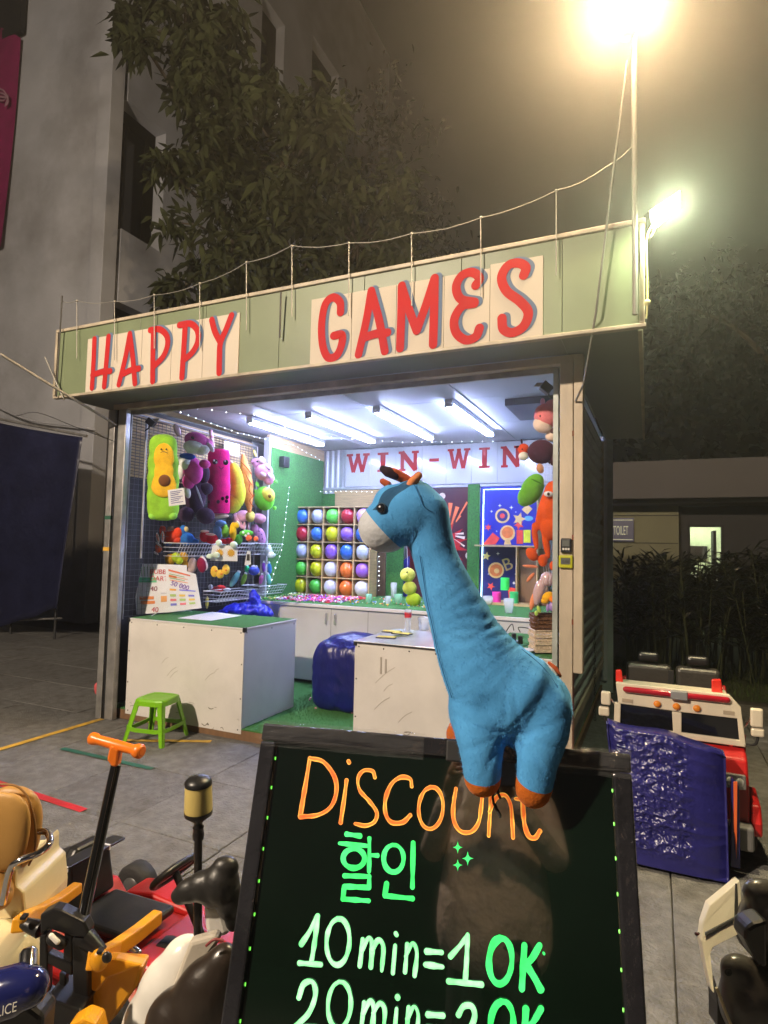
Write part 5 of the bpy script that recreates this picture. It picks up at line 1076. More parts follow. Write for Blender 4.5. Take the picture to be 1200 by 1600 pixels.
# clear stretch film round the top rail
m_film = mat('clear stretch film', (.4, .4, .4), .1, alpha=.07, var=.1, bump=1, bs=25, bumpd=.03, coat=1, stretch=(.4, .4, 3))
for u0, u1 in ((.0, .47), (.78, 1.0)):
    mb = MB(); nn = 40; vs = []
    for i in range(nn+1):
        u = u0+(u1-u0)*i/nn
        for v, h in ((.04, .011), (.02, .0135), (-.003, .01), (-.006, -.012), (0, -.034), (.03, -.036)):
            vs.append(bq(u, v+.002*noise.noise(V((u*60, v*90, 1))), h+.003*noise.noise(V((u*40, v*200, h*99)))))
    mb.add(vs, [(6*i+j, 6*i+j+1, 6*i+j+7, 6*i+j+6) for i in range(nn) for j in range(5)], True); mb.build('stretch_film', m_film, bd)
m_acr = mat('dark green black acrylic', (.0035, .009, .0055), .022, var=.3, vs=3, spec=1, coat=1)
bar(bq(uf*.8, fw_*.8), bq(1-uf*.8, fw_*.8), bq(1-uf*.8, HB-fw_*.8), bq(uf*.8, HB-fw_*.8), -.014, -.004).build('writing_panel', m_acr, bd)
MB().hexa([p+N_*h for h in (-.04, -.031) for p in (bq(.02, .02), bq(.98, .02), bq(.98, HB-.02), bq(.02, HB-.02))]).build('back_plate', m_blackp, bd)
mb = MB(); m_gled = mat('green white led', (.5, 1, .4), em=.8, emc=(.2, 1, .08), sample=True)
for k in range(15):
    v = fw_+.03+k*.051
    for u in (uf*1.03, 1-uf*1.03): mb.ell(bq(u, v, -.003), e_*.0009, N_*.0009, dn_*.0032, 6, 4)
mb.build('edge_leds', m_gled, bd, kind='stuff')
for u in (.12, .88): MB().tube([bq(u, .1, -.05), bq(u, .5, -.05)+V((0, 0, 0)), V((bq(u, .9, -.05).x, bq(u, .9).y, 0))+n_*.05], .012, 8).build('leg', m_blackp, bd)
MB().tube([bq(.5, .1, -.045), V((bq(.5, .3).x, bq(.5, .3).y, 0))-n_*.35], .012, 8).build('leg', m_blackp, bd)
# hook clamp between the giraffe's legs
q = bq(.62, -.004, 0); MB().obox(bq(.555, .02, .012), e_*.016, N_*.008, dn_*.018).build('clamp', m_black, bd, .003)
MB().tube(cr([bq(.66, .02, .01), bq(.67, .05, .014), bq(.655, .09, .01), bq(.675, .12, .01)], 4), .0025, 6).tube(cr([bq(.665, .02, .01), bq(.655, .06, .014), bq(.675, .09, .012)], 4), .0025, 6).build('cord', m_blackr, bd)
def marker(nm, a, b, e): return mat(nm, a, .5, col2=b, vs=38, em=e)
m_or = marker('orange yellow marker', (.9, .16, .03), (.95, .55, .08), .42); m_g1 = marker('green marker', (.03, .75, .12), (.06, .85, .2), .5); m_g2 = marker('pale green marker', (.12, .8, .22), (.32, .9, .42), .55)
wx = lambda p: apl(330+p[0]/1.739, 1110+p[1]/1.739, bq(0, 0, -.0035), N_)
HH = [0]; INNER = {m_or.name: marker('dark orange marker core', (.85, .1, .02), (.9, .2, .03), .4), m_g2.name: marker('soft green marker core', (.2, .75, .3), (.42, .85, .5), .5)}
def write(nm, strokes, m, wd=.0075, smooth=True):
    mb = MB(); inn = MB(); m2 = INNER.get(m.name)
    for s in strokes:
        HH[0] += .00002; P = [wx(p) for p in s]; Q = cr(P, 8) if smooth and len(P) > 2 else cr(P, 4); w0 = wd*rnd.uniform(.92, 1.08)
        mb.ribbon(Q, w0, N_, .0004+HH[0], .35)
        if m2: HH[0] += .00002; inn.ribbon([p+e_*w0*.1*math.sin(i*.35)-dn_*w0*.06 for i, p in enumerate(Q)], w0*.55, N_, .0004+HH[0], .8)
    o = mb.build(nm, m, bd)
    if m2: inn.build('marker_core', m2, o)
    return o
def oval(cx, cy, rx, ry, n=14, tilt=0, a0=-1.7): return [(cx+rx*math.cos(a0+2*math.pi*k/n)+tilt*ry*math.sin(a0+2*math.pi*k/n), cy+ry*math.sin(a0+2*math.pi*k/n)) for k in range(n+1)]
write('letter', [[(268, 130), (255, 210), (242, 288)], [(268, 130), (305, 140), (335, 180), (340, 222), (325, 262), (290, 284), (242, 289)]], m_or, .0078)
write('letter', [[(368, 190), (360, 250), (352, 305)], [(373, 138), (375, 142)]], m_or)
write('letter', [[(445, 182), (438, 165), (414, 164), (399, 185), (404, 217), (430, 247), (450, 277), (444, 302), (420, 313), (392, 308)]], m_or, .0062)
write('letter', [[(545, 206), (540, 186), (515, 182), (490, 200), (474, 240), (474, 280), (490, 304), (520, 304), (541, 285)]], m_or, .0068)
write('letter', [oval(597, 265, 33, 57, tilt=-.05)], m_or, .0062)
write('letter', [[(665, 213), (658, 260), (660, 300), (677, 328), (706, 330), (726, 305), (734, 260), (738, 215)]], m_or, .0066)
write('letter', [[(760, 225), (757, 285), (754, 340)], [(757, 275), (772, 240), (797, 230), (813, 255), (818, 300), (820, 345)]], m_or, .0068)
write('letter', [[(845, 225), (850, 300), (862, 340), (880, 346), (893, 328)], [(828, 240), (862, 243)]], m_or, .0074)
write('hangul', [[(368, 336), (405, 341)], [(350, 361), (425, 368)], oval(388, 402, 29, 26), [(430, 348), (430, 395), (429, 437)], [(431, 393), (452, 394)], [(362, 449), (430, 451)], [(430, 451), (429, 481)], [(429, 481), (362, 478)], [(362, 478), (358, 512)], [(358, 512), (428, 517)]], m_g1, .0078, True)
write('hangul', [oval(496, 402, 27, 37), [(549, 360), (547, 480)], [(477, 470), (472, 503)], [(472, 503), (548, 511)]], m_g1, .0078)
for x, y, r in ((670, 372, 17), (697, 402, 20), (670, 420, 17)):
    mb = MB(); vs = [wx((x, y))+N_*.001]
    for k in range(32): a = 2*math.pi*k/32; q = r*(1/(abs(math.cos(a))**.55+abs(math.sin(a))**.55))**1.9*1.0; vs.append(wx((x+q*.8*math.cos(a), y+q*math.sin(a)))+N_*.001)
    mb.add(vs, [(0, 1+(k+1) % 32, 1+k) for k in range(32)]); mb.build('sparkle', m_g1, bd)
def m_(x, y, s=1): return [[(x, y), (x-4, y+38), (x-8, y+72)], [(x-3, y+30), (x+16, y-4), (x+26, y+15), (x+22, y+75)], [(x+25, y+28), (x+42, y+2), (x+56, y+20), (x+52, y+82)]]
def n__(x, y): return [[(x, y), (x-6, y+75)], [(x-4, y+32), (x+14, y-2), (x+26, y+22), (x+20, y+85)]]
def line(dx, dy, one, m1, m2):
    s = lambda st: [[(a+dx, b+dy) for a, b in t] for t in st]
    d1 = [[(245, 635), (268, 600), (288, 560)], [(290, 558), (282, 625), (272, 688)], [(240, 686), (298, 690)]] if one else [[(235, 608), (248, 572), (272, 566), (280, 600), (262, 650), (226, 686)], [(226, 686), (292, 694)]]
    d2 = [[(650, 668), (675, 640), (697, 612)], [(697, 610), (694, 680), (690, 740)], [(645, 735), (735, 744)]] if one else [[(668, 655), (682, 632), (704, 632), (712, 660), (695, 700), (665, 738)], [(665, 738), (722, 744)]]
    write('digit', s(d1), m1, .0085); write('digit', s([oval(345, 628, 31, 63, tilt=-.04)]), m1, .0072)
    write('letter', s(m_(412, 622)), m1, .0072); write('letter', s([[(500, 640), (494, 712)], [(502, 606), (504, 609)]]), m1, .0072); write('letter', s(n__(533, 635)), m1, .0068)
    write('equals_sign', s([[(585, 654), (626, 657)], [(583, 690), (627, 696)]]), m1, .0085)
    write('digit', s(d2), m1, .0085); write('digit', s([oval(786, 680, 31, 62, tilt=-.04)]), m2, .0098); write('letter', s([[(851, 638), (844, 755)], [(892, 638), (872, 672), (852, 692)], [(856, 690), (878, 725), (895, 757)]]), m2, .0098)
line(0, 0, True, m_g2, m_g1); line(4, 171, False, m_g2, m_g1)
write('dot', [[(903, 658), (904, 660)]], m_g1, .004)
# ================================================================== GIRAFFE
def gp(x, y, off=0): return apl(x, y, (A+B)/2+n_*off, n_)
PX = (gp(760, 1000)-gp(759, 1000)).length
gt = thing('giraffe_plush', 'big sky blue plush giraffe with orange hooves straddling the black writing board', 'plush toy', gp(790, 1160))
mb = MB()
def cone(pts, n=20):   # (px, py, r px, off m)
    P = [gp(x, y, o) for x, y, r, o in pts]; R_ = [r*PX for x, y, r, o in pts]; mb.cap_tube(P, R_, n)
def gel(x, y, rx, ry, ang=0, off=0, rz=1.0):
    a = math.radians(ang); e1 = e_*math.cos(a)+Z3*math.sin(a); e2 = -e_*math.sin(a)+Z3*math.cos(a); mb.ell(gp(x, y, off), e1*rx*PX, n_*min(rx, ry)*PX*rz, e2*ry*PX, 24, 16)
gel(601, 824, 45, 42, -12, .012, .85); gel(640, 804, 55, 48, 5, .004, .92); gel(650, 786, 44, 37, -35, 0, .95); gel(615, 790, 36, 36, 20, .004, .9)
spine = [(664, 802, 40, 0), (670, 830, 37, 0), (680, 870, 36, 0), (695, 910, 41, 0), (711, 950, 46, 0), (726, 990, 53, 0), (746, 1030, 63, 0), (766, 1062, 71, 0)]
cone(spine, 24)
cone([(768, 1060, 68, 0), (790, 1085, 73, 0), (812, 1095, 74, 0), (822, 1105, 66, 0)], 24)
gel(800, 1080, 82, 66, -40, 0, .98); gel(835, 1108, 56, 62, -20, 0, 1.05); gel(752, 1110, 52, 62, 10, .008, 1)
cone([(748, 1110, 46, .02), (750, 1150, 38, .042), (753, 1190, 30, .052), (754, 1215, 28, .052)])
cone([(848, 1110, 44, .02), (848, 1150, 37, .042), (838, 1195, 30, .052), (833, 1232, 27.5, .052)])
cone([(745, 1110, 42, -.03), (735, 1130, 30, -.085), (718, 1148, 24, -.10)]); cone([(850, 1105, 42, -.03), (850, 1160, 32, -.09), (846, 1190, 28, -.1)])
mb_body = mb
me = remesh(mb, .0052, 9)
def seg_s(p):   # nearest position along the neck-body spine, with lateral offset
    best = None
    for i in range(len(SP)-1):
        a, b = SP[i], SP[i+1]; t = max(0, min(1, (p-a).dot(b-a)/(b-a).length_squared)); q = a.lerp(b, t); d = (p-q).length
        if best is None or d < best[0]: best = (d, CS[i]+t*(CS[i+1]-CS[i]), (p-q), (b-a))
    return best
SP = [gp(x, y) for x, y, r, o in spine]; CS = [0]
for a, b in zip(SP, SP[1:]): CS.append(CS[-1]+(b-a).length)
me.update()
nor = [v.normal.copy() for v in me.vertices]
for v, nn in zip(me.vertices, nor):
    p = v.co; d, s, off, tg_ = seg_s(p); lat = off.normalized().dot(n_) if off.length > 1e-6 else 0
    side = off.dot(e_)
    k = max(0, min(1, (s-.015)/.05))*max(0, min(1, (CS[-1]+.02-s)/.06))
    wv = noise.noise(V((s*52+side*9+2.2*noise.noise(p*14), side*7, off.dot(n_)*5+3)))
    ridge = .6*(1-abs(wv)*2.2)+.75*abs(math.sin(s*math.pi/.021+side*16+5*noise.noise(p*11)))**.7
    amp = .0048*k*(.35+.6*noise.noise(p*9+V((5, 0, 0))))*(1 if side > -.03 else max(0, 1+(side+.03)*22))
    v.co += nn*ridge*amp
    v.co += nn*.0012*noise.noise(p*22)
    # creases fanning out where the legs join the belly
    for cx_, cy_ in ((786, 1140), (815, 1140)):
        cpt = gp(cx_, cy_, .05); r = p-cpt; L = r.length
        if L < .11: an = math.atan2(r.dot(Z3), r.dot(e_)); v.co -= nn*.0035*max(0, math.sin(an*9+cx_))**3*(1-L/.11)*min(1, L/.02)
me.update()
# cut the seams: hooves, muzzle, forehead stripe
bm = bmesh.new(); bm.from_mesh(me)
def cutplane(co, no): bmesh.ops.bisect_plane(bm, geom=bm.verts[:]+bm.edges[:]+bm.faces[:], plane_co=co, plane_no=no)
# hoof planes
h1c = gp(754, 1210, .05); h1n = (Z3*1.0+e_*-.03+n_*.25).normalized(); h2c = gp(834, 1218, .05); h2n = (Z3+e_*.25+n_*.25).normalized()
mzc = (gp(573, 798)+gp(632, 856))/2; ml = (gp(632, 858)-gp(577, 797)).normalized(); mzn = ml.cross(n_).normalized(); mzn = mzn if mzn.dot(-e_) > 0 else -mzn
stn = (n_*.93+e_*.37).normalized(); stc = gp(640, 780, .022)
h3c = gp(716, 1143, -.09); h3n = (e_+Z3*.2).normalized()
cutplane(h1c, h1n); cutplane(h2c, h2n); cutplane(mzc, mzn); cutplane(stc+stn*.009, stn); cutplane(stc-stn*.009, stn); cutplane(h3c, h3n)
reg = {'body': [], 'hoof': [], 'hoof2': [], 'hoof3': [], 'muzzle': [], 'forehead_stripe': []}
legx = gp(795, 1200).dot(e_)
for f in bm.faces:
    p = f.calc_center_median(); zz = p.dot(Z3)
    if p.dot(n_)-A.dot(n_) > .0 and (p-h1c).dot(h1n) < 0 and p.dot(e_) < legx: reg['hoof'].append(f)
    elif p.dot(n_)-A.dot(n_) > .0 and (p-h2c).dot(h2n) < 0 and p.dot(e_) > legx: reg['hoof2'].append(f)
    elif (p-h3c).dot(h3n) < 0 and p.dot(n_)-A.dot(n_) < -.03 and zz < gp(700, 1118).z: reg['hoof3'].append(f)
    elif (p-mzc).dot(mzn) > 0 and zz > gp(600, 880).z and p.dot(e_) < gp(648, 850).dot(e_): reg['muzzle'].append(f)
    elif abs((p-stc).dot(stn)) < .009 and zz > gp(600, 800).z and (p-gp(622, 812)).dot(-e_+Z3*.9) > .02 and p.dot(e_) < gp(668, 800).dot(e_): reg['forehead_stripe'].append(f)
    else: reg['body'].append(f)
m_gbl = plushm('sky blue velvet', (.065, .29, .62), bump=.12, bs=220, col2=(.085, .34, .7)); m_gbl.node_tree.nodes['Principled BSDF'].inputs['Sheen Weight'].default_value = .5
m_hoof = plushm('rust orange velvet', c(178, 92, 30), bump=.4, bs=180); m_muz = plushm('off white velvet', c(184, 188, 196), bump=.3, bs=120)
m_str = plushm('slate blue velvet', (.02, .075, .16), bump=.35, bs=160)
for k, mm2 in (('body', m_gbl), ('hoof', m_hoof), ('hoof2', m_hoof), ('hoof3', m_hoof), ('muzzle', m_muz), ('forehead_stripe', m_str)):
    ids = {}; vs = []; fs = []
    for f in reg[k]:
        q = []
        for v in f.verts:
            if v.index not in ids or True:
                if v not in ids: ids[v] = len(vs); vs.append(v.co.copy())
            q.append(ids[v])
        fs.append(tuple(q))
    if vs:
        t2 = MB(); t2.add(vs, fs, True); t2.build('hoof' if k.startswith('hoof') else k, mm2, gt)
bm.free()
# short pile standing off the velvet
rf = random.Random(12); pile = MB(); pm_ = {}
for p in me.polygons:
    for _ in range(2):
        if rf.random() > .42: continue
        vv = [me.vertices[i].co for i in p.vertices]; a = rf.random(); b = rf.random(); q0 = vv[0].lerp(vv[1], a).lerp(vv[-1].lerp(vv[-2], a), b)
        if (q0-h1c).dot(h1n) < 0 and (q0-A).dot(n_) > 0 or (q0-h2c).dot(h2n) < 0 and (q0-A).dot(n_) > 0 and q0.dot(e_) > legx: continue
        if ((q0-mzc).dot(mzn) > 0 and q0.dot(e_) < gp(650, 850).dot(e_)) or abs((q0-stc).dot(stn)) < .01: continue
        t = (p.normal+V((rf.gauss(0, .45), rf.gauss(0, .45), rf.gauss(-.25, .45)))).normalized(); s = t.cross(Z3).normalized()*.0004
        pile.add([q0-s, q0+s, q0+t*rf.uniform(.0022, .0048)], [(0, 1, 2)])
pile.build('velvet_pile', m_gbl, gt, kind='stuff')
# eye, horns, ear, mane tip, seams, tail
mb = MB(); ec = gp(596, 795, .046); 
def surf(px, py, lift=0):   # front surface point of the giraffe under a pixel: march along the ray
    o = CAM; d = ray(px, py).normalized(); best = None
    for v in me.vertices:
        w2 = v.co-o; t = w2.dot(d)
        if (w2-d*t).length < .006 and (best is None or t < best): best = t
    return o+d*((best or (gp(px, py)-o).length)-lift)
es = surf(596, 795); el_ = gt
en = (n_*.88-e_*.42+Z3*.1).normalized(); eu = en.orthogonal().normalized(); ev = en.cross(eu)
MB().ell(es, eu*.0095, ev*.0095, en*.006, 18, 12).build('eye', mat('glossy black eye', (.01, .011, .015), .05, coat=1), gt)
MB()._lathe(es-en*.002, en, [(0, .0105), (.0035, .0112), (.005, .0098)], 20).build('eye_ring', mat('dark slate eye ring', (.05, .08, .11), .4), gt)
MB().ell(es+en*.0055+Z3*.003, eu*.0022, ev*.0022, en*.001, 8, 6).build('eye_glint', m_paper, gt)
m_horn = plushm('brick orange velvet', c(170, 80, 45), bump=.4, bs=160)
mb = MB(); mb.cap_tube([gp(650, 762, .0), gp(632, 748, .005), gp(616, 740, .012), gp(601, 734, .016)], [.010, .0105, .011, .0085], 14); me1 = remesh(mb, .0028, 4); hq = link('ear', me1, m_horn, gt)
mb = MB(); mb.cap_tube([gp(618, 744, .015), gp(606, 737, .018), gp(599, 733, .019)], [.008, .0105, .0075], 12).build('ear_tip', plushm('dark brown velvet', c(50, 35, 45)), gt)
mb = MB(); mb.cap_tube([gp(637, 764, .02), gp(645, 753, .022), gp(654, 743, .024)], [.0075, .0095, .0078], 14); link('horn', remesh(mb, .0028, 4), plushm('tan orange velvet', c(200, 125, 80)), gt)
mb = MB(); mb.cap_tube([gp(598, 752, .0), gp(606, 757, .0)], [.006, .007], 10).build('horn', m_horn, gt)
mb = MB(); P = [surf(x, y, -.0002) for x, y in ((647, 757), (655, 775), (663, 792), (676, 800))]; mb.tube(cr(P, 4), .0007, 5)
P = [surf(x, y, -.0002) for x, y in ((640, 850), (646, 838), (645, 822))]; mb.tube(cr(P, 3), .0008, 5)
P = [p for p in [surf(x, y, -.0003) for x, y in ((656, 868), (661, 900), (667, 940), (676, 980), (684, 1020), (694, 1055), (706, 1090))] if abs((p-A).dot(n_)) < .09 and (p-A).dot(n_) > .004]; mb.tube(cr(P, 4), .0008, 5)
P = [surf(x, y, -.0003) for x, y in ((872, 1075), (860, 1056), (842, 1036), (815, 1014))]; mb.tube(cr(P, 4), .0007, 5)
mb.build('seam', plushm('seam blue', (.02, .12, .3)), gt)
mb = MB(); P = [gp(x, y, -.03) for x, y in ((858, 1036), (868, 1044), (875, 1056))]; mb.cap_tube(P, [.003, .004, .003], 10).build('tail', m_horn, gt)
# ================================================================== TOY FIRE TRUCK
tk = thing('toy_fire_truck', 'red and white ride on toy fire truck behind the blue tarpaulin bundle', 'toy truck', (4.2, .3, 0))
YT = -.2; T_ = lambda x, y, Y=YT: ay(x, y, Y)
m_ivory = plastic('ivory plastic', (.72, .64, .5), .3)
def pris(nm, pts, m, Y=YT, d=.03, bev=.004, par=tk): return MB().prism([T_(x, y, Y) for x, y in pts], (0, d, 0)).build(nm, m, par, bev)
# windshield frame from bars
for nm, pts in (('frame_top', [(962, 1066), (1140, 1086), (1158, 1106), (1160, 1124), (1066, 1113), (966, 1099)]), ('frame_post', [(960, 1097), (970, 1100), (969, 1135), (959, 1133)]), ('frame_post', [(1050, 1112), (1065, 1114), (1065, 1150), (1052, 1148)]), ('frame_post', [(1152, 1121), (1160, 1123), (1166, 1166), (1156, 1163)]), ('frame_bottom', [(959, 1131), (1156, 1157), (1166, 1168), (959, 1140)])): pris(nm, pts, m_ivory)
for pts in ([(969, 1099), (1051, 1112), (1052, 1148), (969, 1134)], [(1064, 1113), (1153, 1122), (1157, 1160), (1064, 1149)]): pris('windscreen', pts, mat('dark windscreen', (.006, .007, .01), .1, coat=.5), YT+.014, .006, 0)
pris('roof_panel', [(964, 1068), (1138, 1087), (1136, 1092), (964, 1075)], m_ivory, YT+.03, .14, .006)
a, b = T_(978, 1077, YT-.01), T_(1136, 1094, YT-.01); MB().cap_tube([a, b], .015, 12).build('light_bar', mat('deep red lens', (.35, .008, .02), .15, coat=.6), tk)
MB().obox((a*.46+b*.54), (b-a).normalized()*.038, Y3*.02, Z3*.021).build('light_bar_clamp', mat('silver plastic', (.35, .35, .36), .35, .5), tk, .004)
for x, y in ((1027, 1100), (1057, 1104), (1089, 1107)): p = T_(x, y, YT-.004); MB().ell(p, (.018, 0, 0), (0, .012, 0), (0, 0, .017), 14, 8).build('amber_lamp', mat('amber lens', (.8, .25, .02), .2, coat=.5), tk)
for x0, y0, x1, y1 in ((972, 1091, 989, 1098), (1130, 1110, 1148, 1117)): pris('marker_plate', [(x0, y0), (x1, y0+2), (x1, y1+1), (x0, y1-1)], mat('tan plate', (.4, .33, .24), .4), YT-.003, .004, .001)
zw = T_(1100, 1155).z; xl = T_(960, 1140).x; xr = T_(1166, 1166).x
def body(nm, pts, m, x0, x1, bev=.012): return MB().prism([(x0, y, z) for y, z in pts], (x1-x0, 0, 0)).build(nm, m, tk, bev, seg=3)
body('hood', [(YT+.03, zw-.02), (YT-.05, zw-.06), (YT-.09, zw-.16), (YT-.1, .13), (YT+.04, .11), (YT+.5, .11), (YT+.5, .3), (YT+.04, zw-.05)], m_red, xl, xr)
body('wheel_arch', [(YT-.1, .2), (YT-.06, .27), (YT+.1, .3), (YT+.22, .24), (YT+.22, .14), (YT-.1, .14)], m_red, xr+.006, xr+.05)
body('cabin_side', [(YT+.04, .3), (YT+.04, zw+.04), (YT+.2, zw+.01), (YT+.3, .38), (YT+.75, .42), (YT+.95, .62), (YT+1.05, .6), (YT+1.1, .14), (YT+.5, .12)], m_red, xl-.005, xl+.03)
body('cabin_side', [(YT+.04, .3), (YT+.04, zw+.04), (YT+.2, zw+.01), (YT+.3, .38), (YT+.75, .42), (YT+.95, .62), (YT+1.05, .6), (YT+1.1, .14), (YT+.5, .12)], m_red, xr-.03, xr+.005)
MB().box((xl+.03, YT+.3, .15), (xr-.03, YT+1.1, .32)).build('floor_pan', m_blackp, tk, .01)
for x0, x1, hx in ((xl+.03, (xl+xr)/2-.01, 0), ((xl+xr)/2+.01, xr-.05, 0)):
    s_ = MB().box((x0, .42, .38), (x1, .52, .76)).build('seat', mat('black vinyl seat', (.035, .032, .028), .4, bump=.2), tk, .025, seg=3)
    mx_ = (x0+x1)/2; MB().box((mx_-.06, .43, .775), (mx_+.06, .49, .83)).build('headrest', m_blackp, s_, .02, seg=3)
MB().box(((xl+xr)/2-.03, .41, .64), ((xl+xr)/2+.0, .418, .74)).build('seat_belt', m_black, tk, .003)
for x0, y0, x1, y1 in ((962, 1047, 974, 1068), (1112, 1062, 1130, 1086)): pris('side_lamp', [(x0, y0), (x1-3, y0), (x1, y1), (x0, y1-2)], mat('bright red lens', (.7, .03, .02), .25, coat=.5), YT+.08, .03, .006)
for k, (ax0, ay0, ax1, ay1, bx0, by0, bx1, by1, hx, hy, gx, gy) in enumerate(((939, 1080, 954, 1103, 935, 1104, 952, 1120, 948, 1128, 962, 1135), (1173, 1107, 1193, 1138, 1174, 1138, 1195, 1153, 1180, 1163, 1162, 1162))):
    o = pris('mirror', [(ax0, ay0), (ax1, ay0+2), (ax1, ay1), (ax0, ay1-2)], m_ivory, YT-.03, .03, .008)
    MB().prism([T_(x, y, YT-.03) for x, y in ((bx0, by0), (bx1, by0+2), (bx1, by1), (bx0, by1-2))], (0, .03, 0)).build('lower_mirror', m_ivory, o, .008)
    MB().tube(cr([T_((bx0+bx1)/2, by1-3, YT-.01), T_(hx, hy, YT-.01), T_(gx, gy, YT+.02)], 4), .006, 6).build('mirror_arm', m_blackr, o)
    MB().tube([T_(ax1 if k == 0 else ax0, (ay0+ay1)/2, YT-.01), T_(gx, ay1, YT+.03)], .005, 6).build('mirror_stay', m_chrome, o)
for xa in (xr-.06, xl+.06):
    p = V((xa, YT-.105, T_(1156, 1221, YT-.1).z)); hl = MB().obox(p, X3*.045, Y3*.012, Z3*.033).build('headlight', mat('headlight shell', (.35, .34, .33), .25, .6), tk, .006)
    for dx in (-.02, .02): MB().ell(p+V((dx, -.012, 0)), (.017, 0, 0), (0, .008, 0), (0, 0, .02), 12, 8).build('lens', mat('headlight lens', (.5, .5, .48), .1, coat=1), hl)
MB().box((xl-.0, YT-.16, .09), (xr+.01, YT-.08, .2)).build('bumper', mat('grey plastic bumper', (.16, .155, .15), .45, dirt=.3), tk, .014, seg=3)
for x in (xl+.03, xr-.01):
    for y in (YT+.08, YT+.85):

        q = MB()._lathe((x-.045, y, .115), X3, [(0, .05), (.0, .1), (.012, .115), (.08, .115), (.092, .1), (.092, .05)], 20).build('wheel', m_blackr, tk)
        MB()._lathe((x-.047, y, .115), X3, [(0, .0), (.0, .055), (.01, .06), (.085, .06), (.097, .055), (.097, 0)], 14).build('rim', mat('silver plastic', (0, 0, 0)), q)
# ================================================================== TARP BUNDLE
YQ = -.5; q = [ay(947, 1131, YQ+.06), ay(1134, 1176, YQ+.06), ay(1140, 1383, YQ-.04), ay(968, 1345, YQ-.04)]
m_tarp = mat('blue tarpaulin', (.02, .019, .14), .24, var=.15, vs=4, bump=.12, bs=60, bumpd=.02)
mb = MB(); nu_, nv_ = 120, 150; vs = []; fs = []; dpt = .13
def tarpp(u, v, w2):
    p = q[0].lerp(q[1], u).lerp(q[3].lerp(q[2], u), v); mk_ = min(1, max(0, (.74+.06*noise.noise(V((v*5, 0, 1)))-u)/.1))*min(1, max(0, (u+.02)/.1))*min(1, max(0, (.93-v)/.08))
    rg = lambda a, b, s_: 1-abs(noise.noise(V((u*a+s_, v*b, s_))))*3.2
    cr_w = mk_*(.0055*rg(7, 15, 2)+.004*rg(19, 30, 5)+.0022*rg(46, 62, 9)+.001*noise.noise(V((u*110, v*130, 0))))+.006*rg(1.3, 9, 7)*(.4+.6*mk_)+.012*noise.noise(V((u*1.5, v*3, 4)))
    turn = max(0, (u-.74)/.26)**2*.05; lef = max(0, (.12-u)/.12)**2*.05
    return p+V((0, (w2+turn+lef if w2 == 0 else w2)-cr_w-.014*math.sin(math.pi*u)*math.sin(math.pi*v), (.014*noise.noise(V((u*3, 0, 9)))-.02*max(0, (u-.8)/.2))*(1-v)))
for w2 in (0, dpt):
    vs += [tarpp(i/nu_, j/nv_, w2 if (0 < i < nu_ and 0 < j < nv_) else w2*.8+.012) for j in range(nv_+1) for i in range(nu_+1)]
M1 = (nu_+1)*(nv_+1); idx = lambda i, j, s: s*M1+j*(nu_+1)+i
for j in range(nv_):
    for i in range(nu_): fs += [(idx(i, j, 0), idx(i, j+1, 0), idx(i+1, j+1, 0), idx(i+1, j, 0)), (idx(i, j, 1), idx(i+1, j, 1), idx(i+1, j+1, 1), idx(i, j+1, 1))]
for i in range(nu_): fs += [(idx(i, 0, 0), idx(i+1, 0, 0), idx(i+1, 0, 1), idx(i, 0, 1)), (idx(i, nv_, 0), idx(i, nv_, 1), idx(i+1, nv_, 1), idx(i+1, nv_, 0))]
for j in range(nv_): fs += [(idx(0, j, 0), idx(0, j, 1), idx(0, j+1, 1), idx(0, j+1, 0)), (idx(nu_, j, 0), idx(nu_, j+1, 0), idx(nu_, j+1, 1), idx(nu_, j, 1))]
mb.add(vs, fs, True)
tt = thing('tarpaulin_bundle', 'shiny crumpled blue tarpaulin bundle standing against the toy fire truck', 'tarpaulin', (4.15, -.45, 0)); mb.build('cover', m_tarp, tt)
mb = MB(); P2 = [ay(1143, 1215, -.42), ay(1155, 1230, -.42), ay(1157, 1358, -.42), ay(1141, 1355, -.42)]; mb.prism(P2, (0, .05, 0)).build('side_flap', m_tarp, tt, .004)
mb = MB(); mb.prism([ay(1146, 1222, -.435), ay(1152, 1222, -.435), ay(1151, 1342, -.435), ay(1147, 1300, -.435)], (0, .006, 0)).build('orange_strap', mat('orange strap', (.8, .14, .03), .6), tt)
# chain on the stall corner
cn = MB(); P = [ay(931, 975+i*7.0, 2.2+0*i) for i in range(0)]
chn = thing('chain', 'dark hanging chain at the rear corner of the corrugated side wall', 'chain', ay(928, 1140, 1.9)); mb = MB()
for k in range(26):
    cpt = ay(930-(k % 5)*.3, 985+k*6.6, 1.9); e1 = (X3 if k % 2 else Y3)*.008; e2 = Z3*.016; mb.tube([cpt+e1*math.cos(a)+e2*math.sin(a) for a in [2*math.pi*i/8 for i in range(9)]], .0028, 4)
mb.build('links', m_blackr, chn, kind='stuff')
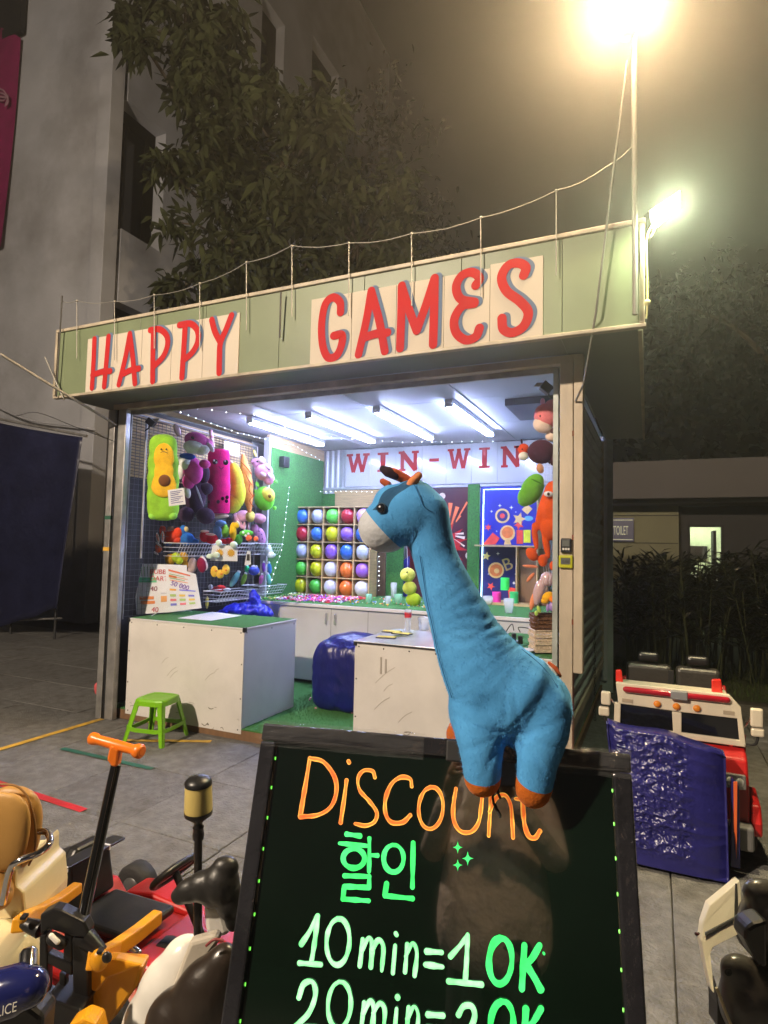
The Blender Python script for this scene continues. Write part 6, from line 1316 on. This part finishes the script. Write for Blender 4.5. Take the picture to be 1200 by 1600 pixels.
# ================================================================== RED TOY RACING KART
kt = thing('racing_kart', 'red toy racing kart with black seat and black rear wing', 'toy kart', (2.55, -2.05, 0))
cyk = -2.06
def kb(nm, pts, m, y0, y1, bev=.012, par=kt): return MB().prism([(x, y0, z) for x, z in pts], (0, y1-y0, 0)).build(nm, m, par, bev, seg=3)
kb('body', [(2.12, .06), (2.14, .19), (2.3, .21), (2.36, .15), (2.62, .15), (2.68, .2), (2.95, .17), (3.25, .1), (3.3, .05)], m_red, cyk-.15, cyk+.15)
kb('side_pod', [(2.3, .05), (2.32, .15), (2.45, .175), (2.7, .16), (2.85, .06)], m_red, cyk-.27, cyk-.152); kb('side_pod', [(2.3, .05), (2.32, .15), (2.45, .175), (2.7, .16), (2.85, .06)], m_red, cyk+.152, cyk+.27)
mb = MB(); mb.ribbon(cr([V((2.6, cyk-.2715, .07)), V((2.7, cyk-.2715, .13)), V((2.78, cyk-.2715, .1))], 5), .008, (0, -1, 0)).build('stripe', mat('olive stripe', (.2, .25, .03), .4), kt)
s_ = MB().prism([(2.34, cyk-.1, .17), (2.62, cyk-.1, .18), (2.62, cyk+.1, .18), (2.34, cyk+.1, .17)], (0, 0, .03)).build('seat', m_blackp, kt, .014, seg=3)
mb = MB(); mb.prism([(2.30, cyk-.095, .2), (2.28, cyk-.085, .34), (2.27, cyk-.05, .39), (2.27, cyk+.05, .39), (2.28, cyk+.085, .34), (2.30, cyk+.095, .2)], (.045, 0, 0)).build('seat_back', m_blackp, kt, .014, seg=3)
mb = MB(); W0, W1 = az(52, 1378, .39), az(186, 1308, .36); dw = (W1-W0).normalized(); fwd = dw.cross(Z3); mb.obox((W0+W1)/2, (W1-W0)/2, fwd*.03, Z3*.006+fwd*.004); wg = mb.build('rear_wing', m_blackp, kt, .005)
for t_ in (.22, .27, .78): MB().obox(W0.lerp(W1, t_), dw*.0035, fwd*.0315, Z3*.0085).build('stripe', m_paper, wg, 0)
MB().box((2.18, cyk-.03, .18), (2.24, cyk+.03, .34)).build('wing_stand', m_blackp, kt, .006)
a = az(88, 1372, .3); MB().obox(a-Z3*.03, dw*.006+fwd*0, fwd*.045, Z3*.035).build('end_plate', m_whitep, kt, .003)
for x, y, r in ((2.24, cyk+.3, .085), (2.24, cyk-.3, .085), (3.1, cyk+.26, .075), (3.1, cyk-.26, .075)):
    q_ = MB()._lathe((x, y-.035, r), Y3, [(0, r*.5), (0, r*.85), (.01, r), (.06, r), (.07, r*.85), (.07, r*.5)], 20).build('wheel', m_blackr, kt)
    MB()._lathe((x, y-.036, r), Y3, [(.004, 0), (0, r*.5), (.01, r*.53), (.062, r*.53), (.072, r*.5), (.068, 0)], 14).build('rim', mat('dark grey rim', (.06, .06, .06), .35), q_)
sc_, sa, sb = V((2.70, cyk, .385)), Y3*.09, V((.6, 0, .8)).normalized()*.034
axs = sa.cross(sb).normalized(); stw = MB().tube([sc_+sa*math.cos(t)+sb*math.sin(t) for t in [2*math.pi*i/20 for i in range(21)]], .011, 8).build('steering_wheel', m_blackp, kt)
MB().obox(sc_, sa*.85, sb*.3, axs*.008).build('spoke', m_blackp, stw, .004); MB().tube([sc_, sc_+V((.12, 0, -.17))], .012, 8).build('steering_column', m_blackp, stw)
MB().ell((2.66, cyk-.12, .2), (.035, 0, 0), (0, .012, 0), (0, 0, .012), 12, 8).build('side_mirror', m_chrome, kt)
# ================================================================== YELLOW LOADER WITH T HANDLE
ld = thing('toy_loader', 'yellow and black ride on toy loader with an orange T push handle', 'toy loader', (2.85, -2.45, 0))
def fr_(nm, pts, D, m, th=.03, bev=.004, par=ld, D2=None, tilt=0):   # plate facing the viewer, standing at its own distance
    P = [ad(x, y, D if D2 is None else D+(D2-D)*k) for k, (x, y) in zip([i/(len(pts)-1) for i in range(len(pts))], pts)] if D2 else [ad(x, y, D+tilt*(1500-y)/100) for x, y in pts]
    f = Fw.copy(); f.z = 0; return MB().prism(P, f.normalized()*th).build(nm, m, par, bev, seg=2)
DL = 1.46
fr_('rear_frame', [(62, 1430), (82, 1420), (95, 1423), (131, 1441), (138, 1456), (137, 1466), (112, 1464), (76, 1452), (62, 1462)], DL, m_blackp, .035, .005)
fr_('rear_frame_leg', [(61, 1463), (72, 1460), (74, 1500), (72, 1562), (60, 1552)], DL+.002, m_blackp, .03, .004)
fr_('rear_frame_leg', [(112, 1466), (137, 1468), (138, 1600), (114, 1600)], DL+.002, m_blackp, .03, .004)
fr_('mid_bar', [(73, 1490), (112, 1508), (112, 1526), (73, 1506)], DL+.004, m_blackp, .025, .004)
fr_('mid_post', [(92, 1520), (102, 1524), (102, 1550), (92, 1545)], DL+.01, m_blackp, .02, .003)
fr_('bracket_plate', [(100, 1456), (112, 1462), (112, 1506), (98, 1498)], DL+.005, m_blackp, .02, .003)
fr_('cross_bar', [(58, 1549), (136, 1592), (136, 1612), (58, 1570)], DL, m_blackp, .04, .004)
MB().cap_tube([ad(82, 1466, DL-.012), ad(96, 1474, DL-.012)], .014, 12).build('frame_hole', m_black, ld)
MB().cap_tube([ad(80, 1462, DL-.022), ad(90, 1472, DL-.024)], .006, 10).build('rope_knob', m_whitep, ld)
MB().tube([ad(64, 1452, DL+.02), ad(36, 1442, DL+.03)], [.02, .013], 8).build('axle_stub', m_blackp, ld); MB().tube([ad(134, 1465, DL+.01), ad(160, 1488, DL)], [.024, .014], 8).build('axle_stub', m_blackp, ld)
def arm(pts, D0, D1, hw0, hw1):
    mb = MB(); P = [ad(x, y, D0+(D1-D0)*i/(len(pts)-1)) for i, (x, y) in enumerate(pts)]; n = len(P); vs = []
    for i, p in enumerate(P):
        t = (P[min(i+1, n-1)]-P[max(i-1, 0)]).normalized(); s = t.cross(Z3).normalized()*.016; u = s.cross(t).normalized()*(hw0+(hw1-hw0)*i/(n-1)); vs += [p-s-u, p+s-u, p+s*1.0+u, p-s+u]
    mb.add(vs, [(4*i+j, 4*i+(j+1) % 4, 4*(i+1)+(j+1) % 4, 4*(i+1)+j) for i in range(n-1) for j in range(4)]+[(3, 2, 1, 0), (4*n-4, 4*n-3, 4*n-2, 4*n-1)]); return mb
arm([(28, 1446), (46, 1432), (60, 1426), (90, 1410), (122, 1386)], DL+.02, DL+.35, .017, .015).build('lift_arm', m_yel, ld, .005)
arm([(146, 1500), (160, 1494), (180, 1483), (215, 1458), (247, 1432)], DL-.02, DL+.3, .021, .019).build('lift_arm', m_yel, ld, .005)
MB().ell(ad(155, 1500, DL-.03), Rt*.022, Fw*.018, Up*.026).build('arm_joint', m_yel, ld); MB().ell(ad(167, 1496, DL-.05), Rt*.012, Fw*.008, Up*.013).build('bolt_cap', m_blackp, ld); MB().ell(ad(35, 1434, DL), Rt*.011, Fw*.01, Up*.014).build('arm_joint', m_yel, ld)
for x, y in ((38, 1432), (157, 1485)): MB().obox(ad(x, y, DL-.035), Rt*.006, Fw*.008, Up*.003).build('slot', m_black, ld)
fr_('engine_cover', [(140, 1512), (165, 1506), (224, 1510), (212, 1545), (180, 1590), (150, 1625), (132, 1620)], DL+.04, m_yel, .05, .008)
fr_('cover_step', [(138, 1503), (180, 1499), (224, 1509), (168, 1530), (150, 1552), (140, 1548)], DL+.02, m_yel, .03, .006)
fr_('rear_deck', [(104, 1606), (128, 1592), (150, 1600), (158, 1640), (95, 1640)], DL-.1, m_yel, .05, .008)
fr_('deck_black', [(70, 1560), (128, 1580), (100, 1640), (60, 1640)], DL-.04, m_blackp, .1, .006)
MB().tube([ad(126, 1452, DL+.02), ad(181, 1196, DL+.16)], [.0145, .0135], 14).build('push_pole', mat('glossy black pole', (.008, .008, .008), .15, coat=.5), ld)
th_ = fr_('handle_neck', [(166, 1188), (171, 1165), (186, 1172), (183, 1199), (174, 1199)], DL+.13, m_orange, .03, .006)
a, b = ad(142, 1153, DL+.18), ad(222, 1175, DL+.12); L = (b-a).length
MB().lathe(a, b-a, [(0, .013), (.004, .0165), (.016, .0165), (.028, .0125), (L*.5, .0135), (L-.03, .0125), (L-.016, .0185), (L-.004, .0185), (L, .014)], 18).build('grip', m_orange, th_)
MB()._lathe(b-(b-a).normalized()*.001, (b-a), [(0, .0), (.0012, .011), (0, .012)], 14).build('grip_end', mat('darker orange', (.6, .1, .005), .4), th_)
for dx in (-.3, .3):
    for s in (0, 1): c1 = V((2.85+dx*.5, -2.35+s*.25-dx*.1, .1)); MB()._lathe(c1, V((.4, -.9, 0)).normalized(), [(0, .05), (0, .09), (.01, .1), (.06, .1), (.07, .09), (.07, .05)], 18).build('wheel', m_blackr, ld)
# ================================================================== CREAM VINTAGE TOY CAR
vc = thing('vintage_toy_car', 'cream vintage toy ride with tan padded backrest and chrome rail', 'toy car', (2.35, -2.5, 0))
DV = 1.62; m_tan = mat('tan leatherette', (.42, .22, .055), .45, var=.1, vs=8, bump=.15, bs=60)
mb = MB(); el(mb, 18, 1294, 46, 66, DV, -8, .02, .35, .8, 22, 14); mb.build('backrest', m_tan, vc)
mb = MB(); el(mb, 4, 1300, 42, 62, DV-.035, -8, 0, .25, .8, 22, 14); mb.build('backrest_pad', mat('tan pad', (.46, .25, .065), .5, var=.12, bump=.1), vc)
P = cr([ad(-10, 1225, DV-.02), ad(25, 1228, DV-.02), ad(44, 1248, DV-.02), ad(55, 1290, DV-.02), ad(54, 1330, DV-.02), ad(45, 1352, DV-.02)], 5); MB().tube(P, .003, 6).build('piping', mat('dark tan piping', (.25, .12, .03), .5), vc)
MB().tube(cr([ad(59, 1299, DV), ad(74, 1301, DV-.03), ad(78, 1316, DV-.07), ad(62, 1332, DV-.1), ad(30, 1345, DV-.12), ad(16, 1360, DV-.12), ad(4, 1412, DV-.12)], 6), .0085, 12).build('chrome_rail', m_chrome, vc)
mb = MB(); mb.cap_tube([ad(-8, 1350, DV), ad(-2, 1400, DV-.05)], .035, 12); mb.build('side_cushion', m_tan, vc)
fr_('cream_post', [(-30, 1375), (12, 1372), (22, 1352), (25, 1362), (24, 1385), (36, 1395), (40, 1440), (36, 1490), (-30, 1500)], DV-.02, m_cream, .22, .014, vc)
mb = MB(); el(mb, -2, 1500, 66, 60, DV-.05, 10, 0, .7, 1, 24, 16); mb.build('rear_fender', m_cream, vc)
c1 = ad(6, 1525, DV-.12)
MB()._lathe(ad(0, 1522, DV-.03), -Fw+Rt*.25, [(0, .095), (.045, .092), (.055, .08), (.05, .055), (.06, .04), (.058, .0)], 24).build('hub_cover', mat('brown tan plastic', (.3, .14, .04), .35), vc)
MB()._lathe(ad(0, 1522, DV-.03), -Fw+Rt*.25, [(.062, .048), (.066, .044), (.064, .03)], 20).build('hub_ring', m_cream, vc)
MB()._lathe((2.28, -2.5, .12), V((.5, -.8, 0)).normalized(), [(0, .06), (0, .1), (.01, .12), (.07, .12), (.08, .1)], 18).build('wheel', m_blackr, vc)
# ================================================================== BLUE POLICE TOY
pb = thing('police_toy_bike', 'navy blue toy police motorbike with chrome exhaust and white POLICE lettering', 'toy motorbike', (2.95, -2.75, 0))
DP = 1.18; m_nvy = mat('glossy navy plastic', (.012, .016, .1), .12, coat=.8, var=.1)
P = [ad(-70, 1575, DP+.02), ad(-20, 1560, DP), ad(30, 1545, DP), ad(46, 1543, DP)]; mb = MB(); mb.cap_tube(P, [.045, .047, .044, .036], 20); mb.build('tank', m_nvy, pb)
mb = MB(); el(mb, 48, 1542, 22, 30, DP+.01, 10, 0, 1, 1, 20, 14); mb.build('tank_nose', m_nvy, pb)
t0 = ad(46, 1497, DP+.06); t1 = ad(41, 1535, DP+.03); MB()._lathe(ad(45, 1480, DP+.07), (ad(42, 1535, DP+.03)-ad(45, 1480, DP+.07)), [(0, 0), (.002, .012), (.008, .0165), (.05, .0175), (.06, .022), (.075, .024)], 18).build('exhaust', m_chrome, pb)
MB().lathe(ad(40, 1524, DP+.02), Fw*.2-Up, [(0, .026), (.012, .028)], 16).build('exhaust_collar', m_blackp, pb)
tn = (-Fw+Up*.1).normalized(); text('lettering', 'POLICE', m_whitep, pb, ad(-28, 1597, DP-.052), (Rt+Up*.32), (Up-Rt*.1), .026, sx=.8, shear=.25)
fr_('lower_body', [(-40, 1585), (40, 1570), (66, 1590), (60, 1650), (-40, 1650)], DP+.03, m_blackp, .06, .01, pb)
# ================================================================== WHITE TOY MOTORBIKE WITH MAST LAMP
mk = thing('toy_motorbike', 'white toy motorbike with black handlebar and a cream mast lamp', 'toy motorbike', (3.2, -2.5, 0))
DM = 1.34; m_pole2 = mat('satin black pole', (.012, .01, .01), .3)
MB().tube([ad(310, 1290, DM+.06), ad(309, 1460, DM+.02)], .0095, 12).build('mast', m_pole2, mk)
tpm = ad(310, 1212, DM+.06); bt = ad(310, 1292, DM+.06); s = (DM+.06)/FPX; L = (tpm-bt).length
MB()._lathe(bt, tpm-bt, [(-.018, .012), (-.002, .012), (0, .0135), (.004, .010), (.012, .010), (s*20, s*21.5), (s*26, s*22)], 22).build('lamp_funnel', m_pole2, mk)
MB().lathe(bt+(tpm-bt).normalized()*s*26, tpm-bt, [(0, s*21.3), (s*3, s*21.5), (s*36, s*20.5), (s*40, s*20.3)], 22).build('lamp_drum', mat('cream lamp drum', (.55, .43, .14), .35, coat=.3), mk)
MB()._lathe(bt+(tpm-bt).normalized()*s*66, tpm-bt, [(0, s*21), (s*4, s*21.2), (s*9, s*18), (s*13, s*10), (s*14.5, .0)], 22).build('lamp_cap', m_blackp, mk)
MB().lathe(ad(310, 1303, DM+.06), tpm-bt, [(-.012, .0125), (.0, .0135), (.006, .012)], 14).build('clamp_ring', m_pole2, mk)
mb = MB()
for b in ((300, 1390, 28, 19, 12), (322, 1384, 32, 24, 5), (345, 1380, 30, 32, 0), (352, 1356, 22, 18, 0), (358, 1405, 22, 32, 0), (282, 1400, 16, 13, -15), (364, 1430, 14, 26, 0), (335, 1395, 26, 22, 0)): el(mb, b[0], b[1], b[2], b[3], DM, b[4], 0, .9)
link('handlebar', remesh(mb, .0045, 5), mat('soft black rubber', (.018, .017, .016), .4, bump=.1, bs=80), mk)
fr_('steering_neck', [(316, 1410), (350, 1425), (360, 1462), (340, 1468), (320, 1460)], DM+.01, m_whitep, .05, .012, mk)
mb = MB()
for b in ((285, 1500, 34, 42, -35), (262, 1545, 46, 62, -28), (240, 1600, 50, 70, -18)): el(mb, b[0], b[1], b[2], b[3], DM, b[4], .03, .9)
link('front_fairing', remesh(mb, .006, 40), m_whitep, mk)
fr_('fairing_rib', [(296, 1473), (336, 1462), (344, 1470), (322, 1500), (270, 1585), (240, 1620), (285, 1500)], DM-.045, mat('warm white plastic', (.62, .56, .46), .3), .03, .008, mk)
mb = MB()
for b in ((338, 1530, 36, 62, -22), (318, 1560, 52, 72, -28), (295, 1605, 72, 62, -20), (345, 1590, 44, 80, 0)): el(mb, b[0], b[1], b[2], b[3], DM, b[4], -.07, .8)
link('seat', remesh(mb, .006, 45), mat('brown black vinyl', (.03, .022, .017), .3, bump=.1, bs=50), mk)
MB().tube(cr([ad(322, 1478, DM-.1), ad(335, 1468, DM-.1), ad(350, 1470, DM-.1)], 4), .003, 6).build('red_cord', mat('dull red cord', (.2, .03, .03), .5), mk)
MB()._lathe((3.1, -2.5, .13), V((.9, -.4, 0)).normalized(), [(0, .06), (0, .11), (.01, .13), (.07, .13), (.08, .11)], 18).build('wheel', m_blackr, mk)
# ================================================================== BLACK AND WHITE TOY AT LOWER RIGHT
rb = thing('toy_scooter', 'black toy scooter with a white front fairing at the lower right edge', 'toy scooter', (4.35, -2.0, 0))
DR = 1.3; m_dg = mat('dark grey moulded plastic', (.085, .08, .072), .3, var=.15, vs=6, bump=.08, bs=30)
R_ = lambda x, y: (1060+x/6.157, 1340+y/6.157)
fr_('fairing', [R_(*p) for p in ((590, 220), (602, 300), (608, 660), (580, 740), (420, 820), (330, 870), (310, 930), (350, 1320), (325, 1290), (260, 1010), (222, 800), (240, 640), (300, 460))], DR, plastic('cream white plastic', (.8, .75, .64), .25, dirt=.06), .02, .005, rb, tilt=.11)
fr_('fairing_groove', [R_(*p) for p in ((552, 255), (566, 255), (578, 560), (550, 600), (265, 755), (262, 725), (545, 575))], DR-.004, m_black, .003, 0, rb, tilt=.11)
mb = MB()
for b in ((1195, 1400, 38, 26, -20), (1215, 1440, 60, 50, 0), (1195, 1470, 50, 28, -20)): el(mb, b[0], b[1], b[2], b[3], DR+.05, b[4], 0, .9)
link('cowl', remesh(mb, .006, 30), m_dg, rb)
mb = MB()
for b in ((1160, 1520, 40, 28, -25), (1190, 1570, 66, 66, -20), (1150, 1545, 26, 55, -10)): el(mb, b[0], b[1], b[2], b[3], DR-.0, b[4], 0, .8)
link('seat', remesh(mb, .006, 45), m_dg, rb)
MB()._lathe(ad(1138, 1519, DR-.075), -Fw, [(0, 0), (.001, .005), (.002, .007), (0, .008)], 12).build('screw_hole', m_black, rb)
fr_('handle_block', [R_(*p) for p in ((655, 690), (730, 640), (862, 600), (862, 1070), (790, 1060), (650, 800))], DR-.06, m_blackp, .05, .01, rb)
mb = MB(); mb.cap_tube([ad(1100, 1464, DR+.05), ad(1088, 1459, DR+.055)], [.011, .004], 10).build('side_reflector', mat('dark red reflector', (.08, .01, .01), .2, coat=.5), rb)
fr_('leg_shield', [R_(*p) for p in ((350, 1150), (395, 1330), (500, 1640), (380, 1640), (380, 1420))], DR+.02, m_blackp, .04, .004, rb)
MB().tube([ad(*R_(365, 1250), DR-.02), ad(*R_(440, 1450), DR-.03), ad(*R_(520, 1640), DR-.03)], .0035, 6).build('edge_trim', m_cream, rb)
MB()._lathe((4.32, -2.0, .13), V((.9, .4, 0)).normalized(), [(0, .06), (0, .11), (.01, .13), (.07, .13), (.08, .11)], 18).build('wheel', m_blackr, rb)
# pink bag beside the left post
pk = thing('pink_bag', 'small pink bag hanging at the foot of the left post over a green tub', 'bag', ay(153, 1080, .15))
mb = MB(); Dk = dep(ay(153, 1080, .15)); el(mb, 154, 1076, 6, 10, Dk, 5, 0, .8, .7); mb.build('pouch', mat('pink plastic', c(205, 90, 95), .5), pk)
tb2 = thing('green_tub', 'small pale green tub behind the foot of the left post', 'tub', ay(160, 1112, .15)); mb = MB(); el(mb, 158, 1102, 5, 13, Dk, 3, 0, .8, .6); mb.build('wall', mat('pale green plastic', c(120, 165, 90), .4), tb2)
# ================================================================== PHOTOGRAPHER (seen only as a reflection in the board)
hF = V((Fw.x, Fw.y, 0)).normalized(); hR = hF.cross(Z3); base = CAM-hF*.46-hR*.12; base.z = 0
ps = thing('person', 'person in a beige rain jacket holding up a phone, mirrored in the writing board', 'person', base)
def skin(name, verts, edges, m, root=0, sub=2):
    me = bpy.data.meshes.new(name); me.from_pydata([tuple(v[0]) for v in verts], edges, []); o = bpy.data.objects.new(name, me); COL.objects.link(o)
    sk = o.modifiers.new('skin', 'SKIN'); sk.use_smooth_shade = True; o.modifiers.new('sub', 'SUBSURF').levels = sub; o.modifiers['sub'].render_levels = sub
    for i, (p, rx, ry) in enumerate(verts): me.skin_vertices[0].data[i].radius = (rx, ry)
    me.skin_vertices[0].data[root].use_root = True
    dg = bpy.context.evaluated_depsgraph_get(); dg.update(); out = bpy.data.meshes.new_from_object(o.evaluated_get(dg)); bpy.data.objects.remove(o)
    out.materials.clear(); return link(name, out, m, ps)
q = lambda r, f, z: base+hR*r+hF*f+Z3*z
m_skin = mat('skin', c(190, 140, 110), .5, bump=.1); m_jac = mat('beige jacket', c(225, 200, 188), .6, var=.15, vs=8, bump=.8, bs=9, bumpd=.05); m_trs = mat('dark trousers', (.03, .03, .035), .8)
tv = [(q(0, 0, .72), .26, .17), (q(0, 0, 1.05), .23, .15), (q(0, 0, 1.3), .2, .13), (q(0, .0, 1.41), .12, .09), (q(0, .01, 1.46), .06, .06)]
te = [(0, 1), (1, 2), (2, 3), (3, 4)]
for s in (-1, 1):
    k = len(tv); tv += [(q(.18*s, 0, 1.38), .065, .065), (q(.25*s, .06, 1.13), .052, .052), (q(.12*s, .30, 1.3), .04, .04)]; te += [(3, k), (k, k+1), (k+1, k+2)]
skin('jacket', tv, te, m_jac)
lv = [(q(0, 0, .95), .14, .11)]; le = []
for s in (-1, 1): k = len(lv); lv += [(q(.09*s, 0, .86), .09, .09), (q(.1*s, .02, .48), .062, .062), (q(.11*s, 0, .07), .045, .045)]; le += [(0, k), (k, k+1), (k+1, k+2)]
skin('trousers', lv, le, m_trs)
hv = [(q(0, .01, 1.44), .05, .05), (q(0, .02, 1.52), .052, .055), (q(0, .03, 1.58), .07, .08), (q(0, .02, 1.66), .078, .09), (q(0, .0, 1.71), .05, .06)]
skin('head', hv, [(0, 1), (1, 2), (2, 3), (3, 4)], m_skin)
mb = MB(); mb.ell(q(0, -.015, 1.66), hR*.095, hF*.1, Z3*.105, 16, 12); mb.ell(q(0, -.05, 1.56), hR*.09, hF*.06, Z3*.1, 14, 10); mb.build('hair', mat('dark hair', (.012, .009, .008), .5, bump=.5, bs=40), ps)
for s in (-1, 1): MB().ell(q(.032*s, .098, 1.635), hR*.014, hF*.008, Z3*.009, 10, 6).build('eye', m_whitep, ps)
MB().ell(q(0, .112, 1.605), hR*.014, hF*.02, Z3*.024, 10, 8).build('nose', m_skin, ps); MB().ell(q(0, .1, 1.565), hR*.025, hF*.008, Z3*.008, 10, 6).build('mouth', mat('lips', c(170, 90, 85), .5), ps)
for s in (-1, 1):
    w0 = q(.12*s, .30, 1.3); pm = q(.075*s, .375, 1.38); vv = [(w0, .027, .027), (w0.lerp(pm, .6), .03, .022), (pm, .032, .02)]; ee = [(0, 1), (1, 2)]
    for i, (a, L) in enumerate(((-.03, .07), (-.01, .08), (.01, .076), (.028, .06))):
        b = pm+Z3*(-a*1.0)+hF*.012; k = len(vv); vv += [(b+hR*(-.012*s)+hF*.012, .0095, .0095), (b+hR*(-.035*s)+hF*.03, .0085, .0085), (b+hR*(-.035*s-L*.35*s)+hF*.036, .0075, .0075)]; ee += [(2, k), (k, k+1), (k+1, k+2)]
    k = len(vv); vv += [(pm+hR*(-.02*s)-Z3*.02, .0105, .0105), (pm+hR*(-.045*s)-Z3*.0+hF*.004, .009, .009)]; ee += [(1, k), (k, k+1)]
    skin('hand', vv, ee, m_skin)
for s in (-1, 1): MB().ell(q(.11*s, .06, .045), hR*.05, hF*.13, Z3*.045, 14, 8, .8).build('shoe', m_blackr, ps)
phn = CAM-hF*.06; tag(MB().obox(phn-Z3*.04, hR*.036, hF*.004, Z3*.075).build('phone', m_blackp, None, .004), 'dark mobile phone held up by the person in the beige jacket', 'phone')
# ================================================================== HAZE (thin air haze, also added in place of lens flare round the lamps)
if HAZE > 0:
    hz = MB().box((-60, -60, -1.0), (60, 60, 22)).build('haze', None or mat('x_tmp', (1, 1, 1)), None, kind='stuff')
    hm = bpy.data.materials.new('haze'); hm.use_nodes = True; hm.node_tree.nodes.clear()
    vo = hm.node_tree.nodes.new('ShaderNodeVolumePrincipled'); ou = hm.node_tree.nodes.new('ShaderNodeOutputMaterial')
    vo.inputs['Density'].default_value = HAZE; vo.inputs['Color'].default_value = (.9, .88, .86, 1); vo.inputs['Anisotropy'].default_value = .84
    hm.node_tree.links.new(vo.outputs[0], ou.inputs['Volume']); hz.data.materials.clear(); hz.data.materials.append(hm)
    tag(hz, 'thin night haze, its glow also standing in for lens flare around the lamps', 'haze')
